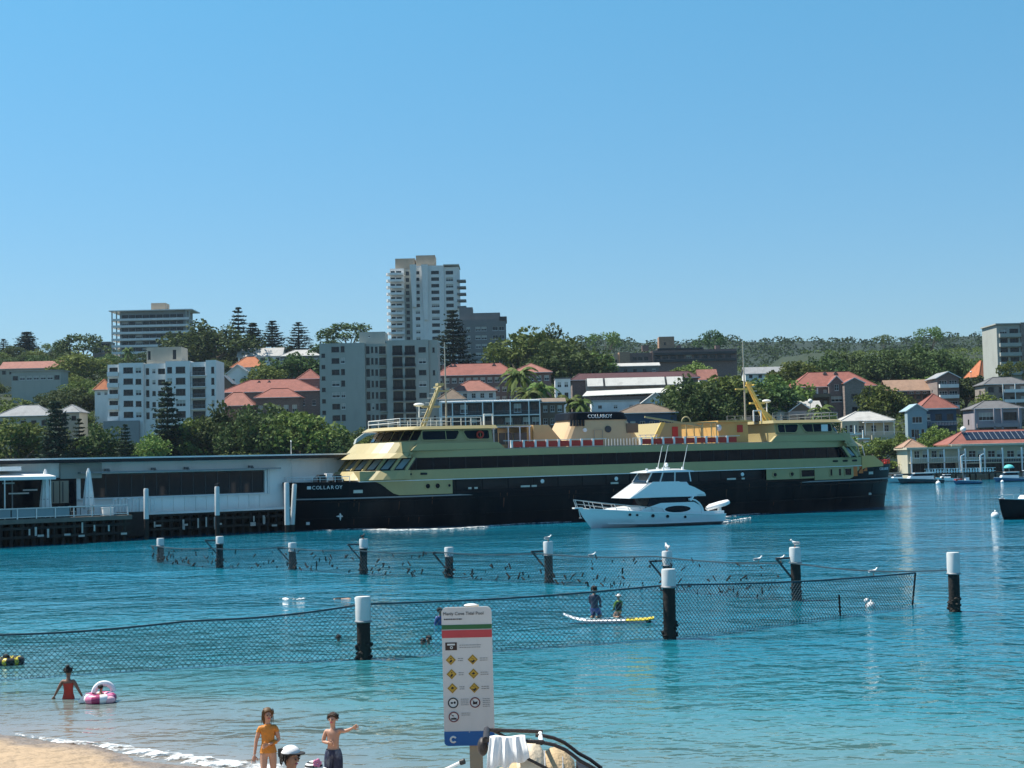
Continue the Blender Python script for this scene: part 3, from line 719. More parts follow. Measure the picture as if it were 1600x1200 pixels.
# --- grey corner block of flats in the middle
b = Bld('apartment_block', 'large grey-green block of flats with a corner of balconies, left of the red brick range', 501, 686, 676, 395, 0, keep=(497, 512, 690, 668))
U, V = b.u, b.v; dz = 17.9 / b.k
def fl(k, px): return V(px, 550) - dz * k
zt = V(540, 536)
fw = []
for k in range(8):
    fw += [(U(507) - U(501), fl(k, 507) - 1.4, .95, 1.0, 'dark'), (U(526) - U(501), fl(k, 526), 2.0, 1.35, 'slide' if rb_.random() < .6 else 'blind'), (U(537.5) - U(501), fl(k, 537), 1.0, 1.5, 'slide')]
b.walls(0, U(572), 0, 14, 0, zt, 'w_grey', {'front': fw}, parapet=.5)
fw = []
for k in range(8):
    fw += [(U(576) - U(572.3), fl(k, 576) - .4, .95, 2.0, 'dark', .3), (U(583) - U(572.3), fl(k, 583) - .1, .6, 1.6, 'slide'), (U(589.5) - U(572.3), fl(k, 590) - .1, .7, 1.6, 'slide'), (U(599) - U(572.3), fl(k, 599) - .4, 1.7, 2.0, 'dark', .8)]
b.walls(U(572.3), U(606), 1.4, 14, 0, zt - .2, 'w_grey', {'front': fw}, parapet=.5)
fw = []
for k in range(8):
    fw += [(U(623) - U(606.3), fl(k, 623) - .75, 2.55, 2.45, 'dark', 1.3), (U(642.5) - U(606.3), fl(k, 642) - .75, 2.6, 2.45, 'dark', 1.3), (U(662) - U(606.3), fl(k, 662), 1.9, 1.3, ['slide', 'blind'][k % 2])]
b.walls(U(606.3), U(672), .4, 14, 0, V(640, 531), 'w_grey', {'front': fw}, parapet=.5)
b.walls(U(672.3), U(686), 1.2, 14, 0, V(680, 530.5), 'w_grey', {'front': [(1.2, fl(k, 680), .6, 1.3, 'slide') for k in range(0, 8, 2)]}, parapet=.5)
for k in range(8):
    for a_, c_ in ((615.5, 631), (634.5, 651)): b.balcony(U(a_), U(c_), -.15, .39, fl(k, 630) - .8, 'w_grey_blue', 'solid', .75, 'glass_dark')
    b.balcony(U(594), U(604.5), .7, 1.39, fl(k, 599) - .45, 'w_grey', 'bars', .9, 'frame_dark')
b.walls(U(562), U(603), 3, 12, zt - .4, V(580, 517), 'w_grey', {'front': [(2.6, 2.0, .5, .5, 'plain')]}, name='lift_tower', foot=.3)

# --- the tall white tower
b = Bld('tower_block', 'tall pale tower block with curved white balconies, the highest building on the skyline', 606, 722, 545, 700, 0, keep=(600, 392, 735, 520))
U, V = b.u, b.v; dz = 10.35 / b.k; zt = V(660, 417)
def fl(k, px): return V(px, 427.5) - dz * k
nf = 11
b.walls(U(611), U(633), 1.6, 18, 0, zt - .3, 'w_tower', {'front': [(1.3, fl(k, 615) - .6, 1.9, 2.0, 'dark', .3) for k in range(nf)] + [(4.0, fl(k, 622) - .6, 2.4, 2.0, 'slide', .3) for k in range(nf)], 'left': [(12, fl(k, 611) - .6, 6, 2.0, 'dark', .3) for k in range(nf)]})
b.walls(U(633.2), U(645), 3.0, 18, 0, zt - .6, 'w_grey', {'front': [(U(638) - U(633.2), fl(k, 638) - .5, 1.6, 1.9, 'dark', .5) for k in range(nf)]})
b.walls(U(645.2), U(663), .6, 18, 0, zt + .6, 'w_tower', {'front': [(U(654) - U(645.2), fl(k, 654) - .3, 2.0, 1.5, 'slide', .3) for k in range(nf)]})
b.walls(U(663.2), U(696), 0, 18, 0, zt + .5, 'w_tower', {'front': [(U(682) - U(663.2), fl(k, 682) - .3, 3.6, 1.6, 'slide', .35) for k in range(nf)]})
b.walls(U(696.2), U(719), .8, 18, 0, zt - .2, 'w_tower', {'front': [(U(704.5) - U(696.2), fl(k, 704) - .3, 3.4, 1.7, 'slide', .4) for k in range(nf)]})
# two tapering buttress fins
for a_, c_, bot in ((646, 651, 480), (664, 669, 500)):
    mb = MB(); mb.prism([(U(a_), -.9), (U(c_) + .4, -.9), (U(c_), .58), (U(a_), .58)], V(a_, bot), V(a_, 414), top=[(U(a_) - .9, -2.0), (U(c_) + .7, -2.0), (U(c_), .58), (U(a_), .58)])
    b.add('fin', mb, [M['w_tower']])
for k in range(nf):
    z_ = fl(k, 620) - .75; pts = [(U(605), 3.5)] + [(U(605) + (U(634) - U(605)) * (1 - math.cos(a)) / 2 * .98, 1.2 - 2.6 * math.sin(a) ** .7) for a in np.linspace(.25, 2.6, 7)] + [(U(634), 3.0), (U(634), 3.4)]
    mb = MB(); mb.prism(pts, z_, z_ + .25); mb.prism([(p[0], p[1]) for p in pts[:8]] + [(p[0] * .97 + .6, p[1] + .15) for p in pts[:8]][::-1], z_ + .252, z_ + 1.05); b.add('balcony', mb, [M['w_white']])
    if 1 <= k <= 5 or k > 6:
        mb = MB(); z_ = fl(k, 722) - .75; mb.box(U(716), U(730), -1.0, 5, z_, z_ + .22); mb.box(U(716), U(730), -1.05, -.95, z_ + .222, z_ + .9); mb.box(U(729.6), U(730), -.94, 5, z_ + .222, z_ + .9); b.add('balcony', mb, [M['w_bgrey']])
b.slab('roof_slab', U(695), U(720), -.8, 18.2, zt + .52, zt + .9, 'w_tower')
b.walls(U(619), U(650), 4, 16, zt - .3, V(635, 402), 'w_tan', {}, name='plant_room', foot=.2)
b.walls(U(652), U(682), 3, 15, zt + .52, V(665, 397.5), 'w_tan', {}, name='lift_tower', foot=.2)

# --- grey block right of the tower
b = Bld('apartment_block', 'grey flat-roofed block of flats stepping up behind the tall pine beside the white tower', 716, 792, 572, 600, 0, keep=(732, 478, 796, 540))
U, V = b.u, b.v; zt = V(760, 499)
fw = []
for r_ in range(5):
    zz = V(760, 516) - r_ * 13.5 / b.k - .2
    for px in (722, 733, 748, 757.5, 775, 785): fw.append((U(px) - U(716), zz, 2.0 if px != 733 else 1.4, 1.6, 'blind' if px in (733, 748, 757.5) else 'plain'))
b.walls(0, U(792), 0, 14, 0, zt, 'w_bgrey', {'front': fw}, parapet=.4)
b.slab('roof_slab', U(739), U(783), 2, 12, zt + .01, V(760, 488), 'w_bgrey')
b.walls(U(719), U(740), 3, 13, zt - .38, V(730, 479), 'w_bgrey', {}, name='lift_tower', foot=.1)
b.slab('parapet', U(782), U(793.5), -.3, 14.2, zt - .6, V(788, 494.5), 'w_dark')

# --- banded block high on the left
b = Bld('apartment_block', 'banded grey apartment block with dark window strips high on the left skyline', 174, 300, 590, 700, 0, keep=(170, 468, 305, 540))
U, V = b.u, b.v; dz = 10.4 / b.k; zt = V(235, 486)
b.walls(U(188), U(291), 0, 16, 0, zt, 'w_grey_blue', {'front': [(2.4 + i * 3.15, V(235, 497.5) - dz * k, 2.9, 1.75, 'slide', .35) for k in range(8) for i in range(9)], 'left': [(6, V(188, 497) - dz * k, 3, 1.7, 'slide') for k in range(7)]})
for k in range(9):
    z_ = V(235, 500.5) - dz * k; mb = MB(); mb.box(U(176), U(298), -1.6, 10, z_ - .15, z_ + .05); o = b.add('balcony', mb, [M['w_tower']])
    mb = MB(); mb.box(U(176), U(298), -1.62, -1.5, z_ + .052, z_ + .9); b.add('railing', mb, [M['w_tower']], parent=o)
b.slab('roof_slab', U(172.5), U(302.5), -2.0, 16.5, zt + .01, zt + .45, 'w_tower')
for px in (177, 184, 293, 298):
    mb = MB(); mb.bar((U(px), -1.2, 0), (U(px), -1.2, zt), .5); b.add('column', mb, [M['w_grey']])
b.walls(U(234), U(257), 4, 12, zt + .452, V(245, 472), 'w_tan', {}, name='lift_tower', foot=0)

# --- apartment block cut by the right edge
b = Bld('apartment_block', 'tall flats at the right edge with grey balconies and a brown brick side', 1560, 1640, 590, 450, 0, keep=(1556, 500, 1600, 572))
U, V = b.u, b.v; dz = 14.8 / b.k; zt = V(1580, 507)
b.walls(0, U(1597), 0, 14, 0, zt, 'w_grey', {'front': [(U(1571) - U(1560), V(1571, 518 + 14.8 * k + 4), 2.2, 1.6, 'slide', .5) for k in range(5)] + [(U(1587) - U(1560), V(1587, 518 + 14.8 * k + 4), 2.6, 1.6, 'slide', .5) for k in range(5)]})
b.walls(U(1597.3), U(1650), -.4, 14, 0, zt + .5, 'brick_brown', {'front': [(3, V(1620, 518 + 14.8 * k + 4), 1.6, 1.4, 'sash') for k in range(5)]})
for k in range(5): b.balcony(U(1563), U(1596), -1.3, -.02, V(1580, 524 + 14.8 * k + 2), 'w_grey', 'solid', .9)
b.slab('roof_slab', -.5, U(1597), -.9, 14, zt + .01, zt + .35, 'w_grey')

# --- brown terraces high in the middle
b = Bld('apartment_complex', 'dark brown stepped apartment complex with an orange brick lift tower on the wooded hill', 960, 1152, 578, 640, 0, keep=(955, 522, 1155, 572))
U, V = b.u, b.v
b.walls(U(1020), U(1152), 0, 12, 0, V(1090, 546), 'brick_dark', {'front': [(2 + i * 3.3, V(1090, 560) + r_ * 2.9, 2.4, 1.5, 'slide', .5) for i in range(10) for r_ in range(2)]})
for r_ in range(2): b.balcony(U(1022), U(1150), -1.3, -.02, V(1090, 564) + r_ * 2.9, 'w_dark', 'solid', .8)
b.walls(U(985), U(1019.5), 1, 12, 0, V(1000, 551), 'brick_dark', {'front': [(2 + i * 2.4, V(1000, 563) + r_ * 2.9, 1.7, 1.5, 'slide', .4) for i in range(4) for r_ in range(2)]})
b.walls(U(968), U(984.5), -1, 10, 0, V(976, 550), 'brick_orange', {}, name='stair_tower')
b.walls(U(958), U(967.5), .5, 8, 0, V(962, 553), 'w_tan', {'front': [(1.2, V(962, 566), 1.4, 1.2, 'slide')]})
b.walls(U(1032), U(1056), 3, 10, V(1040, 546.5), V(1044, 525), 'brick_orange', {'front': [(2.4, 2.2, .8, 1.2, 'dark')]}, name='lift_tower', foot=1)
b.slab('roof_slab', U(1028), U(1100), -.4, 10, V(1060, 546) + .02, V(1060, 543.5), 'w_dark')
for a_, c_ in ((1005, 1015), (1060, 1066), (1120, 1127)):
    mb = MB(); mb.box(U(a_), U(c_), 2, 5, V(a_, 546) - .5, V(a_, 539)); b.add('chimney', mb, [M['brick_dark']])
# ------------------------------------------------------------------ houses
def simple(name, label, px0, px1, py_base, py_eave, py_ridge, Y, wm, rm, kind='hip', depth=9, rows=2, n=4, win=(1.3, 1.4), st='sash', chimneys=(), keep=True, over=.5, cat='house', extra=None, rot=0.0, ridge=None, left=()):
    b = Bld(name, label, px0, px1, py_base, Y, rot, cat, keep=(px0 - 3, py_ridge - 2, px1 + 3, py_base - 4) if keep else None)
    pm = (px0 + px1) / 2; H = b.v(pm, py_eave) ; h = b.v(pm, py_ridge) - b.v(pm, py_eave)
    fw = []
    if rows:
        rh = H / rows
        for r_ in range(rows):
            fw += grid(b.w * .5 / n + .1, b.w - b.w * .5 / n - .1, n, r_ * rh + max(.3, (rh - win[1]) * .45), 1, 1, win[0], win[1], st, rb_)
    b.walls(0, b.w, 0, depth, 0, H, wm, {'front': fw, 'left': [(depth * .5, max(.4, H * .5), 1.2, 1.2, st)] if H > 2.2 else []})
    ch = [(b.u(c) if c > 50 else c, depth * .4, hh) for c, hh in chimneys]
    if kind == 'hip': b.hip(0, b.w, 0, depth, H + .02, h, rm, over, ridge, ch)
    elif kind == 'gable': b.gable_front(0, b.w, 0, depth, H + .02, h, rm, wm, over)
    elif kind == 'side': b.gable_side(0, b.w, 0, depth, H + .02, h, rm, wm, over, ch)
    elif kind == 'flat': b.slab('roof_slab', -over, b.w + over, -over, depth, H + .02, H + .3, rm)
    b.H = H; b.h = h; b.d = depth
    if extra: extra(b)
    return b

# right-hand slope
def ex_hall(b):
    U, V = b.u, b.v
    b.slab('awning_roof', U(1246), U(1294), -4.2, -.05, V(1270, 622), V(1270, 613) - .6, 'tile_brown')
    for px in (1252, 1278):
        mb = MB(); mb.bar((U(px), -.12, V(px, 617)), (U(px), -.12, V(px, 606)), .35); b.add('pier', mb, [M['frame_white']])
    # gabled bay with a round-headed window
    z_ = V(1305, 600); b.walls(U(1294), U(1318), -2, -.02, 0, z_, 'brick_dark', {'front': [(U(1306) - U(1294), z_ - 1.9, 1.1, 1.7, 'sash'), (U(1306) - U(1294), z_ - 5.0, 3.2, 1.5, 'blind')]}, name='bay')
    b.gable_front(U(1294), U(1318), -2, 4.5, z_ + .02, 2.1, 'tile_red', 'brick_dark', .3)
    b.walls(U(1314), U(1345), -5.5, -2.02, -3, V(1330, 600), 'brick_brown', {'front': [(U(1329) - U(1314), 5.6, 1.7, 1.2, 'dark'), (U(1329) - U(1314), 2.0, 1.5, 1.2, 'dark')]}, name='wing')
    b.gable_front(U(1314), U(1345), -5.5, 4.5, V(1330, 600) + .02, 1.4, 'tile_red', 'brick_brown', .3)
simple('brick_hall', 'large dark brick building with a broad red hipped roof and two chimneys behind the cottages', 1242, 1366, 640, 604, 579, 425, 'brick_dark', 'tile_red', 'hip', 14, 2, 9, (1.0, 1.6), 'blind', ((1297, 2.6), (1314, 2.6)), cat='building', extra=ex_hall, over=.9, ridge=6.2)
def ex_long(b):
    b.slab('veranda_roof', 0, b.w, -1.8, -.05, b.H * .52, b.H * .52 + .18, 'w_brown')
simple('brick_range', 'long low brick building with a tan ridged roof, right of the round leafy tree', 1388, 1472, 626, 609, 593, 440, 'brick', 'tile_tan', 'side', 9, 2, 8, (1.2, 1.1), 'dark', cat='building', extra=ex_long, keep=True)
def ex_flats(b):
    for k in range(3):
        z_ = .3 + k * b.H / 3; b.balcony(.4, b.w - .4, -1.2, -.02, z_, 'w_white', 'solid', .8, 'w_white')
simple('brick_flats', 'narrow three-storey brick flats with white balcony fronts under a low gable', 1466, 1500, 640, 590, 581, 432, 'brick_dark', 'tin_grey', 'gable', 11, 3, 2, (2.2, 1.6), 'sash', extra=ex_flats, cat='flats')
def ex_cot(b):
    U, V = b.u, b.v
    b.walls(U(1314), U(1340), -1.6, -.02, 0, b.H - .1, 'w_cream', {'front': [(1.0, .9, .6, 1.7, 'sash'), (2.1, .9, .8, 1.8, 'sash'), (3.2, .9, .6, 1.7, 'sash')]}, name='bay')
    b.slab('veranda_roof', U(1347), U(1396), -2.4, -.02, b.H - .55, b.H - .4, 'frame_white')
    for px in (1349, 1362, 1378, 1394):
        mb = MB(); mb.bar((U(px), -2.2, 0), (U(px), -2.2, b.H - .56), .16); b.add('veranda_post', mb, [M['frame_white']])
    rb = MB(); rb.bar((U(1349), -2.2, .9), (U(1394), -2.2, .9), .08)
    for i in range(26): rb.bar((U(1349) + (U(1394) - U(1349)) * i / 25, -2.2, .1), (U(1349) + (U(1394) - U(1349)) * i / 25, -2.2, .9), .04)
    b.add('railing', rb, [M['frame_white']])
    b.walls(U(1356), U(1394), -4.2, -3.6, -3.2, .1, 'w_cream', {}, name='garden_wall')
    mb = MB(); mb.box(U(1358), U(1392), -4.26, -4.202, -2.8, -.5); b.add('garage_door', mb, [M['w_grey']])
simple('cottage', 'cream cottage with a pale grey hipped roof and a white-posted veranda above the parked van', 1316, 1396, 682, 657, 642, 362, 'w_cream', 'tin_pale', 'hip', 9, 1, 4, (1.2, 1.6), 'sash', extra=ex_cot, ridge=5)
def ex_blue(b):
    U, V = b.u, b.v; z_ = V(1430, 642)
    b.walls(U(1415), U(1445), -2.6, -.02, 0, z_, 'w_blue', {'front': [(U(1430) - U(1415), z_ - 3.0, 2.4, 1.5, 'wide'), (1.2, 1.0, .8, 2.0, 'plain'), (U(1429) - U(1415), .3, 1.1, 2.6, 'plain'), (3.6, 1.0, .8, 2.0, 'plain')]}, name='bay')
    b.gable_front(U(1415), U(1445), -2.6, 4, z_ + .02, 1.5, 'w_blue', 'w_blue', .3)
    b.slab('fascia', U(1446), U(1495), -.7, -.4, b.H - .25, b.H + .05, 'frame_white')
    b.balcony(U(1447), U(1494), -1.5, -.02, b.H * .48, 'w_navy_blue', 'bars', .9, 'frame_white')
simple('blue_house', 'two-storey blue house with a steep red hipped roof and pale blue bay', 1440, 1496, 690, 638, 614, 372, 'w_navy_blue', 'tile_red', 'hip', 9, 2, 3, (1.6, 1.5), 'dark', extra=ex_blue, ridge=3.6)
def ex_gg(b):
    U, V = b.u, b.v
    z_ = b.H - .1; b.walls(U(1232), U(1267), -2.5, -.02, 0, z_, 'w_pink', {'front': [(3, .8, 1.1, 1.5, 'sash')]}, name='bay'); b.gable_front(U(1232), U(1267), -2.5, 4, z_ + .02, 2.0, 'tin_grey', 'w_brown', .4)
    b.slab('awning_roof', U(1226), U(1276), -4, -2.6, b.H - 1.2, b.H - 1.0, 'w_pink')
simple('gabled_house', 'grey-roofed house with a dark front gable behind the ferry bridge, beside the white globe lamp', 1202, 1284, 664, 642, 627, 385, 'w_white', 'tin_pale', 'side', 9, 1, 5, (1.1, 1.4), 'sash', extra=ex_gg)
simple('orange_roof_house', 'house with a bright orange tiled roof tucked in trees below the right-hand flats', 1530, 1560, 602, 588, 562, 480, 'w_dark', 'tile_orange', 'hip', 7, 1, 2, (1.2, 1.2), 'dark', keep=True, rot=18)
def ex_bh(b):
    for k in range(2): b.balcony(b.u(1568), b.u(1602), -1.2, -.02, .4 + k * 2.7, 'w_lilac', 'solid', .8, 'w_white')
    for px in (1566, 1585, 1602):
        mb = MB(); mb.bar((b.u(px), -1.1, 0), (b.u(px), -1.1, b.H), .22); b.add('column', mb, [M['frame_white']])
simple('brick_house', 'brown brick house with a grey hipped roof and white-columned balconies near the right edge', 1540, 1610, 632, 600, 588, 412, 'brick_brown', 'tile_grey', 'hip', 9, 2, 4, (1.6, 1.4), 'dark', extra=ex_bh, ridge=4)
def ex_lil(b):
    b.balcony(b.u(1526), b.u(1590), -1.3, -.02, b.H * .40, 'w_lilac', 'solid', .75)
    for px in (1523, 1553, 1565, 1592):
        mb = MB(); mb.bar((b.u(px), -1.1, -1), (b.u(px), -1.1, b.H), .4); b.add('column', mb, [M['w_lilac']])
simple('lilac_house', 'two-storey lilac-grey house with deep shaded balconies above the clubhouse', 1523, 1598, 686, 638, 625, 372, 'w_lilac', 'tile_grey', 'hip', 9, 2, 2, (3.6, 1.9), 'dark', extra=ex_lil, ridge=4.5)

# middle
def ex_mar(b):
    U, V = b.u, b.v
    b.slab('awning_roof', U(916), U(1068), -1.5, -.05, V(990, 611), V(990, 591), 'tin_white')
    for i in range(3):
        xs_ = [U(916), U(944), U(1040), U(1068)]
        mb = MB(); mb.hexa([(xs_[i] + .3, -4.2, V(990, 604)), (xs_[i + 1] - .3, -4.2, V(990, 604)), (xs_[i + 1] - .3, -1.55, V(990, 591.5)), (xs_[i] + .3, -1.55, V(990, 591.5)), (xs_[i] + .3, -4.2, V(990, 603)), (xs_[i + 1] - .3, -4.2, V(990, 603)), (xs_[i + 1] - .3, -1.55, V(990, 590.2)), (xs_[i] + .3, -1.55, V(990, 590.2))])
        b.add('roof_panel', mb, [M['tin_white']])
    mb = MB(); mb.hexa([(U(908), -9, V(990, 620)), (U(1058), -9, V(990, 617)), (U(1066), -6, V(990, 609)), (U(916), -6, V(990, 612)), (U(908), -9, V(990, 619)), (U(1058), -9, V(990, 616)), (U(1066), -6, V(990, 608)), (U(916), -6, V(990, 611))]); b.add('roof_panel', mb, [M['tin_white']])
    b.walls(U(918), U(1060), -5.9, -4.3, 0, V(990, 611), 'w_brown', {'front': grid(1.5, U(1060) - U(918) - 1.5, 14, V(990, 618), 1, 1, 1.2, 1.1, 'plain')}, name='lower_wall')
    b.walls(U(912), U(1050), -8.6, -6.0, -2, V(990, 621), 'brick_dark', {}, name='lower_wall')
b = simple('terrace_building', 'long maroon building with pale stepped roof bands rising behind the ferry funnel', 895, 1092, 640, 592, 580, 440, 'brick_dark', 'tin_maroon', 'hip', 12, 0, 1, cat='building', extra=ex_mar, ridge=3, over=.6)
def ex_red1(b):
    pass
simple('brick_range', 'long dark brick range, red tiled roof with several chimneys, behind the forward mast', 682, 806, 632, 586, 566, 440, 'brick_dark', 'tile_red', 'hip', 12, 3, 11, (1.3, 1.4), 'blind', ((693, 1.9), (705, 1.9), (711, 1.9), (773, 1.9)), cat='building', ridge=5)
simple('brick_range', 'brick block with salmon tiled roof half hidden by palms, right of the long range', 800, 862, 632, 582, 566, 432, 'brick', 'tile_salmon', 'hip', 12, 3, 5, (1.3, 1.4), 'blind', cat='building', ridge=6)
simple('white_house', 'white house with a small red hipped roof in front of the dark brick range', 706, 775, 640, 611, 593, 405, 'w_white', 'tile_salmon', 'hip', 9, 2, 5, (1.1, 1.3), 'sash', ridge=5)
simple('brown_roof_house', 'house with a plain brown hipped roof right of the grey corner block', 686, 726, 645, 624, 607, 385, 'w_white', 'tile_brown', 'hip', 8, 1, 3, (1.4, 1.3), 'dark', ridge=3.4)
def ex_bal(b):
    U, V = b.u, b.v
    for r_ in range(2):
        z_ = r_ * b.H / 2
        mb = MB(); mb.box(0, b.w, -1.4, -.01, z_ + b.H / 2 - .25, z_ + b.H / 2); b.add('balcony', mb, [M['w_white']])
        rb = MB(); rb.bar((0, -1.35, z_ + .9), (b.w, -1.35, z_ + .9), .05)
        for i in range(70): rb.bar((b.w * i / 69, -1.35, z_), (b.w * i / 69, -1.35, z_ + .9), .025)
        b.add('railing', rb, [M['grey_metal']])
    for px in (691, 708, 728, 755, 771, 798, 827, 844):
        mb = MB(); mb.bar((U(px), -1.42, -3), (U(px), -1.42, b.H), .26); b.add('column', mb, [M['w_white']])
simple('balcony_flats', 'low dark-glazed flats with white balcony frames behind the forward mast of the ferry', 690, 845, 672, 627, 624, 362, 'w_dark', 'w_white', 'flat', 9, 2, 11, (1.7, 2.0), 'dark', cat='flats', extra=ex_bal, over=.3)
simple('brown_flats', 'small brown flats with pale windows between the balcony flats and the funnel', 846, 882, 668, 628, 622, 366, 'w_brown', 'tile_brown', 'side', 8, 2, 3, (1.0, 1.5), 'sash', cat='flats')
simple('pale_house', 'narrow pale blue-white house among the palms', 868, 892, 626, 592, 589, 400, 'w_white', 'w_bgrey', 'flat', 7, 2, 2, (1.0, 1.4), 'dark', over=.15)
simple('white_house', 'plain white building with two small windows below the stepped roofs', 925, 1000, 660, 627, 625, 385, 'w_white', 'tin_white', 'flat', 8, 2, 3, (1.0, .9), 'plain', over=.2)
def ex_gab(b):
    b.gable_front(b.u(985), b.u(1022), -.6, 4, b.H + .02, 2.6, 'tin_pale', 'w_white', .3)
simple('grey_roof_house', 'dark blue house with a wide brown-grey hipped roof just right of the funnel', 966, 1058, 678, 645, 630, 368, 'w_navy_blue', 'tile_brown', 'hip', 9, 1, 6, (1.2, 1.3), 'plain', ridge=6)
simple('gable_house', 'house with a pale grey-green gable above the brown hipped roof', 1000, 1050, 650, 632, 614, 395, 'w_white', 'tin_pale', 'gable', 8, 1, 2, (1.0, 1.0), 'plain')
simple('small_house', 'small pink-roofed house right of the long maroon roof', 1093, 1120, 606, 592, 577, 455, 'w_white', 'tile_salmon', 'side', 7, 1, 3, (1.0, 1.0), 'sash')
simple('metal_roof_house', 'pale metal-roofed house among trees behind the after mast', 1165, 1226, 592, 583, 573, 520, 'w_white', 'tin_grey', 'side', 8, 1, 4, (1.2, 1.1), 'dark')
simple('grey_flats', 'grey rooftop terraces under the brown complex', 940, 1030, 586, 572, 567, 560, 'w_bgrey', 'tin_pale', 'side', 8, 1, 6, (1.3, 1.0), 'dark', cat='flats')
# left
simple('red_roof_house', 'large house with a long red hipped roof right of the white block of flats', 345, 500, 648, 612, 591, 440, 'brick_dark', 'tile_red', 'hip', 13, 1, 9, (1.1, 1.6), 'sash', ((401, 1.8), (417, 1.8)), ridge=8)
simple('red_roof_house', 'lower red-roofed wing jutting forward below the long red roof', 340, 395, 640, 634, 612, 415, 'brick', 'tile_salmon', 'hip', 9, 0, 1, ridge=4)
simple('red_roof_house', 'front red-roofed wing with pale columns half behind the park trees', 400, 468, 655, 621, 606, 418, 'brick_dark', 'tile_red', 'hip', 8, 1, 5, (1.3, 2.0), 'blind', ridge=4)
simple('red_roof_house', 'red hipped roof against the left face of the grey corner block', 466, 500, 620, 592, 576, 455, 'brick_dark', 'tile_red', 'hip', 9, 1, 3, (1.1, 1.2), 'sash')
simple('long_roof_house', 'low house with long pale metal roofs under the pines on the left', 372, 440, 568, 556, 543, 610, 'w_white', 'tin_pale', 'side', 10, 1, 6, (1.6, 1.4), 'dark')
simple('long_roof_house', 'low house with a pale roof just left of the grey corner block', 438, 500, 568, 556, 545, 590, 'w_bgrey', 'tin_pale', 'hip', 10, 1, 6, (1.6, 1.2), 'dark')
simple('orange_roof_house', 'house with an orange gabled roof between the white flats and the pale long roofs', 362, 414, 590, 574, 556, 540, 'w_white', 'tile_orange', 'hip', 9, 1, 4, (1.2, 1.2), 'dark')
simple('gable_house', 'small white gabled house below the orange roof', 355, 388, 606, 583, 570, 500, 'w_white', 'tin_grey', 'gable', 8, 1, 2, (1.2, 1.3), 'dark')
simple('grey_roof_house', 'grey gabled roof tucked against the right side of the white block', 338, 362, 620, 598, 586, 470, 'w_brown', 'tin_grey', 'gable', 8, 1, 2, (1.0, 1.0), 'sash')
simple('red_roof_house', 'low house with a mottled red and white roof at the far left', 0, 92, 588, 575, 564, 560, 'w_beige', 'tile_salmon', 'side', 10, 1, 8, (1.4, 1.2), 'dark')
simple('flat_roof_house', 'grey flat-roofed house below the mottled red roof at the far left', 18, 95, 600, 580, 577, 530, 'w_grey', 'tin_pale', 'flat', 9, 1, 7, (1.8, 1.4), 'dark')
simple('grey_roof_house', 'house with a broad grey hipped roof among park trees at the far left', -5, 78, 672, 650, 632, 392, 'w_beige', 'tin_grey', 'hip', 10, 1, 5, (1.4, 1.3), 'dark', ridge=5)
simple('grey_roof_house', 'small grey roof showing behind the dark pine on the left', 92, 124, 662, 644, 632, 405, 'w_beige', 'tin_grey', 'hip', 8, 1, 2, (1.2, 1.2), 'dark')
simple('small_flats', 'small grey flats peeping over trees left of the banded block', 145, 172, 552, 535, 531, 720, 'w_bgrey', 'w_grey', 'flat', 9, 2, 4, (1.8, 1.3), 'dark', cat='flats', over=.2)
simple('red_roof_house', 'orange-red roof corner left of the white block of flats', 148, 172, 620, 609, 592, 450, 'w_white', 'tile_orange', 'hip', 8, 1, 2, (1.0, 1.0), 'sash')

# --- clubhouse on the water at the right
b = Bld('clubhouse', 'yellow-rendered two-storey waterside clubhouse with verandas, red roof and solar panels', 1419, 1650, 744, 319, 0, 'clubhouse', keep=(1415, 670, 1600, 750))
U, V = b.u, b.v
z1 = V(1460, 722); z2 = V(1460, 702)
wl = []
for i, px in enumerate((1434, 1447, 1461, 1473)): wl.append((U(px) - 0, z1 + .9, 1.1, 1.5, 'blind' if i % 2 else 'sash'))
wl += [(U(1435.5), .4, 3.4, 2.4, 'dark', .5), (U(1459), .4, 3.4, 2.4, 'dark', .5), (U(1483), .4, 3.0, 2.4, 'dark', .5)]
b.walls(0, U(1497), 0, 9, 0, z2, 'w_cream', {'front': wl}, foot=2.5)
wl = [(U(px) - U(1497.5), V(px, 722) + 1.0, 1.5, 1.4, 'sash' if i % 2 else 'blind') for i, px in enumerate((1508, 1522, 1536, 1552, 1566, 1582, 1598))]
wl += [(U(px) - U(1497.5), .4, 4.4, 2.7, 'dark', .8) for px in (1517, 1552, 1588)]
b.walls(U(1497.5), U(1650), .6, 10, 0, V(1560, 695), 'w_cream', {'front': wl}, foot=2.5)
b.slab('eave', -.6, U(1500), -2.0, 9.3, z2 + .02, z2 + .45, 'w_cream'); b.slab('eave', U(1485), U(1652), -1.6, 10.3, V(1560, 697) + .15, V(1560, 693), 'w_cream')
b.balcony(.2, U(1496), -1.9, -.02, z1, 'w_cream', 'bars', .95, 'frame_white'); b.balcony(U(1499), U(1650), -1.5, .58, V(1550, 722), 'w_cream', 'bars', .95, 'frame_white')
for px in (1420, 1446, 1471, 1494, 1504, 1534, 1562, 1592):
    mb = MB(); mb.bar((U(px) + .2, -1.75, -.6), (U(px) + .2, -1.75, z2 - .0), .26); b.add('column', mb, [M['frame_white']])
rf = b.hip(U(1486), U(1665), -.5, 10, V(1560, 693) + .05, V(1540, 671) - V(1540, 693) , 'tile_red', .6, 5)
b.hip(-.3, U(1450), 1.5, 8, z2 + .48, V(1436, 688) - V(1436, 701), 'tile_tan', .3, 3.2)
x0_, x1_ = U(1512), U(1650); zb, zr = V(1560, 693) + .3, V(1540, 671) - .1; n_ = 16; rh_ = V(1540, 671) - V(1540, 693)
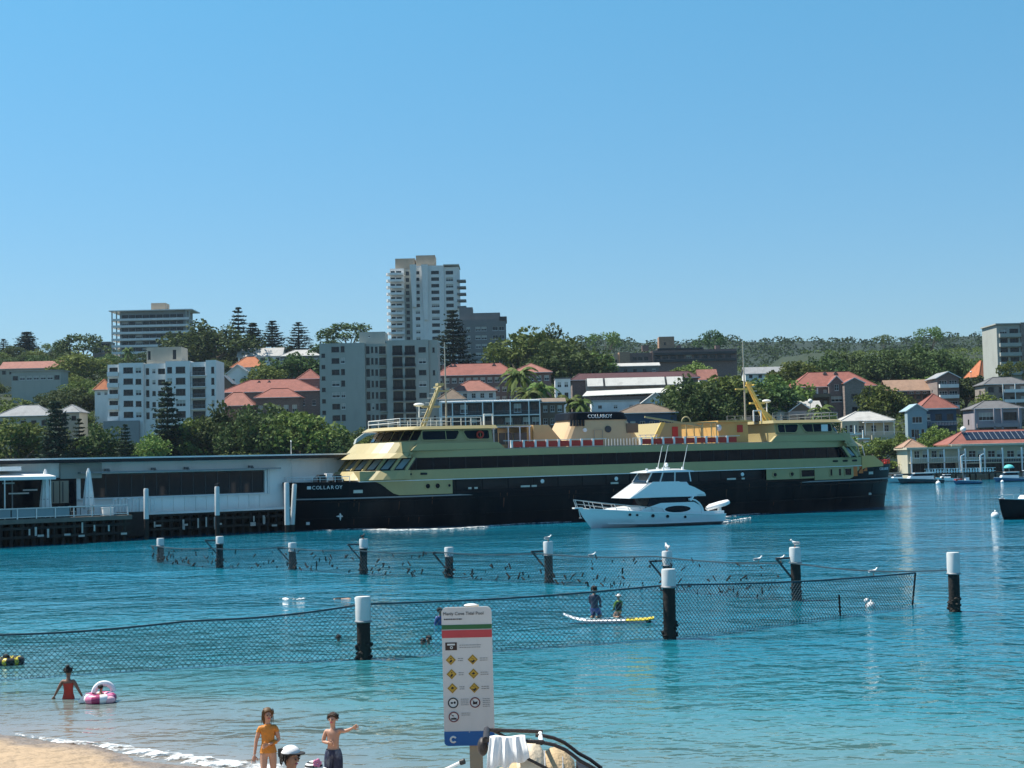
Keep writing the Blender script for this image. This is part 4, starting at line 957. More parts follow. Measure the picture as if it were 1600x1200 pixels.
for i in range(n_):
    a_ = x0_ + (x1_ - x0_) * i / n_ + .06; c_ = x0_ + (x1_ - x0_) * (i + 1) / n_ - .06
    f0_, f1_ = .25, .80; ya, yb = -1.1 + 5.85 * f0_, -1.1 + 5.85 * f1_; za, zb_ = V(1560, 693) + .05 + rh_ * f0_ + .1, V(1560, 693) + .05 + rh_ * f1_ + .1
    mb = MB(); mb.hexa([(a_, ya, za), (c_, ya, za), (c_, yb, zb_), (a_, yb, zb_), (a_, ya, za + .06), (c_, ya, za + .06), (c_, yb, zb_ + .06), (a_, yb, zb_ + .06)])
    b.add('solar_panel', mb, [M['solar']], parent=rf)
    for fr in (0,):
        mb2 = MB(); mb2.bar((c_ + .06, ya, za + .05), (c_ + .06, yb, zb_ + .05), .07); b.add('panel_rail', mb2, [M['steel']], parent=rf)

# jetty and terrace in front of the clubhouse
jt = thing('jetty', 'dark timber jetty with white railing in front of the yellow clubhouse', 'jetty', at(1395, 750, 313))
mb = MB(); mb.box(0, 34, 0, 5, .9, 1.2); mb.obj('deck', [M['timber_dark']], jt)
for i in range(9):
    for j in (0.4, 4.4):
        mb = MB(); mb.tube([(1 + i * 4, j, -2), (1 + i * 4, j, .9)], .18, 7); mb.obj('pile', [M['timber_dark']], jt)
mb = MB(); mb.bar((6.5, .1, 2.05), (21, .1, 2.05), .1); mb.bar((6.5, .1, 1.45), (21, .1, 1.45), .1); mb.obj('rail', [M['frame_white']], jt)
rr_ = random.Random(4)
for i in range(25):
    x_ = 7 + i * .56; mb = MB(); wq = rr_.uniform(.14, .34); mb.box(x_ - wq / 2, x_ + wq / 2, 0, .08, 1.22, 1.98 + rr_.uniform(-.15, .15)); mb.obj('picket', [M['frame_white']], jt)
for k, (px, py) in enumerate(((1503, 712), (1533, 711))):
    p = at(px, 742, 314); q = at(px, py, 314)
    t = thing('davit_post', ['left white hooked davit post joined by a crossbar on the jetty', 'right white hooked davit post joined by a crossbar on the jetty'][k], 'post', (p.x, 314, 1.2), 0, 'davit posts on the jetty'); h = q.z - 1.2
    mb = MB(); mb.bar((0, 0, 0), (0, 0, h), .28); mb.bar((0, 0, h - .1), (.7, 0, h + .25), .22); mb.obj('post', [M['frame_white']], t)
    if k == 0:
        mb = MB(); mb.bar((.15, 0, h - 1.0), (at(1533, py, 314).x - p.x - .15, 0, h - 1.0), .16); mb.obj('crossbar', [M['frame_white']], t)
for lab, px, py, Y in (('white globe lamp on a tall post beside the grey gabled house', 1266, 627, 380), ('white globe lamp at the left end of the clubhouse solar roof', 1505, 671, 322), ('thin street lamp post between the flats and the orange roof', 1517, 581, 440)):
    g = at(px, py, Y); z0 = terr(g.x, Y) if Y > 326 else 1.5
    t = thing('street_lamp', lab, 'street lamp', (g.x, Y, z0)); h = g.z - z0; mb = MB(); mb.tube([(0, 0, -.5), (0, 0, h - .3)], [.11, .06], 7); mb.obj('post', [M['grey_metal']], t)
    mb = MB(); mb.ell((0, 0, h), (.62, .62, .62) if Y < 400 else (.3, .3, .25), 12, 8); mb.obj('globe', [M['white_paint']], t, True)

# white van parked on the slope
vo = at(1342, 703, 350); van = thing('parked_van', 'white van parked below the cream cottage', 'van', vo)
mb = MB(); mb.side([(0, .35), (4.9, .35), (4.9, 1.2), (4.75, 1.95), (1.5, 1.95), (.75, 1.25), (.05, 1.05)], 0, 1.8); mb.obj('body', [M['boat_white']], van)
mb = MB(); mb.side([(1.55, 1.25), (4.5, 1.25), (4.45, 1.75), (1.75, 1.75)], -.03, -.005); mb.obj('side_window', [M['glass_dark']], van)
mb = MB(); mb.hexa([(.80, .1, 1.27), (.80, 1.7, 1.27), (1.46, 1.7, 1.90), (1.46, .1, 1.90), (.76, .1, 1.30), (.76, 1.7, 1.30), (1.42, 1.7, 1.93), (1.42, .1, 1.93)]); mb.obj('windscreen', [M['glass_dark']], van)
for x_ in (1.0, 3.9):
    for y_ in (.12, 1.68):
        mb = MB(); mb.torus((x_, y_, .35), .24, .11, 'y', 16, 6); w_ = mb.obj('wheel', [M['black_rubber']], van, True); mb = MB(); mb.tube([(x_, y_ - .06, .35), (x_, y_ + .06, .35)], .2, 10); mb.obj('rim', [M['steel']], w_)
mb = MB(); mb.box(-3, 9, -1.5, 3.5, -1.2, .0); 
ps = mb.obj('parking_bay', [M['asphalt']], None, loc=vo); tag(ps, kind='structure')
# ------------------------------------------------------------------ trees placed as in the photograph
for px, yt, yb, Y, k, wd, lab in (
    (42, 519, 575, 760, 'pine_c', 2.3, 'broad dark pine on the skyline left of the banded block'),
    (6, 530, 575, 740, 'pine_b', 2.2, 'dark pine on the skyline at the left edge of the photo'),
    (373, 481, 560, 650, 'pine_b', 1.5, 'tallest Norfolk pine on the skyline, right of the banded block'),
    (396, 505, 560, 655, 'pine_c', 1.6, 'shorter pine just right of the tallest skyline pine'),
    (426, 502, 560, 680, 'pine_a', 1.9, 'symmetrical tiered pine on the skyline above the pale long roofs'),
    (467, 504, 560, 690, 'pine_b', 2.3, 'flat-topped pine on the skyline left of the grey corner block'),
    (88, 628, 716, 330, 'pine_c', 1.35, 'large dark pine behind the wharf on the left, in front of a grey roof'),
    (262, 598, 716, 340, 'pine_a', 1.1, 'tall tiered pine in front of the white block of flats'),
    (196, 664, 716, 326, 'pine_a', 1.25, 'small tiered pine behind the wharf roof, left of the tall pine'),
    (124, 655, 716, 336, 'pine_b', 1.3, 'dark pine right of the large pine behind the wharf'),
    (709, 486, 585, 560, 'pine_a', 1.5, 'tall dark pine beside the foot of the white tower')):
    tree_px('norfolk_pine', lab, k, px, yt, yb, Y, wd)
for px, yt, yb, Y, k, wd, lab in (
    (545, 503, 560, 700, 'open_a', 1.5, 'spreading flat-crowned tree on the skyline above the grey corner block'),
    (945, 517, 552, 800, 'open_b', 1.3, 'open umbrella-shaped tree on the ridge above the brown complex'),
    (1453, 509, 545, 640, 'open_b', 1.0, 'lone crooked tree on the ridge above the fig trees'),
    (1381, 521, 545, 700, 'open_b', .9, 'small thin tree on the ridge left of the lone crooked tree'),
    (1113, 514, 552, 760, 'open_a', .8, 'dark tree rising behind the brown complex on the ridge'),
    (128, 520, 590, 700, 'open_a', 1.2, 'tall open-crowned tree left of the banded block'),
    (84, 535, 575, 720, 'open_b', 1.3, 'low flat-topped tree on the left skyline between the pines'),
    (330, 505, 590, 620, 'fig', 1.2, 'dense tree against the right side of the banded block'),
    (305, 520, 585, 660, 'round_b', 1.0, 'dark tree touching the right end of the banded block'),
    (120, 548, 610, 560, 'round_c', 1.5, 'light green rounded trees crown beside the flat grey roof'),
    (457, 545, 590, 520, 'round_b', 1.4, 'dark round tree in front of the pale long roofs'),
    (410, 565, 602, 500, 'round_c', 1.4, 'light green tree right of the orange gabled roof'),
    (818, 514, 590, 520, 'round_d', 1.2, 'bright crowned tree right of the grey stepped block'),
    (850, 513, 592, 540, 'fig', 1.0, 'tall mixed green tree behind the red range'),
    (882, 528, 600, 500, 'round_b', 1.3, 'dark conical tree above the maroon roof end'),
    (925, 545, 600, 560, 'round_a', 1.3, 'mid green tree left of the orange brick tower'),
    (1088, 563, 598, 520, 'round_c', 1.5, 'pale green rounded tree below the brown complex'),
    (1085, 592, 690, 378, 'fig', .85, 'big leafy tree right of the stepped roofs, left of the after mast'),
    (1130, 580, 690, 384, 'round_a', 1.1, 'tall leafy tree just left of the after mast'),
    (1180, 585, 690, 392, 'round_b', 1.2, 'dark leafy tree behind the after mast stays'),
    (1216, 590, 660, 400, 'round_d', 1.1, 'leafy tree left of the red-roofed brick hall'),
    (1245, 560, 640, 470, 'round_a', 1.1, 'grey-green tree behind the left end of the brick hall'),
    (1290, 551, 600, 500, 'fig', 1.0, 'dense dark fig tree behind the brick hall roof'),
    (1330, 549, 605, 510, 'fig', 1.1, 'dark fig tree above the chimneys of the brick hall'),
    (1385, 548, 606, 500, 'fig', 1.1, 'broad fig tree behind the tan ridged roof'),
    (1432, 539, 606, 505, 'fig', 1.15, 'tallest dense fig tree on the right slope'),
    (1478, 550, 600, 495, 'fig', 1.0, 'dark fig tree right of the tallest one, behind the gabled flats'),
    (1510, 586, 640, 440, 'round_b', 1.2, 'dark tree right of the narrow brick flats'),
    (1374, 597, 668, 395, 'round_a', 1.05, 'round bright-leaved tree with a visible trunk between the cottage and the tan roof'),
    (1587, 560, 600, 435, 'open_b', .9, 'thin tree in front of the right-hand flats'),
    (1540, 610, 668, 392, 'round_c', .9, 'light green tree left of the lilac house'),
    (1462, 662, 716, 345, 'round_c', 1.0, 'round clipped tree in front of the blue house'),
    (1408, 672, 716, 345, 'round_c', .75, 'pale green small tree between the cottage and blue house'),
    (1290, 640, 690, 362, 'open_a', .8, 'open leafy tree beside the cottage'),
    (1300, 668, 712, 345, 'round_b', 1.1, 'dark bushy tree above the after end of the ferry'),
    (1328, 680, 716, 338, 'round_d', .9, 'low green tree left of the parked van'),
    (20, 655, 716, 335, 'round_d', 1.4, 'wide park tree with gaps at the far left behind the wharf'),
    (55, 660, 716, 342, 'round_a', 1.2, 'mid green park tree left of the large dark pine'),
    (160, 660, 716, 340, 'round_b', 1.2, 'dark park tree left of the small pine behind the wharf'),
    (235, 672, 716, 331, 'round_c', 1.0, 'light green low tree below the white block of flats'),
    (305, 648, 716, 345, 'round_a', 1.2, 'park tree right of the tall tiered pine'),
    (352, 634, 716, 348, 'fig', .95, 'broad dark park tree in front of the red roofs'),
    (402, 640, 716, 340, 'fig', .9, 'broad park tree below the pale-columned red-roofed wing'),
    (424, 625, 712, 360, 'round_b', 1.1, 'tall dark tree crown rising in front of the red roofs'),
    (455, 636, 716, 343, 'round_a', 1.2, 'leafy park tree left of the grey corner block'),
    (488, 646, 716, 338, 'round_d', 1.2, 'bright leafy tree at the foot of the grey corner block'),
    (530, 670, 716, 332, 'round_b', 1.0, 'low dark tree above the wharf roof near the ferry bow'),
    (570, 676, 716, 345, 'round_c', .9, 'green bushy tree behind the grey pavilion roof'),
    (1405, 714, 742, 328, 'bush_l', 1.6, 'yellow-green bush left of the clubhouse corner'),
    (865, 695, 715, 330, 'bush', 2.0, 'green shrub glimpsed between the yellow funnel casings of the ferry')):
    tree_px('broadleaf_tree' if 'bush' not in k else 'bush', lab, k, px, yt, yb, Y, wd, cat='tree' if 'bush' not in k else 'bush')
for px, yt, yb, Y, lab in ((812, 568, 660, 400, 'palm in front of the dark brick range with fronds over its roof'), (828, 600, 668, 380, 'shorter palm right of the balcony flats roof'), (846, 592, 668, 385, 'palm with pale fronds left of the narrow pale house'),
    (893, 612, 672, 375, 'broad palm right of the small brown flats'), (908, 618, 672, 372, 'low palm beside the stepped white roofs'), (1052, 598, 650, 420, 'palm at the right end of the stepped roofs'), (200, 540, 560, 600, 'small palm at the top left corner of the white block roof'), (1283, 628, 690, 365, 'palm-like tree by the globe lamp')):
    tree_px('palm_tree', lab, 'palm', px, yt, yb, Y, 1.0, cat='palm')
# the wooded slope between the houses: alike trees that nothing tells apart
rs = random.Random(42); boxes = []
for t in TREES:
    pass
kinds = ['round_a', 'round_b', 'round_d', 'round_b', 'fig', 'round_c', 'open_a']
cnt = 0; tries = 0
while cnt < 215 and tries < 9000:
    tries += 1
    px = rs.uniform(-120, 1720); Y = 332 + 470 * rs.random() ** 1.25
    x = at(px, 600, Y).x; z = terr(x, Y); h = rs.uniform(7, 12) if Y > 380 else rs.uniform(5, 8.5); wd = rs.uniform(1.0, 1.5)
    k = rs.choice(kinds); rx = TREE_KINDS[k][2] * h / TREE_KINDS[k][3] * wd * FPX / Y
    cx, cyt = proj((x, Y, z + h)); _, cyb = proj((x, Y, z + h * .25))
    if px > 880 and Y > 530: continue
    if Y > 560 and cyt < (528 if px < 600 else 534): continue
    bad = False
    for (x0, y0, x1, y1, YB) in RECTS:
        if cx + rx * .9 > x0 and cx - rx * .9 < x1 and cyb > y0 and cyt < y1 and Y < YB + 9: bad = True; break
        if abs(Y - YB) < 16 and cx + rx > x0 and cx - rx < x1: bad = True; break
    if bad: continue
    if any(abs(x - q[0]) < 3.2 and abs(Y - q[1]) < 6 for q in boxes): continue
    boxes.append((x, Y))
    near = next(p_ for q_, p_ in ((90, 'at the far left edge'), (170, 'left of the white block of flats'), (345, 'around the white block of flats'), (500, 'around the long red roof'), (690, 'around the grey corner block'), (870, 'around the long brick range'), (1100, 'around the maroon-roofed building'), (1235, 'behind the after mast of the ferry'), (1380, 'around the red-roofed brick hall'), (1515, 'around the blue house'), (9999, 'towards the right edge')) if px < q_)
    look = {'round_a': 'mid green rounded', 'round_b': 'dark rounded', 'round_c': 'light green rounded', 'round_d': 'low spreading', 'fig': 'broad dense', 'open_a': 'open-crowned dark'}[k]
    lv = 'lower' if Y < 400 else ('middle' if Y < 480 else ('upper' if Y < 600 else 'topmost'))
    g_, l_ = 'trees filling the %s slope' % lv, '%s tree on the %s slope %s' % (look, lv, near)
    tree('broadleaf_tree', l_, k, x, Y, z - .3, h, wd, group=g_); cnt += 1
# shrubs along the harbour edge on the right
for i in range(16):
    px = 1290 + i * 9 + rs.uniform(-3, 3); Y = 331 + rs.uniform(0, 10); x = at(px, 700, Y).x
    tree('bush', 'low green shrub, %s from the ferry stern in the strip below the cottage' % 'first second third fourth fifth sixth seventh eighth ninth tenth eleventh twelfth thirteenth fourteenth fifteenth sixteenth'.split()[i], 'bush' if i % 3 else 'bush_l', x, Y, terr(x, Y) - .2, rs.uniform(1.2, 2.4), 1.3, group='shrubs along the harbour edge', cat='bush')

# scrub and garden planting covering the slope between trunks
rng = np.random.default_rng(5); P = []
for k in range(3600):
    Y = 331 + 520 * rng.random() ** 1.4; px = rng.uniform(-150, 1750); x = at(px, 600, Y).x; z = terr(x, Y)
    _, cy = proj((x, Y, z + 1.6))
    if any(x0 - 6 < px < x1 + 6 and y0 < cy < y1 and Y < YB + 6 for (x0, y0, x1, y1, YB) in RECTS): continue
    r = rng.uniform(.9, 2.3) * (1 if Y < 450 else 1.4); m = int(16 * r); d = rng.normal(size=(m, 3)); d /= np.linalg.norm(d, axis=1)[:, None]; d[:, 2] = np.abs(d[:, 2]) * .75
    P.append(np.array([x, Y, z]) + d * r)
tag(put('ground_cover', quads_mesh('ground_cover', leaf_quads(np.concatenate(P), .95, rng, up=.4), [M['leaf_mid']])), kind='stuff')
# ------------------------------------------------------------------ the wharf
WO = Vector((-41.49, 124.06, 0)); WA = math.atan2(.60865, .79344)
wh = thing('wharf_building', 'long low white wharf building with a dark roof edge and a strip of dark windows', 'wharf', WO, WA)
def wp(s, y, z): return WO + Vector((math.cos(WA) * s - math.sin(WA) * y, math.sin(WA) * s + math.cos(WA) * y, z))
class WB(Bld):
    def __init__(s): s.root = wh
wb = WB()
mm('w_wharf', (.93, .92, .89), .7, var=.04, scale=.5, dirt=(.36, .36, .34), dscale=.5, damt=.3)
wins = []
n_ = 22
wins = [(7.2 + 12 + 8.75, 3.5 - 2.1, 17.4, 2.05, 'slide', .35)]
wb.walls(-12, 46, 1.2, 16, 2.1, 6.52, 'w_wharf', {'front': wins}, roof=False, foot=0)
# panelled lower wall, board by board
for i in range(13):
    mb = MB(); a_ = 11.4 + i * 1.05; mb.box(a_, a_ + 1.02, 1.12, 1.195, 2.12, 3.38); mb.obj('panel', [M['w_wharf']], wh)
mb = MB(); mb.box(7.0, 25.0, .95, 1.19, 3.38, 3.46); mb.obj('sill', [M['frame_white']], wh)
mb = MB(); mb.box(6.9, 25.8, .25, 1.19, 5.62, 5.74); mb.obj('window_hood', [M['grey_metal']], wh)
mb = MB(); mb.box(24.82, 25.02, 1.0, 1.19, 3.46, 5.6); mb.obj('trim', [M['frame_white']], wh)
mb = MB(); mb.box(-12.5, 46.5, -.2, 17, 6.53, 6.80); rf = mb.obj('roof', [M['navy_dark']], wh)
mb = MB(); mb.box(-12.6, 46.6, -.3, 17.1, 6.803, 6.93); mb.obj('roof_cap', [M['white_paint']], rf)
mb = MB(); mb.box(5.4, 9.0, .9, 1.18, 5.2, 6.5); mb.obj('grey_panel', [M['w_grey']], wh)
for s_ in (9.3, 13.5, 16.6, 22.9):
    mb = MB(); mb.box(s_, s_ + .35, .8, 1.1, 5.78, 5.98); mb.tube([(s_ + .2, .8, 5.85), (s_ + .2, .5, 5.75)], .09, 6); mb.obj('flood_lamp', [M['grey_metal']], wh)
# tan doors and dark shopfront on the terrace
mb = MB(); mb.box(-12, 6.8, 1.0, 1.19, 2.12, 5.3); mb.obj('shopfront', [M['glass_dark']], wh)
for i, s_ in enumerate((4.55, 5.35)):
    mb = MB(); mb.box(s_, s_ + .72, .85, .98, 3.2, 5.05); d = mb.obj('door', [M['w_tan']], wh); mb = MB(); mb.box(s_ + .18, s_ + .26, .82, .848, 3.3, 4.95); mb.obj('door_stile', [M['frame_dark']], d)
for i in range(5):
    mb = MB(); mb.box(-11.5 + i * 3.2, -11.4 + i * 3.2, .9, .99, 2.12, 5.3); mb.obj('mullion', [M['grey_metal']], wh)
for s_, l_, z_ in ((.5, 1.0, 4.9), (1.0, 1.7, 4.05), (2.2, 1.2, 4.3)):
    mb = MB(); mb.box(s_, s_ + l_, .8, .84, z_, z_ + .12); mb.obj('light_strip', [M['white_paint']], wh)
# deck and piles
dk = thing('wharf_deck', 'dark timber wharf deck on many piles standing in the water', 'jetty', WO, WA)
mb = MB(); mb.box(-12.5, 46.5, .35, 17, 1.75, 2.1); mb.obj('deck', [M['timber_dark']], dk)
mb = MB(); mb.box(-12.5, 9.9, -3.2, .348, 1.75, 2.1); mb.obj('terrace_deck', [M['timber_grey']], dk)
rp_ = random.Random(8)
mb = MB(); mb.box(10.0, 46.4, .22, .345, 1.95, 2.14); mb.obj('deck_edge', [M['white_paint']], dk)
for i in range(46):
    s_ = -12 + i * .85 + rp_.uniform(-.1, .1); yy = (-2.9 if s_ < 9.8 else .6)
    mb = MB(); mb.tube([(s_, yy, -3), (s_ + rp_.uniform(-.05, .05), yy, 1.75)], .16, 7); mb.obj('pile', [M['timber_dark']], dk)
    mb = MB(); mb.tube([(s_ + .3, yy + 2.2, -3), (s_ + .3, yy + 2.2, 1.75)], .17, 7); mb.obj('pile', [M['timber_dark']], dk)
for z_ in (.55, 1.25):
    mb = MB(); mb.box(-12, 9.8, -3.12, -2.98, z_, z_ + .22); mb.obj('waler', [M['timber_dark']], dk); mb = MB(); mb.box(10, 26.4, .36, .46, z_, z_ + .22); mb.obj('waler', [M['timber_dark']], dk)
mb = MB(); mb.box(-12.3, 46, 3.5, 3.7, -3, 1.74); mb.obj('back_sheeting', [M['timber_dark']], dk)
# pale shelly patches and whitened fender timbers
for i in range(30):
    s_ = (rp_.uniform(1, 9.6), rp_.uniform(12.8, 20.5), rp_.uniform(22.6, 26.2))[i % 3]
    yy = -3.16 if s_ < 9.8 else .30
    w_ = rp_.choice((.12, .16, .5)); h_ = rp_.choice((.7, .85, .5)) if w_ < .2 else .16; z_ = rp_.uniform(.4, .95)
    mb = MB(); mb.box(s_, s_ + w_, yy - .06, yy, z_, z_ + h_); mb.obj('fender_timber', [M['oyster']], dk)
mb = MB(); mb.box(9.95, 12.7, -.15, .2, .2, 2.25); mb.obj('landing_wall', [M['timber_dark']], dk)
# terrace railing
mb = MB(); mb.bar((-12, -3.1, 2.95), (9.6, -3.1, 2.95), .09); mb.bar((-12, -3.1, 2.25), (9.6, -3.1, 2.25), .06)
tr = mb.obj('railing', [M['steel']], dk)
for i in range(15):
    mb = MB(); mb.bar((-12 + i * 1.54, -3.1, 2.1), (-12 + i * 1.54, -3.1, 2.95), .09); mb.obj('rail_post', [M['steel']], tr)
mb = MB(); mb.box(-12, -.2, -3.06, -3.03, 2.26, 2.9); mb.box(-.1, 4.6, -3.06, -3.03, 2.26, 2.9); mb.obj('glass_panel', [M['glass_pale']], tr)

# closed parasols on the terrace
for i, (px, lab) in enumerate(((62, 'closed white parasol on the wharf terrace, nearer the left edge'), (131, 'closed white parasol on the wharf terrace beside the dark window strip'))):
    p = wp((3.4, 7.05)[i], -1.0, 2.1); u_ = thing('parasol', lab, 'parasol', p, 0, 'closed parasols on the wharf')
    mb = MB(); mb.tube([(0, 0, 0), (0, 0, 3.95)], .05, 6); mb.obj('pole', [M['steel']], u_)
    mb = MB(); rings = []
    for z_, r_ in ((.55, .36), (.9, .40), (1.8, .33), (2.8, .23), (3.6, .15), (3.95, .05)):
        rings.append([(math.cos(a) * r_ * (1 + .22 * (k % 2)), math.sin(a) * r_ * (1 + .22 * (k % 2)), z_) for k, a in enumerate(np.linspace(0, 2 * math.pi, 16, endpoint=False))])
    mb.loft(rings); mb.obj('canopy', [M['white_paint']], u_); mb = MB(); mb.torus((0, 0, 1.5), .37, .025, 'z', 14, 5); mb.obj('strap', [M['grey_metal']], u_)
aw = thing('awning', 'broad white awning over the terrace at the left edge', 'awning', wp(-4, -1.2, 2.1), WA)
mb = MB(); mb.hexa([(-8, -1.6, 3.15), (7.6, -1.6, 3.1), (7.6, 2.1, 3.45), (-8, 2.1, 3.5), (-8, -1.6, 3.45), (7.6, -1.6, 3.35), (7.6, 2.1, 3.75), (-8, 2.1, 3.85)]); mb.obj('canopy', [M['white_paint']], aw)
mb = MB(); mb.box(-8, 5.2, -.4, 1.9, 3.86, 4.2); mb.obj('upper_canopy', [M['boat_white']], aw)
for s_ in (-7.5, -2, 3.5, 7.2):
    mb = MB(); mb.bar((s_, -1.4, 0), (s_, -1.4, 3.2), .09); mb.obj('post', [M['steel']], aw)
# tables, chairs
for i, (s_, y_, lab) in enumerate(((.4, -1.8, 'round cafe table behind the terrace railing nearest the left edge'), (1.9, -2.0, 'cafe table behind the railing left of the first parasol'), (4.6, -1.9, 'cafe table behind the railing between the two parasols'), (6.1, -1.6, 'cafe table just left of the second parasol'))):
    t = thing('cafe_table', lab, 'table', wp(s_, y_, 2.1), WA, 'tables on the wharf terrace'); mb = MB(); mb.tube([(0, 0, .72), (0, 0, .76)], .42, 14); mb.obj('table_top', [M['w_tan']], t); mb = MB(); mb.tube([(0, 0, .03), (0, 0, .718)], .04, 6); mb.tube([(0, 0, 0), (0, 0, .028)], .25, 10); mb.obj('pedestal', [M['grey_metal']], t)
for i, (s_, y_, a_) in enumerate(((-.3, -2.0, 1), (1.2, -2.2, -1), (2.7, -2.0, 1), (3.9, -2.1, -1), (5.3, -1.9, 1), (6.8, -2.0, -1))):
    t = thing('cafe_chair', ['pale cafe chair left of the leftmost cafe table on the terrace', 'pale cafe chair right of the leftmost cafe table on the terrace', 'pale cafe chair right of the second cafe table on the terrace', 'pale cafe chair between the two parasols, left of the third table', 'pale cafe chair between the third and fourth cafe tables', 'pale cafe chair beside the second parasol, right of the last table'][i], 'chair', wp(s_, y_, 2.1), WA + a_ * 1.57, 'chairs on the wharf terrace')
    mb = MB(); mb.box(-.22, .22, -.22, .22, .42, .47); mb.obj('seat', [M['w_beige']], t); mb = MB(); mb.box(-.22, .22, .2, .24, .472, .9); mb.obj('backrest', [M['w_beige']], t)
    for a2 in (-1, 1):
        for b2 in (-1, 1):
            mb = MB(); mb.bar((a2 * .19, b2 * .19, 0), (a2 * .19, b2 * .19, .419), .035); mb.obj('leg', [M['grey_metal']], t)
bx = thing('planter_box', 'square white box standing at the edge of the terrace', 'box', wp(8.05, -2.4, 2.1), WA)
mb = MB(); mb.box(-.45, .45, -.3, .3, .02, .62); mb.obj('body', [M['white_paint']], bx); mb = MB(); mb.box(-.48, .48, -.33, .33, .622, .68); mb.obj('lid', [M['frame_white']], bx)
hoops = ['first white barrier hoop from the left on the wharf edge', 'second white barrier hoop from the left on the wharf edge', 'third white barrier hoop from the left on the wharf edge', 'fourth white barrier hoop from the left on the wharf edge', 'white barrier hoop nearest the tall white pile', 'white barrier hoop just right of the tall white pile']
for i in range(6):
    s_ = 9.55 + i * .62 + (.35 if i == 5 else 0); t = thing('barrier_hoop', hoops[i], 'barrier', wp(s_, -.02, 2.25), WA, 'white hoops on the wharf edge')
    mb = MB(); mb.tube([(0, 0, 0), (0, 0, 1.0), (.08, 0, 1.1), (.34, 0, 1.1)], .075, 7); mb.tube([(.30, 0, 0), (.34, 0, 1.1)], .05, 6); mb.obj('hoop', [M['white_paint']], t); mb = MB(); mb.tube([(0, 0, .5), (.32, 0, .5)], .03, 5); mb.obj('crossbar', [M['white_paint']], t)
# people on the terrace are only dark flecks in the photograph; the piles at the berth:
def mooring_pile(lab, px, py_top, py_w, hw=.21, split=.0, rake=0.0, Y=None, group='white mooring piles along the wharf'):
    g = gnd(px, py_w); t = thing('mooring_pile', lab, 'pile', (g.x, g.y, 0), 0, group); h = at(px, py_top, g.y).z
    mb = MB(); mb.tube([(0, 0, -3), (0, 0, h * split)], hw, 10); mb.obj('shaft', [M['timber_dark']], t)
    mb = MB(); mb.tube([(0, 0, h * split), (rake, 0, h - .1), (rake, 0, h)], [hw * 1.06, hw * 1.06, hw * .85], 12); mb.obj('sleeve', [M['sleeve_paint']], t, True); return t
mooring_pile('tall white-topped pile in front of the lower white wharf wall', 340, 760, 838, .2, .42)
mooring_pile('white-topped pile at the left end of the barrier hoops', 229, 763, 843, .2, .40)
mooring_pile('left one of the two pale piles at the ferry bow', 449, 754, 832, .22, .15)
mooring_pile('right one of the two pale piles leaning at the ferry bow', 457, 756, 831, .2, .15, .25)
fl_ = thing('flagpole', 'thin pale pole standing on the ferry wharf near the bow', 'pole', wp(27.1, .7, 2.1), 0)
mb = MB(); mb.tube([(0, 0, 0), (0, 0, 6.0)], [.06, .03], 6); mb.obj('mast', [M['steel']], fl_); mb = MB(); mb.ell((0, 0, 6.03), (.07, .07, .07), 8, 6); mb.obj('finial', [M['white_paint']], fl_)
# grey pavilion roof beyond the berth
pv = thing('ferry_pavilion', 'low grey curved pavilion roof showing just left of the ferry wheelhouse', 'pavilion', at(555, 712, 182), R(8))
mb = MB(); mb.side([(0, 1.4), (.2, 2.0), (1.2, 2.7), (3.2, 3.0), (6.5, 3.05), (6.5, 2.75), (3.2, 2.7), (1.4, 2.3)], -1, 6); mb.obj('roof', [M['w_grey']], pv)
mb = MB(); mb.box(.6, 6.4, .2, 5.5, -9, 1.4); mb.obj('wall', [M['frame_dark']], pv); mb = MB(); mb.box(4.0, 6.5, -.8, -.2, 1.6, 2.65); mb.obj('fascia', [M['w_brown']], pv)
# ------------------------------------------------------------------ the ferry (double-ended; local x along the keel, origin amidships at the waterline)
FA, FB = Vector((-19.97, 141.01, 0)), Vector((40.18, 168.93, 0))
fdir = (FB - FA).normalized(); FANG = math.atan2(fdir.y, fdir.x)
fe = thing('ferry', 'large green and cream double-ended passenger ferry with a black hull and buff funnel', 'ferry', (FA + FB) / 2, FANG)
fe.rotation_euler = (0, R(-.28), FANG); fe.scale = (1.012, 1, 1)
def fadd(name, mb, m, smooth=False, parent=None):
    return mb.obj(name, [M[m]] if isinstance(m, str) else [M[x] for x in m], parent or fe, smooth)
BW = 6.4
mm('rust', (.075, .035, .02), .9, var=.4, scale=6)
def hw(x, z):
    Le = 33.1 + max(0, z) / 4.5 * .95
    t = min(1.0, abs(x) / Le); p = 3.2 + .42 * max(0, z); w_ = BW * (1 - t ** p) ** .75
    return w_ * (.93 + .07 * min(1, max(0, z) / 3))
def top(x):
    a = abs(x)
    if a > 27.2: return 4.42 + .10 * (a - 27.2) / 6.8
    if a > 24.8:
        f = (a - 24.8) / 2.4; return 3.08 + (4.42 - 3.08) * (f * f * (3 - 2 * f)) ** .8
    return 3.08
xs = sorted(set([round(x, 2) for x in np.linspace(-33.9, 33.9, 69)] + [s * q for s in (-1, 1) for q in (24.8, 25.2, 25.6, 26.0, 26.4, 26.8, 27.2, 33.95, 34.04)]))
mb = MB()
for sg in (-1, 1):
    rings = []
    for x in xs:
        tp = top(x); lv = [-1.2, -.3, .5, 1.3, 2.1, 2.6, tp]
        rings.append([(x if z > 4 else max(-33.15 - max(0, z) / 4.5 * .95, min(33.15 + max(0, z) / 4.5 * .95, x)), sg * hw(x, z), z) for z in lv])
    mb.loft(rings, closed=False, caps=False)
fadd('hull', mb, 'navy', True)
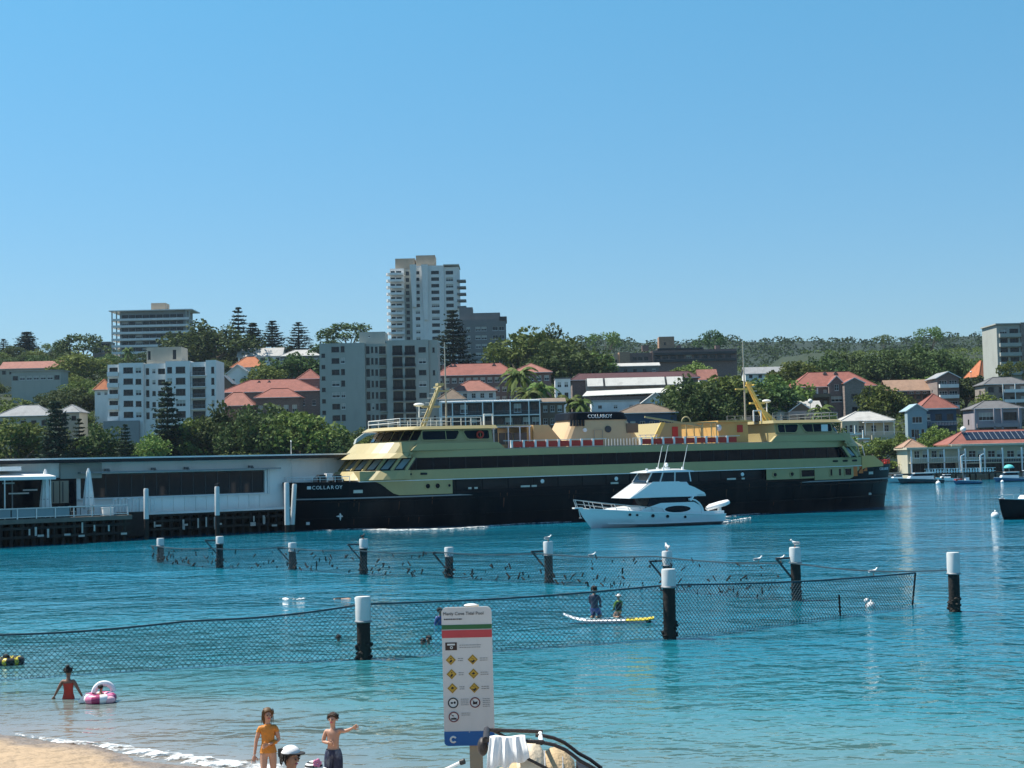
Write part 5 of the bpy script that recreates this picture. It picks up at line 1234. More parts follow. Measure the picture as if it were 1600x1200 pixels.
# rust weeping from the scuppers, shell plate seams
rr_r = random.Random(12); mb = MB()
for i in range(34):
    x_ = rr_r.uniform(-30, 31); z1_ = rr_r.choice((2.55, 3.0, 1.05)); l_ = rr_r.uniform(.25, .9); w_ = rr_r.uniform(.03, .09)
    a_, c_ = (x_, -hw(x_, z1_) - .006, z1_), (x_ + rr_r.uniform(-.03, .03), -hw(x_, z1_ - l_) - .006, z1_ - l_); mb.face([(a_[0] - w_, a_[1], a_[2]), (a_[0] + w_, a_[1], a_[2]), (c_[0] + w_ * .3, c_[1], c_[2]), (c_[0] - w_ * .3, c_[1], c_[2])])
tag(fadd('rust_streaks', mb, 'rust'), kind='stuff')
for x_ in np.arange(-29, 30, 5.8):
    mb = MB(); zs_ = (.3, 1.3, 2.3, top(x_) - .1)
    for z0_, z1_ in zip(zs_[:-1], zs_[1:]): mb.bar((x_, -hw(x_, z0_) - .004, z0_), (x_, -hw(x_, z1_) - .004, z1_), .035, .02)
    fadd('plate_seam', mb, 'navy')
# rubbing strakes, draught scuppers
mb = MB()
for sg in (-1, 1):
    for z_, w_ in ((2.62, .14), (1.15, .1)):
        mb = MB(); pts = [(x, sg * (hw(x, z_) + .03), z_) for x in np.linspace(-32.8, 32.8, 60)]
        for a_, c_ in zip(pts[:-1], pts[1:]): mb.bar(a_, c_, w_, w_)
        fadd('rubbing_strake', mb, 'navy')
def outline(x0, x1, off=0.0, z=4.3, n=46, maxw=6.3):
    px_ = np.linspace(x0, x1, n); a = [(x, -max(.05, min(maxw, hw(x, z) - .12) + off)) for x in px_]
    return a + [(x, -y) for x, y in a[::-1]]
def deckprism(name, x0, x1, z0, z1, off, m, inset_top=0.0, maxw=6.3, parent=None, sx=0.0):
    o0 = outline(x0, x1, off, maxw=maxw); o1 = outline(x0 + sx, x1 - sx, off - inset_top, maxw=maxw)
    mb = MB(); mb.prism(o0, z0, z1, 0, o1); return fadd(name, mb, m, parent=parent)
deckprism('main_deck', -33.2, 33.2, 2.9, 3.02, 0.0, 'grey_metal')
for s in (-1, 1):
    mb = MB(); mb.prism(outline(*sorted((s * 26.9, s * 33.5)), -.05), 3.9, 3.98); fadd('foredeck', mb, 'grey_metal')
# main deck house: near-black colour stands for shaded openings amidships, cream plating at both ends
deckprism('main_deck_house', -25.8, 25.8, 3.02, 4.38, -.55, 'navy_dark')
def side_panel(name, x0, x1, z0, z1, off, m, th=.06, n=14, parent=None, sides=(-1, 1), prof=None):
    out = None
    for sg in sides:
        mb = MB(); rings = []
        for x in np.linspace(x0, x1, n):
            y = sg * (min(6.3, hw(x, 4.3) - .12) + off); zz0 = z0 if prof is None else max(z0, prof(x))
            rings.append([(x, y, zz0), (x, y - sg * th, zz0), (x, y - sg * th, z1), (x, y, z1)])
        mb.loft(rings); out = fadd(name, mb, m, parent=parent)
    return out
for s in (-1, 1):
    x0, x1 = sorted((s * 19.9, s * 26.9))
    side_panel('plating', x0, x1, 3.1, 4.38, .02, 'cream', prof=lambda x: top(x) - .02)
    x0, x1 = sorted((s * 13.9, s * 19.85))
    if s > 0: side_panel('plating', x0, x1, 3.3, 4.38, -.02, 'cream', sides=(-1,)); side_panel('plating', x0, x1, 3.3, 4.38, -.02, 'cream', sides=(1,))
for x_ in np.arange(-19.6, 13.6, 2.55):
    side_panel('stanchion', x_, x_ + .1, 3.08, 4.38, .0, 'navy', n=2)
side_panel('bulwark', -19.8, 13.7, 3.02, 3.42, .02, 'navy')
def bowed(s, xs, xe, ym, D, n=18):
    pts = [(s * xs, -ym)] + [(s * (xe - D + D * math.cos(q)), ym * math.sin(q)) for q in np.linspace(-math.pi / 2, math.pi / 2, n)] + [(s * xs, ym)]
    return pts
def fside(x, off=0.0): return -(min(6.3, hw(x, 4.3) - .12) + off)
def port(x, z, r=.26, parent=None):
    y = fside(x, .03); mb = MB(); mb.torus((x, y, z), r, .06, 'y', 14, 6); o = fadd('porthole', mb, 'cream', True); mb = MB(); mb.tube([(x, y + .02, z), (x, y - .015, z)], r * .95, 14); fadd('pane', mb, 'glass_dark', parent=o)
for x_ in (-22.2, -21.3, -20.2): port(x_, 3.85, .27 if x_ < -21 else .18)
for x_ in (14.9, 17.0): port(x_, 3.8, .24)
def sqwin(x0, x1, z0, z1, m='glass_dark', fr='navy', off=.025, name='window'):
    y0, y1 = fside(x0, off), fside(x1, off); mb = MB()
    P = lambda x, z, d=0: (x, y0 + (y1 - y0) * (x - x0) / (x1 - x0) - d, z)
    mb.hexa([P(x0, z0), P(x1, z0), P(x1, z0, -.05), P(x0, z0, -.05), P(x0, z1), P(x1, z1), P(x1, z1, -.05), P(x0, z1, -.05)]); o = fadd(name, mb, m)
    fb = MB()
    for a_, c_ in (((x0, z0), (x1, z0)), ((x1, z0), (x1, z1)), ((x1, z1), (x0, z1)), ((x0, z1), (x0, z0))): fb.bar(P(*a_, .03), P(*c_, .03), .08)
    fadd('frame', fb, fr, parent=o); return o
for a_, c_ in ((18.1, 19.9), (21.9, 23.5), (24.0, 25.0)): sqwin(a_, c_, 3.45, 4.2, fr='cream')
# saloon deck: fascia, window band, upper bulwark
deckprism('fascia', -28.2, 28.2, 4.40, 5.34, .12, 'cream', inset_top=-.04)
deckprism('white_moulding', -28.3, 28.3, 4.382, 4.398 + .05, .17, 'white_paint')
bandp = deckprism('window_band', -23.9, 23.9, 5.342, 6.44, -.12, 'glass_dark')
for x_ in np.arange(-23.2, 23.4, 1.55): side_panel('mullion', x_, x_ + .07, 5.36, 6.42, -.10, 'navy_dark', n=2, parent=bandp, sides=(-1,))
deckprism('upper_bulwark', -24.6, 24.6, 6.442, 7.08, .08, 'cream', inset_top=.05)
deckprism('sun_deck', -24.3, 24.3, 7.082, 7.14, -.1, 'grey_metal')
for s in (-1, 1):
    # bulwark rising to the bridge, and the bridge house itself
    x0, x1 = sorted((s * 15.4, s * 26.3))
    pr = [(s * 14.6, 7.1), (s * 15.3, 7.72), (s * 23.2, 7.72), (s * 23.9, 7.1)]
    for y0, y1 in ((-6.12, -5.75), (5.75, 6.12)):
        pts = pr if s < 0 else pr[::-1]
        mb = MB(); mb.side(pts, y0, y1); fadd('bridge_bulwark', mb, 'cream')
    mb = MB(); mb.prism(bowed(s, 15.6, 26.9, 5.95, 3.2), 7.14, 7.9, 0, bowed(s, 15.6, 26.1, 5.7, 3.2)); fadd('bridge_base', mb, 'cream')
    mb = MB(); mb.prism(bowed(s, 15.6, 24.9, 5.55, 2.2), 7.902, 9.02, 0, bowed(s, 15.6, 24.2, 5.3, 2.2)); bh = fadd('wheelhouse', mb, 'cream')
    mb = MB(); mb.prism(bowed(s, 15.2, 25.7, 5.85, 2.6), 9.022, 9.32, 0, bowed(s, 15.3, 25.2, 5.6, 2.6)); fadd('wheelhouse_roof', mb, 'cream')
    # side windows with rounded corners, each leaning with the wall
    for (a_, c_, sk) in ((18.9, 22.6, .55), (15.9, 18.4, -.45)):
        xs_ = [a_ + .45, c_ - .1, c_ - .1 - (.0 if sk > 0 else .0), a_]
        q = [(a_ + .55, 8.02), (c_ - .15, 8.02), (c_, 8.2), (c_ - .05, 8.8), (c_ - .2, 8.92), (a_ + .1, 8.92), (a_ - .05, 8.75), (a_ + .3, 8.12)] if sk > 0 else [(a_ + .15, 8.02), (c_ - .45, 8.02), (c_ - .2, 8.15), (c_ + .1, 8.75), (c_ - .05, 8.92), (a_ + .15, 8.92), (a_, 8.8), (a_, 8.15)]
        for sg in (-1, 1):
            mb = MB(); yy = lambda x, z: 5.56 - .25 * (z - 7.9) / 1.12
            mb.loft([[(s * x, sg * (yy(x, z) + .04), z) for x, z in q], [(s * x, sg * (yy(x, z) - .16), z) for x, z in q]]); wo = fadd('bridge_window', mb, 'glass_dark')
            fb = MB(); F_ = [(s * x, sg * (yy(x, z) + .05), z) for x, z in q]
            for i in range(len(F_)): fb.bar(F_[i], F_[(i + 1) % len(F_)], .1)
            xm = a_ + (c_ - a_) * .36; fb.bar((s * xm, sg * (yy(xm, 8.03) + .04), 8.03), (s * xm, sg * (yy(xm, 8.9) + .04), 8.9), .07)
            fadd('frame', fb, 'cream', parent=wo)
    if s < 0:
        mb = MB(); mb.torus((-16.9, -5.66, 8.45), .3, .09, 'y', 16, 6); fadd('lifebuoy', mb, 'red_paint', True)
    else:
        mb = MB(); mb.box(21.2, 22.0, -5.6, -5.52, 8.1, 8.8); fadd('notice_board', mb, 'frame_white')
    # raked front windows of the wheelhouse
    def el(xe, ym, D, q): return (s * (xe - D + D * math.cos(q)), ym * math.sin(q))
    n_ = 9
    for i in range(n_):
        qa, qb = -1.45 + 2.9 * i / n_ + .03, -1.45 + 2.9 * (i + 1) / n_ - .03
        B1, B2, T1, T2 = el(24.86, 5.52, 2.2, qa), el(24.86, 5.52, 2.2, qb), el(24.30, 5.34, 2.2, qa), el(24.30, 5.34, 2.2, qb); e = s * .12
        mb = MB(); mb.hexa([(B1[0] + s * .06, B1[1], 8.05), (B2[0] + s * .06, B2[1], 8.05), (B2[0] - e, B2[1] * .98, 8.05), (B1[0] - e, B1[1] * .98, 8.05), (T1[0] + s * .06, T1[1], 8.92), (T2[0] + s * .06, T2[1], 8.92), (T2[0] - e, T2[1] * .98, 8.92), (T1[0] - e, T1[1] * .98, 8.92)])
        fadd('front_window', mb, 'glass_dark')
    # saloon front: bowed coaming, sunlit posts and big windows under a visor
    mb = MB(); mb.prism(bowed(s, 24.0, 29.4 if s < 0 else 28.4, 6.1 if s < 0 else 5.4, 4.6), 4.55, 5.36, 0, bowed(s, 24.0, 28.6 if s < 0 else 28.0, 6.1 if s < 0 else 5.4, 4.4)); fadd('front_coaming', mb, 'cream')
    mb = MB(); mb.prism(bowed(s, 23.85, 28.1, 5.85, 4.1), 5.362, 6.46, 0, bowed(s, 23.85, 27.2, 5.8, 4.0)); fg = fadd('front_glazing', mb, 'glass')
    mb = MB(); mb.prism(bowed(s, 23.9, 28.5, 6.2, 4.2), 6.462, 6.95, 0, bowed(s, 24.0, 27.6, 6.05, 4.0)); fadd('visor', mb, 'cream')
    mb = MB(); mb.prism(bowed(s, 24.65, 27.5, 5.95, 3.6), 6.952, 7.9, 0, bowed(s, 24.65, 26.6, 5.7, 3.4)); fadd('bridge_front', mb, 'cream')
    for i in range(11):
        q = -1.5 + 3.0 * i / 10; B1, T1 = el(28.28, 5.98, 4.2, q), el(27.3, 5.9, 4.05, q)
        mb = MB(); mb.bar((B1[0], B1[1], 5.36), (T1[0], T1[1], 6.5), .24); fadd('window_post', mb, 'cream')
        if i < 10:
            q2 = q + .15; q3 = q + .15; C1, C2 = el(28.16, 5.90, 4.12, q + .08), el(28.16, 5.90, 4.12, q + .22); D1, D2 = el(27.26, 5.84, 4.02, q + .08), el(27.26, 5.84, 4.02, q + .22)
            mb = MB(); k_ = s * .03; mb.hexa([(C1[0], C1[1], 5.5), (C2[0], C2[1], 5.5), (C2[0] + k_, C2[1], 5.5), (C1[0] + k_, C1[1], 5.5), (D1[0], D1[1], 6.36), (D2[0], D2[1], 6.36), (D2[0] + k_, D2[1], 6.36), (D1[0] + k_, D1[1], 6.36)]); fadd('pane', mb, 'glass_pale', parent=fg)  # pale pane colour stands for the sunlit wall seen through the glass
    # slots in the fascia
    for x_ in (25.4, 24.0, 22.6):
        mb = MB(); y = fside(x_, .16); mb.tube([(s * x_ - .3, y, 4.98), (s * x_ + .3, y, 4.98)], .1, 8); fadd('fairlead', mb, 'navy_dark')
    # foredeck gear and bow rail
    mb = MB(); mb.tube([(s * 30.6, -1.1, 4.55), (s * 30.6, 1.1, 4.55)], .35, 10); mb.box(s * 30.6 - .4, s * 30.6 + .4, -.4, .4, 3.98, 4.5); fadd('winch', mb, 'grey_metal' if s < 0 else 'red_paint')
    for x_ in (31.2, 29.9):
        for sg in (-1, 1):
            mb = MB(); yy = sg * max(.3, hw(x_, 4.3) - .8); mb.tube([(s * x_, yy, 3.98), (s * x_, yy, 4.95)], .16, 8); mb.box(s * x_ - .3, s * x_ + .3, yy - .22, yy + .22, 4.951, 5.05); fadd('bollard', mb, 'navy')
    mb = MB()
    for sg in (-1, 1):
        prev = None
        for x_ in np.linspace(29.0, 33.7, 9):
            p = (s * x_, sg * max(.05, hw(x_, 4.4) - .12), top(x_)); mb.bar(p, (p[0], p[1], p[2] + .48), .04)
            if prev: mb.bar((prev[0], prev[1], prev[2] + .48), (p[0], p[1], p[2] + .48), .05); mb.bar((prev[0], prev[1], prev[2] + .25), (p[0], p[1], p[2] + .25), .03)
            prev = p
    fadd('bow_rail', mb, 'white_paint' if s < 0 else 'red_paint')
    if s > 0:
        for sg in (-1, 1):
            mb = MB(); rings = []
            for x in np.linspace(26.6, 30.6, 7):
                y = sg * (hw(x, 4.4) + .06); zt = 5.45 - max(0, x - 28.6) * .42; rings.append([(x, y, top(x) - .2), (x, y - sg * .06, top(x) - .2), (x, y - sg * .06, zt), (x, y, zt)])
            mb.loft(rings); fadd('quarter_plating', mb, 'cream_orange')
        for x_ in (25.6, 26.5, 27.2):
            mb = MB(); y = fside(x_, .05); mb.box(x_ - .3, x_ + .25, y - .03, y + .2, 3.35 + (x_ - 25.6) * .3, 4.36); fadd('door', mb, 'orange_paint')
        rr2 = random.Random(2)
        for i in range(26):
            mb = MB(); x_ = rr2.uniform(29.6, 33.5); y_ = rr2.uniform(-.8, .8) * max(.2, hw(x_, 4.4) - .4); r_ = rr2.uniform(.12, .26); mb.ell((x_, y_, 4.55 + rr2.uniform(0, .35)), (r_, r_, r_ * .8), 8, 5); fadd('fender', mb, 'red_paint', True)
    else:
        for x_, z_ in ((-30.9, 4.95), (-30.2, 5.05), (-29.4, 4.9)):
            mb = MB(); mb.box(x_ - .35, x_ + .25, -2.2, -1.4, z_ - .45, z_ + .2); fadd('deck_box', mb, 'frame_dark' if z_ != 5.05 else 'white_paint')
# hull fittings: hawse plates, discs, star mark
def hull_plate(name, x, z, w_, h_, m):
    y0, y1 = -hw(x - w_ / 2, z) - .03, -hw(x + w_ / 2, z) - .03; mb = MB()
    mb.hexa([(x - w_ / 2, y0, z - h_ / 2), (x + w_ / 2, y1, z - h_ / 2), (x + w_ / 2, y1 + .1, z - h_ / 2), (x - w_ / 2, y0 + .1, z - h_ / 2), (x - w_ / 2, y0, z + h_ / 2), (x + w_ / 2, y1, z + h_ / 2), (x + w_ / 2, y1 + .1, z + h_ / 2), (x - w_ / 2, y0 + .1, z + h_ / 2)]); fadd(name, mb, m)
hull_plate('hawse_plate', -28.3, 3.55, .75, .28, 'oyster'); hull_plate('hawse_plate', 28.3, 3.6, .8, .28, 'oyster'); hull_plate('anchor_plate', 28.8, 1.4, .5, .3, 'oyster')
hull_plate('hull_disc', -32.2, 4.0, .28, .28, 'frame_white'); hull_plate('hull_disc', -32.1, .75, .26, .26, 'frame_white')
mb = MB(); y = -hw(-29.6, 1.4) - .05
for a in range(4):
    c_, s_ = math.cos(a * 1.5708), math.sin(a * 1.5708); q = [(0, 0), (.16, .1), (.5, 0), (.16, -.1)]
    mb.side([(-29.6 + (u * c_ - v * s_) * .8, 1.35 + (u * s_ + v * c_) * .8) for u, v in q], y - .02, y + .06)
fadd('star_mark', mb, 'frame_white')
for x_, w_ in ((-13.2, .9), (-12.1, .5), (-3.8, .8), (14.2 - 5, 1.0), (-18.4, .3), (-17.8, .3), (10.9, .35)):
    side_panel('deck_fitting', x_, x_ + w_, 3.45, 3.62, .06, 'oyster', n=2, sides=(-1,))
for x_ in (-3.2, 11.0, -11.0):
    mb = MB(); mb.ell((x_, fside(x_, .05), 3.95), (.2, .08, .2), 10, 6); fadd('deck_lamp', mb, 'white_paint', True)
# sun deck: funnel
def ring_rr(x0, x1, y, z, r):
    pts = []
    for cx, cy, a0 in ((x1 - r, y - r, 0), (x0 + r, y - r, 90), (x0 + r, -y + r, 180), (x1 - r, -y + r, 270)):
        for k in range(5): a = R(a0 + 22.5 * k); pts.append((cx + r * math.cos(a), cy + r * math.sin(a), z))
    return pts
mb = MB(); mb.loft([ring_rr(-6.9, 2.3, 2.5, 7.14, 1.0), ring_rr(-5.6, .7, 2.2, 9.75, .9)]); fn = fadd('funnel', mb, 'cream_funnel' if 'cream_funnel' in M else 'cream')
mb = MB(); mb.loft([ring_rr(-5.75, .85, 2.32, 9.752, .9), ring_rr(-5.6, .4, 2.2, 10.45, .8), ring_rr(-5.2, 0, 1.9, 10.55, .7)]); cap_ = fadd('funnel_cap', mb, 'navy', parent=fn)
for i in range(5):
    x_ = -5.9 + i * .33; mb = MB(); mb.box(x_, x_ + .16, -2.46, -2.2, 9.15, 9.75); fadd('funnel_vent', mb, 'navy_dark', parent=fn)
mb = MB(); mb.tube([(-1.8, -2.42, 8.8), (-1.8, -2.2, 8.8)], .34, 16); fadd('funnel_door', mb, 'frame_dark', parent=fn)
mb = MB(); mb.tube([(-4.4, -2.5, 8.75), (-4.4, -2.3, 8.75)], .2, 12); fadd('funnel_lamp', mb, 'white_paint', parent=fn)
mb = MB(); mb.box(.25, 1.55, -2.42, -2.30, 8.4, 9.35); fadd('grille', mb, 'w_brown', parent=fn)
mb = MB()
for a_, c_ in (((-3.4, 7.3), (-3.4, 8.75)), ((-3.4, 8.75), (-2.5, 8.75)), ((-2.5, 8.75), (-2.5, 7.3))): mb.bar((a_[0], -2.52, a_[1]), (c_[0], -2.46, c_[1]), .05)
fadd('door_frame', mb, 'w_tan', parent=fn)
# stair housings either side of the funnel
mb = MB(); mb.side([(-10.5, 7.14), (-10.5, 9.3), (-8.9, 9.3), (-7.0, 7.14)], -3.6, 3.6); fadd('stair_housing', mb, 'cream_buff' if 'cream_buff' in M else 'cream')
mb = MB(); mb.box(-11.1, -10.51, -3.4, 3.4, 7.14, 9.25); fadd('stair_door', mb, 'cream_orange')
mb = MB(); mb.side([(2.3, 7.14), (3.5, 9.3), (5.8, 9.3), (5.8, 7.14)], -3.6, 3.6); sh = fadd('stair_housing', mb, 'cream')
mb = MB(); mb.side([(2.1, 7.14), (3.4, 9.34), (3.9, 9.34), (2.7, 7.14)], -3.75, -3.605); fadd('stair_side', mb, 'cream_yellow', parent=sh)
mb = MB(); mb.box(4.7, 5.35, -3.66, -3.61, 7.5, 8.9); fadd('door', mb, 'red_paint', parent=sh)
mb = MB(); mb.box(9.9, 13.4, -3.9, 3.9, 7.14, 9.25); dh = fadd('deck_house', mb, 'cream_orange'); mb = MB(); mb.box(9.7, 13.7, -4.2, 4.2, 9.252, 9.42); fadd('deck_house_roof', mb, 'cream_orange', parent=dh)
mb = MB(); mb.box(12.1, 12.75, -3.98, -3.91, 8.2, 8.95); fadd('hose_locker', mb, 'red_paint', parent=dh)
mb = MB(); mb.ell((9.95, -3.9, 8.7), (.3, .25, .35), 10, 7); fadd('deck_lamp', mb, 'white_paint', True, parent=dh)
# shade frames
mb = MB()
for x_ in (-14.9, -13.4, -12.2, -11.2):
    for y_ in (-4.2, 4.2): mb.bar((x_, y_, 7.14), (x_, y_, 9.15), .1)
for y_ in (-4.2, 0, 4.2): mb.bar((-15.2, y_, 9.18), (-11.0, y_, 9.18), .12)
fadd('shade_frame', mb, 'white_paint')
mb = MB(); mb.box(-15.3, -11.1, -4.4, 4.4, 9.25, 9.33); fadd('shade_roof', mb, 'cream')
for i in range(5):
    mb = MB(); mb.box(-14.7 + i * .75, -14.1 + i * .75, -3.4, -3.3, 7.5, 8.6); fadd('bench_back', mb, 'timber_grey')
mb = MB()
for x_ in (6.1, 7.0, 8.0, 9.0, 9.6):
    for y_ in (-4.0, 4.0): mb.bar((x_, y_, 7.14), (x_, y_, 9.2), .09)
for y_ in (-4.0, 0, 4.0): mb.bar((5.8, y_, 9.22), (9.8, y_, 9.22), .1)
for y_ in np.linspace(-3.8, 3.8, 7): mb.bar((6.0, y_, 9.3), (9.7, y_, 9.3), .05)
mb.bar((1.2, -4.4, 9.9), (7.6, -4.4, 8.9), .16); mb.bar((7.6, -4.4, 7.14), (7.6, -4.4, 9.0), .14)
fadd('shade_frame', mb, 'cream')
mb = MB(); mb.torus((6.1, -4.0, 9.35), .5, .07, 'y', 14, 5, arc=(0, math.pi)); fadd('davit_hoop', mb, 'cream')
# rail with red buoyant boxes between white posts
for a_, c_, n_ in ((-13.9, -4.2, 8), (-.2, 10.8, 9)):
    for i in range(n_):
        p = a_ + (c_ - a_) * i / n_; q = a_ + (c_ - a_) * (i + 1) / n_
        mb = MB(); mb.box(p + .2, q - .1, -5.95, -5.55, 7.2, 7.72); fadd('float_box', mb, 'red_paint')
        mb = MB(); mb.box(p - .06, p + .14, -6.0, -5.8, 7.15, 7.86); fadd('rail_post', mb, 'white_paint')
    mb = MB(); mb.bar((a_ - .8, -5.9, 7.82), (c_ + .3, -5.9, 7.82), .05); fadd('top_rail', mb, 'white_paint')
mb = MB()
for i in range(12):
    x_ = -4.0 + i * .33; mb.bar((x_, -5.9, 7.14), (x_, -5.9, 7.8), .035)
for x_ in np.linspace(-14.8, 14.8, 40): mb.bar((x_, 5.9, 7.14), (x_, 5.9, 7.8), .05)
mb.bar((-14.8, 5.9, 7.8), (14.8, 5.9, 7.8), .06)
for x_ in (.4, 1.0, 1.6, 2.2): mb.bar((x_, -4.8, 7.14), (x_, -4.8, 8.1), .05)
mb.bar((.2, -4.8, 8.1), (2.4, -4.8, 8.1), .06); mb.bar((.2, -4.8, 7.7), (2.4, -4.8, 7.7), .04)
fadd('deck_rail', mb, 'white_paint')
# masts and bridge-top gear
for s, hx in ((-1, 17.9), (1, 15.7)):
    mb = MB(); mb.tube([(s * hx, 0, 9.3), (s * hx, 0, 17.5 if s < 0 else 17.9)], [.11, .05], 8); m_ = fadd('mast', mb, 'w_beige')
    x0, x1 = (20.4, 18.5) if s < 0 else (18.3, 16.1)
    mb = MB(); mb.bar((s * x0, -.35, 9.3), (s * x1, -.1, 13.4), .24); mb.bar((s * x0, .35, 9.3), (s * x1, .1, 13.4), .24); mb.box(s * x1 - .3, s * x1 + .3, -.35, .35, 13.3, 13.55)
    xm = (x0 + x1) / 2; mb.bar((s * xm - .9, 0, 11.3), (s * xm + .9, 0, 11.3), .3, .2); mb.bar((s * (x1 + .2), -1.0, 13.2), (s * (x1 + .2), 1.0, 13.2), .12); mb.bar((s * hx - 1.1, 0, 12.8), (s * hx + .3, 0, 12.8), .16)
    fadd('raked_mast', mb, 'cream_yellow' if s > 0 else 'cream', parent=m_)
    for j in range(9):
        f = j / 9; mb = MB(); xx = x0 + (x1 - x0) * f + .42; zz = 9.3 + 4.1 * f; mb.bar((s * xx - .2, 0, zz + .1), (s * xx + .2, 0, zz + .1), .06); fadd('rung', mb, 'white_paint', parent=m_)
    mb = MB(); mb.ell((s * (xm + 1.2), 0, 11.5), (.55, .3, .18), 10, 6); mb.bar((s * (xm + 1.2), 0, 10.3), (s * (xm + 1.2), 0, 11.4), .1); fadd('radar', mb, 'white_paint', True, parent=m_)
    mb = MB()
    for x_ in np.linspace(16.2, 24.2, 9):
        for y_ in (-4.3, 4.3): mb.bar((s * x_, y_, 9.32), (s * x_, y_, 10.1), .05)
    for z_ in (10.1, 9.75):
        for y_ in (-4.3, 4.3): mb.bar((s * 16.2, y_, z_), (s * 24.2, y_, z_), .05)
        mb.bar((s * 24.2, -4.3, z_), (s * 24.2, 4.3, z_), .05)
    fadd('roof_rail', mb, 'white_paint' if s < 0 else 'grey_metal')
    mb = MB(); mb.box(s * 14.9 - .5, s * 14.9 + .5, -3, -2.2, 9.34, 9.8); fadd('roof_box', mb, 'frame_dark')
    mb = MB(); mb.bar((s * 15.0 - .4, -3.2, 9.3), (s * 15.0 - .4, -3.2, 10.4), .12); mb.bar((s * 15.0 + .5, -3.2, 9.3), (s * 15.0 + .5, -3.2, 10.4), .12); mb.bar((s * 15.0 - .4, -3.2, 10.4), (s * 15.0 + .5, -3.2, 10.4), .12); fadd('roof_frame', mb, 'white_paint')
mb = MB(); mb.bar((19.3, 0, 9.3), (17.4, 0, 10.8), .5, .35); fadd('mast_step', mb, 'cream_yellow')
mb = MB()
for (x_, z_) in ((24.9, 7.75), (25.9, 7.25)):
    mb.bar((x_, -5.2, z_), (x_ + 1.6, -5.2, z_), .1); mb.bar((x_ + .8, -5.2, z_), (x_ + .8, -5.2, z_ + .9), .09)
for x_ in (26.8, 27.6, 28.2): mb.bar((x_, -3.4, 5.3), (x_ - .3, -3.4, 6.5), .1)
fadd('bow_frame', mb, 'white_paint')
# names
def text_obj(name, s, size, m, parent, loc, rot, ext=.004, align='LEFT'):
    cu = bpy.data.curves.new(name, 'FONT'); cu.body = s; cu.size = size; cu.extrude = ext; cu.align_x = align; cu.align_y = 'CENTER'; cu.resolution_u = 3
    to = bpy.data.objects.new('tmp_text', cu); COL.objects.link(to); dg = bpy.context.evaluated_depsgraph_get()
    me = bpy.data.meshes.new_from_object(to.evaluated_get(dg)); me.name = name; me.materials.clear(); me.materials.append(M[m]); bpy.data.objects.remove(to)
    o = bpy.data.objects.new(name, me); COL.objects.link(o); o.parent = parent; o.location = loc; o.rotation_euler = rot; return o
def hang(x, z, d=1.0): return math.atan2(-(hw(x + d, z) - hw(x - d, z)), 2 * d)
for x0_, sz in ((-32.0, .46), (29.9, .42)):
    x_ = x0_
    for ch in 'COLLAROY':
        text_obj('name_letter', ch, sz, 'frame_white', fe, (x_, -hw(x_, 4.0) - .06, 3.98), (R(88), 0, hang(x_ + .15, 4.0, .3)), .02); x_ += sz * (.66 if ch in 'L' else .84) * math.cos(hang(x_, 4.0, .3))
text_obj('ship_name', 'COLLAROY', .52, 'frame_white', cap_, (-4.0, -2.34, 10.08), (R(80), 0, 0), .03)
# bow wave and wash along the waterline
def wash(pts, seed=1):
    rr = random.Random(seed); mb = MB(); rings = []; P = []
    for (a, b_) in zip(pts[:-1], pts[1:]):
        for k in range(9): f = k / 9; P.append([a[i] + (b_[i] - a[i]) * f for i in range(3)])
    for px, py, hw_ in P:
        c = gnd(px, py, .02); h = hw_ * rr.uniform(.5, 1.4)
        rings.append([(c.x, c.y + q * h * 1.6, .012 + (1 - q * q) * .05 * rr.uniform(.4, 1.3)) for q in (-1, -.5, 0, .5, 1)])
    mb.loft(rings, closed=False, caps=False); return mb
for i, p in enumerate(([(490, 829, .2), (560, 826, .8), (620, 828, .9), (700, 826, .8), (760, 822, .6), (830, 817, .4), (900, 815, .3)], [(1120, 808, .6), (1160, 804, .9), (1215, 799, .9), (1255, 796, .6), (1320, 792, .3)], [(1108, 818, .25), (1128, 816, .6), (1150, 812, .4), (1175, 808, .3)])):
    tag(wash(p, i).obj('wash', [M['foam']], smooth=True), kind='stuff')
# ------------------------------------------------------------------ motor cruiser in front of the ferry
YA, YB_ = gnd(930, 825), gnd(1122, 817); yd = (YB_ - YA).normalized(); ya_ = math.atan2(yd.y, yd.x)
yt = thing('motor_cruiser', 'white flybridge motor cruiser passing in front of the ferry', 'motor boat', YA, ya_)
def boat_hull(L0, L1, beam, sheer, name, m, parent, full=.55, n=18, draft=.4, chine=.35, rake=None):
    """bow at L0 (small x), transom at L1; sheer(t) gives the deck height"""
    mb = MB(); rings = []
    for i in range(n + 1):
        t = i / n; x = L0 + (L1 - L0) * t; b_ = beam / 2 * min(1, (t / full)) ** .62 if t > 0 else 0.0
        b_ = max(b_, .02); zt = sheer(t); xr = (rake or 0) * max(0, 1 - t * 5)
        cb = b_ * (.62 + .3 * min(1, t * 1.6)); zc = chine * (1.25 - .5 * min(1, t * 2)) if t < .5 else chine * .75
        rings.append([(x, -b_, zt), (x + xr * .25, -(b_ * .45 + cb * .55), zc + (zt - zc) * .45), (x + xr * .55, -cb, zc), (x + xr, -.02, -draft), (x + xr, .02, -draft), (x + xr * .55, cb, zc), (x + xr * .25, (b_ * .45 + cb * .55), zc + (zt - zc) * .45), (x, b_, zt)])
    mb.loft(rings); return mb.obj(name, [M[m]], parent, True)
Y_ = lambda n, mb, m, sm=False, par=None: mb.obj(n, [M[m]], par or yt, sm)
sheer = lambda t: 1.72 - .95 * t ** .8 if t < .9 else .83
boat_hull(-1.55, 11.6, 4.1, sheer, 'hull', 'boat_white', yt, .42, rake=1.5)
mb = MB()
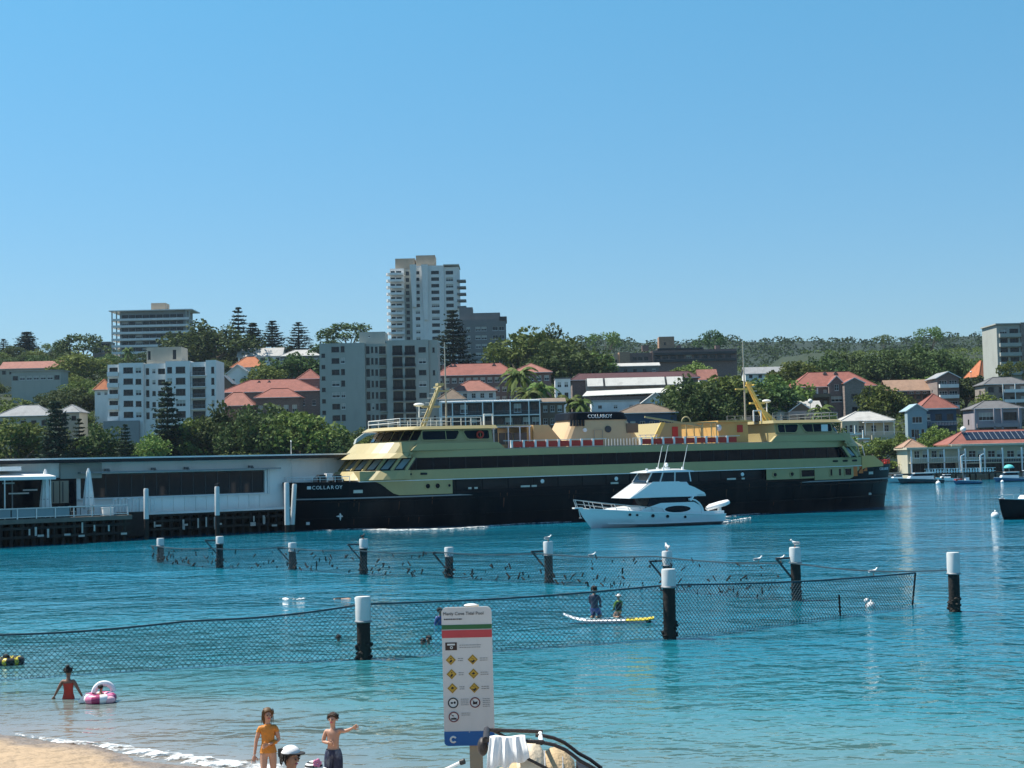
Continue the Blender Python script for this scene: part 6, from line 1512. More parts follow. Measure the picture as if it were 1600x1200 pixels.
for sg in (-1, 1):
    pts = []
    for i in range(1, 19):
        t = i / 18; b_ = 2.05 * min(1, t / .42) ** .62 + .02; pts.append((-1.55 + 13.15 * t, sg * b_, sheer(t) + .02))
    for a_, c_ in zip(pts[:-1], pts[1:]): mb.bar(a_, c_, .12, .1)
Y_('gunwale', mb, 'boat_white')
mb = MB()
for sg in (-1, 1):
    for i in range(3, 18):
        t0, t1 = i / 18, (i + 1) / 18
        f = lambda t: (-1.55 + 13.15 * t + 1.5 * .55 * max(0, 1 - t * 5), sg * (2.05 * min(1, t / .42) ** .62 * (.62 + .3 * min(1, t * 1.6)) + .02), .33 * (1.25 - .5 * min(1, t * 2)) if t < .5 else .26)
        mb.bar(f(t0), f(t1), .1, .07)
Y_('chine_rail', mb, 'frame_white')
mb = MB(); mb.box(-2.0, -1.2, -.25, .25, 1.68, 1.8); Y_('bowsprit', mb, 'boat_white')
mb = MB(); mb.bar((-1.5, 0, 1.6), (-1.35, 0, .9), .06); mb.bar((-1.35, -.2, .9), (-1.35, .2, .9), .08); Y_('anchor', mb, 'steel')
# foredeck trunk
rings = []
for i in range(9):
    t = i / 8; x = .6 + 4.6 * t; h = (math.sin(math.pi * min(1, t * .55 + .02)) ** .8) * .62; b_ = .5 + 1.1 * min(1, t * 1.4)
    z0 = sheer((x + 1.55) / 13.15) - .05; rings.append([(x, -b_, z0), (x, -b_ * .75, z0 + h * .8), (x, 0, z0 + h), (x, b_ * .75, z0 + h * .8), (x, b_, z0)])
mb = MB(); mb.loft(rings); Y_('foredeck_trunk', mb, 'boat_white', True)
# saloon: dark band below, white screen raked forward, side arch
mb = MB(); mb.prism([(3.9, -1.55), (9.3, -1.75), (9.3, 1.75), (3.9, 1.55)], 1.15, 2.45, 0, [(4.6, -1.4), (9.0, -1.6), (9.0, 1.6), (4.6, 1.4)]); sal = Y_('saloon', mb, 'glass_dark')
mb = MB(); mb.prism([(2.5, -1.55), (8.9, -1.85), (8.9, 1.85), (2.5, 1.55)], 2.452, 3.72, 0, [(4.5, -1.35), (8.1, -1.55), (8.1, 1.55), (4.5, 1.35)]); br = Y_('flybridge', mb, 'boat_white')
mb = MB(); mb.side([(2.45, 2.44), (6.4, 2.50), (9.8, 2.50), (9.7, 2.75), (8.7, 3.25), (7.2, 3.78), (4.7, 3.80)], -1.80, -1.72); mb.side([(2.45, 2.44), (6.4, 2.50), (9.8, 2.50), (9.7, 2.75), (8.7, 3.25), (7.2, 3.78), (4.7, 3.80)], 1.72, 1.80); Y_('side_fairing', mb, 'boat_white', par=br)
mb = MB(); mb.box(9.0, 9.8, -1.8, 1.8, 2.46, 2.62); Y_('bridge_overhang', mb, 'boat_white', par=br)
for sg in (-1, 1):
    mb = MB(); mb.side([(3.2, .95), (9.4, .75), (9.4, 1.55), (8.6, 1.98), (5.4, 1.98), (3.6, 1.5)], sg * 1.74, sg * 1.84); Y_('cabin_side', mb, 'boat_white')
    mb = MB(); pts = []
    for k in range(9): a = math.pi * (.5 - .5 * k / 8) ; pts.append((8.2 + 1.35 * math.cos(a) - .1, sg * 1.84, 1.0 + 1.25 * math.sin(a)))
    for a_, c_ in zip(pts[:-1], pts[1:]): mb.bar(a_, c_, .2, .12)
    mb.bar((8.5, sg * 1.84, 2.46), (8.2, sg * 1.84, 2.1), .35, .12)
    Y_('side_arch', mb, 'boat_white')
    mb = MB(); mb.ell((7.0, sg * 1.83, 1.42), (1.3, .06, .29), 20, 8); w_ = Y_('oval_window', mb, 'glass_dark', True)
    for x_, r_ in ((2.5, .11), (3.1, .09), (4.5, .14), (5.9, .13), (7.6, .11)):
        t = (x_ + 1.55) / 13.15; b_ = 2.05 * min(1, t / .42) ** .62 + .0; z_ = sheer(t) - .28
        mb = MB(); mb.tube([(x_, sg * (b_ - .12), z_), (x_, sg * (b_ + .01), z_)], [r_, r_], 12); Y_('porthole', mb, 'glass_dark')
# screens of the flybridge and the hard top
mb = MB(); mb.prism([(4.3, -1.3), (8.6, -1.45), (8.6, 1.45), (4.3, 1.3)], 3.74, 4.55, 0, [(4.9, -1.2), (8.5, -1.35), (8.5, 1.35), (4.9, 1.2)]); cl = Y_('clear_screen', mb, 'glass')
for x_, dx in ((4.35, .55), (5.6, .35), (7.0, .1), (8.55, -.08)):
    for sg in (-1, 1):
        mb = MB(); y_ = 1.34 + .03 * (x_ - 4.3); mb.bar((x_, sg * y_, 3.74), (x_ + dx, sg * (y_ - .1), 4.56), .09); Y_('screen_post', mb, 'boat_white', par=cl)
rings = []
for x_, hh in ((4.2, .06), (4.7, .22), (6.2, .32), (8.2, .3), (8.9, .16)): rings.append([(x_, -1.5, 4.56), (x_, -1.45, 4.56 + hh * .6), (x_, 0, 4.56 + hh), (x_, 1.45, 4.56 + hh * .6), (x_, 1.5, 4.56)])
mb = MB(); mb.loft(rings); ht = Y_('hard_top', mb, 'boat_white', True)
for x_, y_, z_ in ((6.2, -.9, .0), (8.1, -.9, .0), (6.6, .9, .0)):
    mb = MB(); mb.tube([(x_, y_, 4.8), (x_ + .55, y_, 6.9)], [.035, .018], 6); mb.tube([(x_, y_, 4.75), (x_, y_, 5.0)], .12, 8); Y_('aerial', mb, 'white_paint', par=ht)
mb = MB(); mb.tube([(7.0, 0, 4.85), (7.0, 0, 4.98)], .32, 14); mb.ell((7.0, 0, 5.2), (.18, .18, .2), 10, 7); Y_('radar_dome', mb, 'boat_white', True, par=ht)
mb = MB(); mb.tube([(4.6, -.9, 4.7), (4.6, -.9, 4.95)], .1, 8); Y_('horn', mb, 'white_paint', par=ht)
mb = MB()
for sg in (-1, 1):
    prev = None
    for i in range(8):
        t = .01 + .06 * i; x_ = -1.9 + 1.05 * i; b_ = max(.15, 2.0 * min(1, max(.01, (x_ + 1.55) / 13.15) / .42) ** .62 - .08); z_ = sheer(max(0, (x_ + 1.55) / 13.15)); hh = .72 - .05 * i
        p = (x_, sg * b_, z_ + hh); mb.bar((x_ + .25, sg * b_, z_), p, .045)
        if prev: mb.bar(prev, p, .05); mb.bar((prev[0] + .1, prev[1], prev[2] - .35), (p[0] + .1, p[1], p[2] - .33), .03)
        prev = p
Y_('bow_rail', mb, 'steel')
mb = MB(); mb.box(9.3, 11.5, -1.95, -1.75, .8, 1.15); mb.box(9.3, 11.5, 1.75, 1.95, .8, 1.15); Y_('cockpit_coaming', mb, 'boat_white')
mb = MB(); mb.box(11.6, 12.3, -1.7, 1.7, .2, .32); Y_('swim_platform', mb, 'boat_white')
dg_ = thing('tender', 'small white inflatable tender tilted on the stern of the motor cruiser', 'dinghy', YA + Vector((math.cos(ya_) * 11.95 , math.sin(ya_) * 11.95, 1.5)), ya_); dg_.scale = (.82, .82, .82)
mb = MB(); pts = [(-1.2, 0, -.25), (-.6, -.55, -.05), (.6, -.6, .22), (1.15, -.35, .35), (1.3, 0, .4), (1.15, .35, .35), (.6, .6, .22), (-.6, .55, -.05), (-1.2, 0, -.25)]; mb.tube(pts, .24, 9); mb.obj('tube', [M['boat_white']], dg_, True)
mb = MB(); mb.hexa([(-1.0, -.5, -.2), (.9, -.5, .1), (.9, .5, .1), (-1.0, .5, -.2), (-1.0, -.5, -.1), (.9, -.5, .2), (.9, .5, .2), (-1.0, .5, -.1)]); mb.obj('floor', [M['grey_metal']], dg_)
mb = MB(); mb.box(.1, .4, -.2, .2, -.9, 0); mb.bar((.2, 0, -1.2), (.2, 0, -.9), .15); mb.obj('outboard', [M['boat_white']], dg_)

# ------------------------------------------------------------------ moored boats
def small_boat(label, px, py, L_, beam, hull_m, ang, cabin='cuddy', top_m='boat_white', free=.75, name='moored_boat', extra=None, group=None):
    g = gnd(px, py); t = thing(name, label, 'boat', (g.x, g.y, 0), R(ang), group)
    sh = lambda q: free * (1.35 - .5 * q)
    boat_hull(0, L_, beam, sh, 'hull', hull_m, t, .45, 12, .25, .2, rake=.6)
    mb = MB(); pts0 = []; 
    for q in np.linspace(.03, 1, 9): pts0.append((L_ * q, beam / 2 * min(1, q / .45) ** .62, sh(q)))
    for sg in (-1, 1):
        for a_, c_ in zip(pts0[:-1], pts0[1:]): mb.bar((a_[0], sg * a_[1], a_[2] + .03), (c_[0], sg * c_[1], c_[2] + .03), .1, .08)
    mb.obj('gunwale', [M[top_m]], t)
    mb = MB(); dk_ = [(p[0], -p[1] * .96, p[2]) for p in pts0] + [(p[0], p[1] * .96, p[2]) for p in pts0[::-1]]
    for i in range(8): mb.face([(pts0[i][0], -pts0[i][1] * .96, pts0[i][2] - .02), (pts0[i + 1][0], -pts0[i + 1][1] * .96, pts0[i + 1][2] - .02), (pts0[i + 1][0], pts0[i + 1][1] * .96, pts0[i + 1][2] - .02), (pts0[i][0], pts0[i][1] * .96, pts0[i][2] - .02)])
    mb.obj('deck', [M[top_m]], t)
    bz = sh(.4)
    if cabin in ('cuddy', 'sedan'):
        h = .75 if cabin == 'cuddy' else 1.15; e = .62 if cabin == 'cuddy' else .78; b_ = beam * .38
        mb = MB(); mb.prism([(L_ * .22, -b_ * .7), (L_ * e, -b_), (L_ * e, b_), (L_ * .22, b_ * .7)], bz - .1, bz + h * .45, 0, [(L_ * .27, -b_ * .68), (L_ * e, -b_ * .95), (L_ * e, b_ * .95), (L_ * .27, b_ * .68)]); mb.obj('cabin', [M[top_m]], t)
        mb = MB(); mb.prism([(L_ * .29, -b_ * .66), (L_ * e * .97, -b_ * .9), (L_ * e * .97, b_ * .9), (L_ * .29, b_ * .66)], bz + h * .452, bz + h * .86, 0, [(L_ * .37, -b_ * .6), (L_ * e * .95, -b_ * .85), (L_ * e * .95, b_ * .85), (L_ * .37, b_ * .6)]); mb.obj('windscreen', [M['glass_dark']], t)
        mb = MB(); mb.prism([(L_ * .36, -b_ * .7), (L_ * e * 1.02, -b_ * .95), (L_ * e * 1.02, b_ * .95), (L_ * .36, b_ * .7)], bz + h * .862, bz + h); mb.obj('cabin_roof', [M[top_m]], t)
    elif cabin == 'open':
        mb = MB(); mb.box(L_ * .45, L_ * .58, -.35, .35, bz - .1, bz + .55); mb.obj('console', [M[top_m]], t); mb = MB(); mb.hexa([(L_ * .43, -.4, bz + .55), (L_ * .43, .4, bz + .55), (L_ * .46, .4, bz + .55), (L_ * .46, -.4, bz + .55), (L_ * .47, -.35, bz + .95), (L_ * .47, .35, bz + .95), (L_ * .49, .35, bz + .95), (L_ * .49, -.35, bz + .95)]); mb.obj('windscreen', [M['glass_dark']], t)
    elif cabin == 'bimini':
        mb = MB(); mb.box(L_ * .35, L_ * .8, -beam * .38, beam * .38, bz + 1.25, bz + 1.35); mb.obj('canopy', [M[top_m]], t)
        for a_ in (.38, .78):
            for sg in (-1, 1): mb = MB(); mb.bar((L_ * a_, sg * beam * .36, bz - .1), (L_ * a_, sg * beam * .36, bz + 1.25), .05); mb.obj('canopy_post', [M['steel']], t)
        mb = MB(); mb.box(L_ * .5, L_ * .62, -.35, .35, bz - .1, bz + .5); mb.obj('console', [M[top_m]], t)
    mb = MB(); mb.box(L_ + .02, L_ + .35, -.18, .18, .1, free + .35); mb.obj('outboard', [M['frame_dark']], t)
    if extra: extra(t, L_, bz)
    return t
mm('hull_navy', (.012, .016, .03), .25, var=.1, coat=.3); mm('hull_blue', (.03, .11, .22), .35); mm('hull_teal', (.25, .42, .45), .35); mm('hull_red', (.42, .05, .04), .4); mm('turquoise', (.10, .50, .48), .6)
small_boat('small pale-blue cabin boat half hidden behind the ferry stern', 1385, 755, 5.0, 2.0, 'hull_teal', 8, 'cuddy')
small_boat('navy-hulled sports cruiser with a white deck moored near the ferry stern', 1403, 756, 8.6, 2.8, 'hull_navy', 6, 'sedan')
small_boat('small white half-cabin boat between the navy cruiser and the blue dinghy', 1462, 753, 4.6, 1.9, 'boat_white', 10, 'cuddy', free=.6)
def ex_red(t, L_, bz):
    mb = MB(); mb.box(.4, 1.6, -.5, .5, bz, bz + .35); mb.obj('red_cover', [M['hull_red']], t); mb = MB(); mb.bar((1.9, 0, bz), (1.9, 0, bz + 3.2), .06); mb.obj('mast', [M['steel']], t)
small_boat('blue open runabout with a red cover and thin mast, nearest the clubhouse jetty', 1489, 757, 5.0, 1.9, 'hull_blue', 5, 'open', free=.55, extra=ex_red)
small_boat('low white open boat with a dark hull right of the blue runabout', 1524, 746, 5.0, 1.8, 'boat_white', 4, 'open', free=.5)
small_boat('white boat with a blue hull and small cabin below the turquoise sunshade', 1552, 753, 6.0, 2.1, 'hull_blue', 4, 'sedan', free=.6)
small_boat('light boat with a canopy cut by the right edge among the moored boats', 1584, 752, 6.0, 2.2, 'hull_blue', 6, 'bimini', free=.6)
small_boat('small boat behind the turquoise sunshade near the right edge', 1575, 745, 4.5, 1.8, 'hull_teal', 8, 'cuddy', free=.6)
pg_ = at(1577, 742, 312); t = thing('sunshade', 'turquoise and white sunshade on a pole among the boats at the right', 'parasol', (pg_.x, 312, 1.5))
mb = MB(); mb.tube([(0, 0, -2.5), (0, 0, 1.5)], .05, 6); mb.obj('pole', [M['steel']], t); mb = MB(); mb.ell((0, 0, .75), (1.05, 1.05, .75), 16, 5, 0, .02, .99); mb.obj('canopy', [M['turquoise']], t, True)
# dark-hulled boat entering at the right edge
def ex_dark(t, L_, bz):
    mb = MB(); mb.bar((.1, -.1, bz + .55), (2.2, -.8, bz + .55), .05); mb.bar((.1, .1, bz + .55), (2.2, .8, bz + .55), .05)
    for q in (.3, 1.2, 2.1): mb.bar((q, -.35 * q, bz + .1), (q, -.35 * q, bz + .55), .04)
    mb.obj('bow_rail', [M['steel']], t)
b_ = small_boat('black-hulled boat with a white deck poking in at the right edge', 1572, 812, 11.5, 3.2, 'navy', 24, 'sedan', free=1.3, extra=ex_dark)
b_.location.x -= .55
for lab, px, py, r_ in (('white mooring buoy in front of the black-hulled boat', 1555, 809, .36), ('white mooring buoy below the navy cruiser', 1466, 757, .45), ('small white buoy below the moored boats at the right', 1566, 754, .3), ('white float behind the right end of the near net', 1361, 950, .17)):
    g = gnd(px, py); t = thing('buoy', lab, 'buoy', (g.x, g.y, 0)); mb = MB(); mb.ell((0, 0, r_ * .45), (r_, r_, r_), 14, 9); mb.obj('float', [M['boat_white']], t, True); mb = MB(); mb.torus((0, 0, r_ * 1.5), r_ * .25, r_ * .07, 'x', 10, 5); mb.obj('ring', [M['steel']], t)

# ------------------------------------------------------------------ posts and nets of the tidal pool
POSTS = {}
def pool_post(key, lab, px, py_top, py_w, split, bracket=True, group='posts of the swimming enclosure'):
    g = gnd(px, py_w); k = FPX / g.y; h = at(px, py_top, g.y).z; zs = at(px, split, g.y).z
    t = thing('pool_post', lab, 'post', (g.x, g.y, 0), 0, group); POSTS[key] = (t, g, h)
    r_ = .205
    mb = MB(); mb.tube([(0, 0, -3.2), (0, 0, zs)], [r_ * 1.0, r_ * .98], 16); mb.obj('timber_shaft', [M['timber_dark']], t, True)
    mb = MB(); mb.tube([(0, 0, zs), (0, 0, h - .06), (0, 0, h)], [r_ * 1.13, r_ * 1.13, r_ * 1.05], 18); sl_ = mb.obj('sleeve', [M['sleeve_paint']], t, True)
    mb = MB(); mb.torus((0, 0, zs + .02), r_ * 1.12, .035, 'z', 18, 6); mb.obj('sleeve_band', [M['grey_metal']], sl_, True)
    rr = random.Random(int(px)); mb = MB()
    for i in range(26):
        a = rr.uniform(0, 6.28); z_ = rr.uniform(-.1, .55) ; q = rr.uniform(.04, .09); mb.ell((math.cos(a) * r_, math.sin(a) * r_, z_), (q, q, q * .8), 6, 4)
    tag(mb.obj('barnacles', [M['timber_dark']], t), kind='stuff')
    if bracket: pass
    t.rotation_euler = (R(rr.uniform(-1.2, 1.2)), R(rr.uniform(-1.2, 1.2)), 0)
    if bracket:
        zb = zs + .22; mb = MB(); mb.bar((-r_, 0, zb), (-.82, -.25, zb), .08); mb.bar((-.78, -.24, zb - .02), (-r_, 0, zb - .75), .07); mb.obj('bracket', [M['frame_dark']], t)
    return t
pool_post('a', 'near white-sleeved post left of the sign, standing in the near net', 569, 932, 1030, 972, False)
pool_post('b', 'near post right of the two paddlers, in the line of the near net', 1047, 889, 998, 918, False)
pool_post('c', 'lone post outside the nets at the right', 1492, 863, 956, 897, False)
for key, px, yt_, yw, sp, lab in (('d', 251, 841, 878, 853, 'far-left end post of the far net'), ('e', 343, 838, 887, 850, 'second far post from the left, below the tall wharf pile'), ('f', 457, 848, 889, 862, 'third far post from the left, below the ferry bow'), ('g', 568, 842, 897, 857, 'far post directly behind the near post left of the sign'), ('h', 702, 855, 902, 870, 'far post above the left corner of the sign'), ('i', 858, 846, 910, 868, 'far post between the sign and the paddlers'), ('j', 1044, 861, 922, 884, 'far post seen right behind the near post by the paddlers'), ('k', 1245, 855, 938, 880, 'largest far post, crossing the near net at the right')):
    pool_post(key, lab, px, yt_, yw, sp, key != 'd')
def net(name, label, pts, top_z, cell, th, depth=.35, debris=0, seed=1, cordm='rope_dark', ragged=False):
    """a hanging net of crossing cords between plan points; top_z gives the head rope"""
    t = thing(name, label, 'net', (0, 0, 0)); rr = random.Random(seed)
    P = [Vector(p) for p in pts]; seg = [(a, b) for a, b in zip(P[:-1], P[1:])]; L_ = [0]
    for a, b in seg: L_.append(L_[-1] + (b - a).length)
    tot = L_[-1]
    def pos(s):
        s = max(0, min(tot, s))
        for i, (a, b) in enumerate(seg):
            if s <= L_[i + 1] + 1e-6:
                f = (s - L_[i]) / (L_[i + 1] - L_[i]); p = a.lerp(b, f); sag = -.10 * math.sin(math.pi * f); zt = top_z[i] + (top_z[i + 1] - top_z[i]) * f + sag; return p, zt
    mb = MB(); prev = None
    n = int(tot / .5)
    for i in range(n + 1):
        p, zt = pos(tot * i / n); q = (p.x, p.y, zt)
        if prev: mb.bar(prev, q, .055, .055)
        prev = q
    mb.obj('head_rope', [M[cordm]], t)
    mb = MB(); H = max(top_z) + depth
    for dr in (1, -1):
        s = -H
        while s < tot + H:
            # a diagonal cord from the head rope down, in short straight runs
            k = 5; last = None
            for j in range(k + 1):
                dz = H * j / k; ss = s + dr * dz
                if ss < 0 or ss > tot: last = None; continue
                p, zt = pos(ss); z = zt - dz
                if z < -depth: z = -depth
                q = Vector((p.x, p.y + .03 * math.sin(ss * 2.1), z))
                if last is not None and (last - q).length > .02: mb.bar(last, q, th, th)
                last = q if z > -depth + .001 else None
            s += cell * rr.uniform(.9, 1.1)
    tag(mb.obj('mesh', [M[cordm]], t), kind='stuff')
    if debris:
        mb = MB()
        for i in range(debris):
            s = rr.uniform(.2, tot - .2); p, zt = pos(s); z = rr.uniform(-.02, zt * .95) if rr.random() < .5 else abs(rr.gauss(.12, .2)); l_ = rr.uniform(.08, .36); a = rr.uniform(-.9, .9); w_ = rr.uniform(.03, .075)
            z = min(z, zt - .1); d = (P[-1] - P[0]).normalized() * math.sin(a) * l_
            mb.bar((p.x, p.y - .03, z), (p.x + d.x, p.y - .03 + d.y, z + l_ * math.cos(a) * .8), w_, w_ * .7)
        tag(mb.obj('weed', [M['timber_dark']], t), kind='stuff')
    return t
ga = lambda px, py: Vector(gnd(px, py))
nl = ga(-80, 1066); n1 = POSTS['a'][1]; n2 = POSTS['b'][1]; nr = ga(1432, 946)
def ztop(px, py, g): return at(px, py, g.y).z
net('near_swimming_net', 'near diamond-mesh swimming net stretching across the water from the left edge', [nl, ga(300, 1041), Vector(n1) + Vector((0, .25, 0)), Vector(n2) + Vector((0, .25, 0)), nr],
    [ztop(-80, 994, nl), ztop(300, 970, ga(300, 1041)), ztop(569, 945, n1), ztop(1047, 915, n2), ztop(1437, 895, nr)], .155, .0125, seed=3)
P_ = [POSTS[k][1] for k in 'defghijk'] + [ga(1440, 950) * .5 + POSTS['c'][1] * .5]
fz = [1.05, 1.15, 1.25, 1.3, 1.3, 1.4, 1.5, 1.5]
net('far_swimming_net', 'far weed-hung swimming net strung along the line of far posts', [p + Vector((-.55, -.25, 0)) for p in P_[:-1]] , fz, .19, .010, debris=230, seed=9)
rope_end = POSTS['c'][1]
t = thing('boundary_rope', 'rope running from the largest far post to the lone outer post', 'rope', (0, 0, 0)); mb = MB()
kp = POSTS['k'][1]; A_ = Vector((kp.x - .2, kp.y - .2, 1.5)); B_ = Vector((rope_end.x, rope_end.y - .2, 1.52)); prev = None
for i in range(21):
    f = i / 20; p = A_.lerp(B_, f) + Vector((0, 0, -.18 * math.sin(math.pi * f)))
    if prev: mb.bar(prev, p, .05)
    prev = p
mb.obj('rope', [M['rope_dark']], t)
t = thing('net_stake', 'leaning net stake at the free right end of the near net', 'stake', (nr.x, nr.y, 0)); mb = MB(); mb.bar((-.28, 0, -1), (0, 0, 1.22), .06); mb.obj('stake', [M['timber_dark']], t)
t = thing('net_stake', 'short dark stake in the near net between the right posts', 'stake', gnd(1312, 962)); mb = MB(); mb.bar((.05, 0, -1), (0, 0, .75), .06); mb.obj('stake', [M['timber_dark']], t)
# gulls on the posts and ropes
mm('feather_white', (.72, .73, .72), .8); mm('feather_grey', (.30, .32, .34), .8); mm('feather_dark', (.03, .03, .035), .8); mm('beak', (.55, .16, .04), .5)
def gull(lab, loc, ang, dark=False, s=1.0):
    t = thing('gull' if not dark else 'cormorant', lab, 'bird', loc, R(ang), 'birds on the enclosure'); t.scale = (s, s, s); bm_, wm_ = ('feather_dark', 'feather_dark') if dark else ('feather_white', 'feather_grey')
    mb = MB(); rings = []
    for x_, z_, r_ in ((-.20, .13, .012), (-.12, .145, .045), (-.02, .16, .07), (.07, .19, .06), (.11, .24, .035), (.13, .28, .038), (.165, .29, .03), (.19, .287, .008)):
        rings.append([(x_, r_ * math.cos(a), z_ + r_ * math.sin(a)) for a in np.linspace(0, 6.283, 10, endpoint=False)])
    mb.loft(rings); mb.obj('body', [M[bm_]], t, True)
    for sg in (-1, 1):
        mb = MB(); mb.ell((-.06, sg * .06, .175), (.15, .018, .05), 10, 6); mb.obj('wing', [M[wm_]], t, True); mb = MB(); mb.tube([(.01, sg * .025, 0), (.0, sg * .025, .11)], .009, 5); mb.box(-.01, .05, sg * .025 - .018, sg * .025 + .018, 0, .008); mb.obj('leg', [M['beak']], t)
    mb = MB(); mb.tube([(.185, 0, .287), (.235, 0, .278)], [.012, .003], 6); mb.obj('beak', [M['beak']], t)
def top_of(k, dx=0): g, h = POSTS[k][1], POSTS[k][2]; return (g.x + dx, g.y, h)
gull('white gull on the far post between the sign and the paddlers', top_of('i'), 20); gull('grey gull on the largest far post', top_of('k'), 160); gull('grey bird upright on the far post behind the near post by the paddlers', top_of('j'), 100, False, 1.15); gull('dark bird on the far post behind the near post left of the sign', top_of('g'), 60, True, .9)
gull('dark bird on the tall pile in front of the white wharf wall', (gnd(340, 838).x, gnd(340, 838).y, at(340, 760, gnd(340, 838).y).z), 0, True)
for lab, px, py, kk in (('white gull on the far net rope left of the largest far post', 1183, 879, .8), ('white gull on the bracket of the largest far post', 1218, 878, .97), ('white gull on the rope above the right end of the near net', 1362, 898, 0), ('white gull on the far net rope between the sign and the paddlers', 925, 872, 0)):
    j_, k_ = POSTS['j'][1], POSTS['k'][1]
    Yg = j_.y + (k_.y - j_.y) * ((px - 1044) / (1245 - 1044)) if px > 1000 else 71.5
    if px > 1300: Yg = 58.6
    p = at(px, py, Yg); gull(lab, (p.x, p.y - .3, p.z - .02), 10)
# ------------------------------------------------------------------ people
mm('skin_fair', (.50, .29, .205), .55, var=.16, scale=7, dirt=(.42, .17, .12), dscale=5, damt=.35, bump=.12, bscale=60); mm('skin_tan', (.36, .19, .12), .55, var=.16, scale=7, dirt=(.30, .11, .07), dscale=5, damt=.35, bump=.12, bscale=60); mm('skin_dark', (.20, .105, .07), .55, var=.15, scale=7, bump=.12, bscale=60)
mm('hair_brown', (.05, .028, .016), .5, var=.6, scale=30, bump=1.0, bscale=45); mm('hair_dark', (.016, .012, .01), .5, var=.6, scale=30, bump=1.0, bscale=45); mm('hair_light', (.11, .065, .03), .6, var=.3)
mm('swim_red', (.42, .035, .02), .6); mm('swim_orange', (.58, .225, .035), .6, var=.2, scale=9, bump=.5, bscale=16); mm('swim_navy', (.018, .026, .065), .7, var=.6, scale=14, dirt=(.35, .40, .48), dscale=9, damt=.8); mm('rash_navy', (.03, .035, .07), .6); mm('rash_blue', (.05, .08, .25), .6); mm('vest_green', (.16, .28, .04), .6); mm('cloth_white', (.78, .76, .74), .85, var=.05); mm('cloth_black', (.02, .02, .022), .85); mm('pink', (.72, .22, .36), .4); mm('pale_pink', (.75, .45, .52), .35); mm('magenta', (.35, .04, .13), .35); mm('vinyl_white', (.80, .80, .82), .3, coat=.3); mm('yellow', (.62, .50, .05), .4); mm('eye', (.02, .02, .02), .3)
def skel_mesh(joints, edges, levels=2, root=0):
    me = bpy.data.meshes.new('tmp'); me.from_pydata([j[0] for j in joints], edges, []); o = bpy.data.objects.new('tmp', me); COL.objects.link(o)
    sk = o.modifiers.new('s', 'SKIN'); sk.use_smooth_shade = True; ss = o.modifiers.new('u', 'SUBSURF'); ss.levels = levels; ss.render_levels = levels
    for i, j in enumerate(joints):
        v = me.skin_vertices[0].data[i]; r_ = j[1]; v.radius = (r_, r_) if not isinstance(r_, tuple) else r_; v.use_root = (i == root)
    dg = bpy.context.evaluated_depsgraph_get(); out = bpy.data.meshes.new_from_object(o.evaluated_get(dg)); bpy.data.objects.remove(o); return out
BASE = dict(pelvis=(0, 0, .53), belly=(0, -.005, .60), chest=(0, 0, .71), neckb=(0, .005, .80), neck=(0, .0, .845), jaw=(0, -.018, .885), skull=(0, -.004, .935), crown=(0, .0, .97),
            sho=(.085, .005, .79), elb=(.125, .01, .64), wri=(.14, -.02, .50), hip=(.052, 0, .50), kne=(.056, -.008, .285), ank=(.056, .012, .05), toe=(.06, -.075, .018))
RAD = dict(pelvis=(.078, .058), belly=(.068, .052), chest=(.082, .056), neckb=(.042, .036), neck=.032, jaw=.036, skull=(.052, .06), crown=.034, sho=.036, elb=.024, wri=.017, hip=.058, kne=.036, ank=.023, toe=.022)
def hand_geo(mb, w_, d, s, side):
    """palm and five bent fingers continuing from the wrist w_ along d"""
    d = Vector(d).normalized(); ax = d.cross(Vector((0, 1, 0.2))).normalized(); nn = ax.cross(d)
    w_ = Vector(w_); c = w_ + d * .028 * s
    mb.loft([[w_ + (ax * math.cos(a) * .013 + nn * math.sin(a) * .010) * s for a in np.linspace(0, 6.283, 8, endpoint=False)], [c + (ax * math.cos(a) * .023 + nn * math.sin(a) * .010) * s for a in np.linspace(0, 6.283, 8, endpoint=False)], [w_ + d * .055 * s + (ax * math.cos(a) * .024 + nn * math.sin(a) * .008) * s for a in np.linspace(0, 6.283, 8, endpoint=False)]])
    for i, (o_, l_) in enumerate(((-.018, .038), (-.006, .046), (.006, .043), (.018, .033))):
        b_ = w_ + (d * .052 + ax * o_) * s; k_ = b_ + (d * l_ * .55 + ax * o_ * .25) * s; e_ = k_ + (d * l_ * .42 - nn * .012) * s; mb.tube([b_, k_, e_], [.0062 * s, .0055 * s, .0035 * s], 6)
    b_ = w_ + (d * .018 + ax * (-.02) * side) * s; mb.tube([b_, b_ + (d * .02 - ax * .018 * side) * s, b_ + (d * .042 - ax * .022 * side) * s], [.0075 * s, .0065 * s, .004 * s], 6)
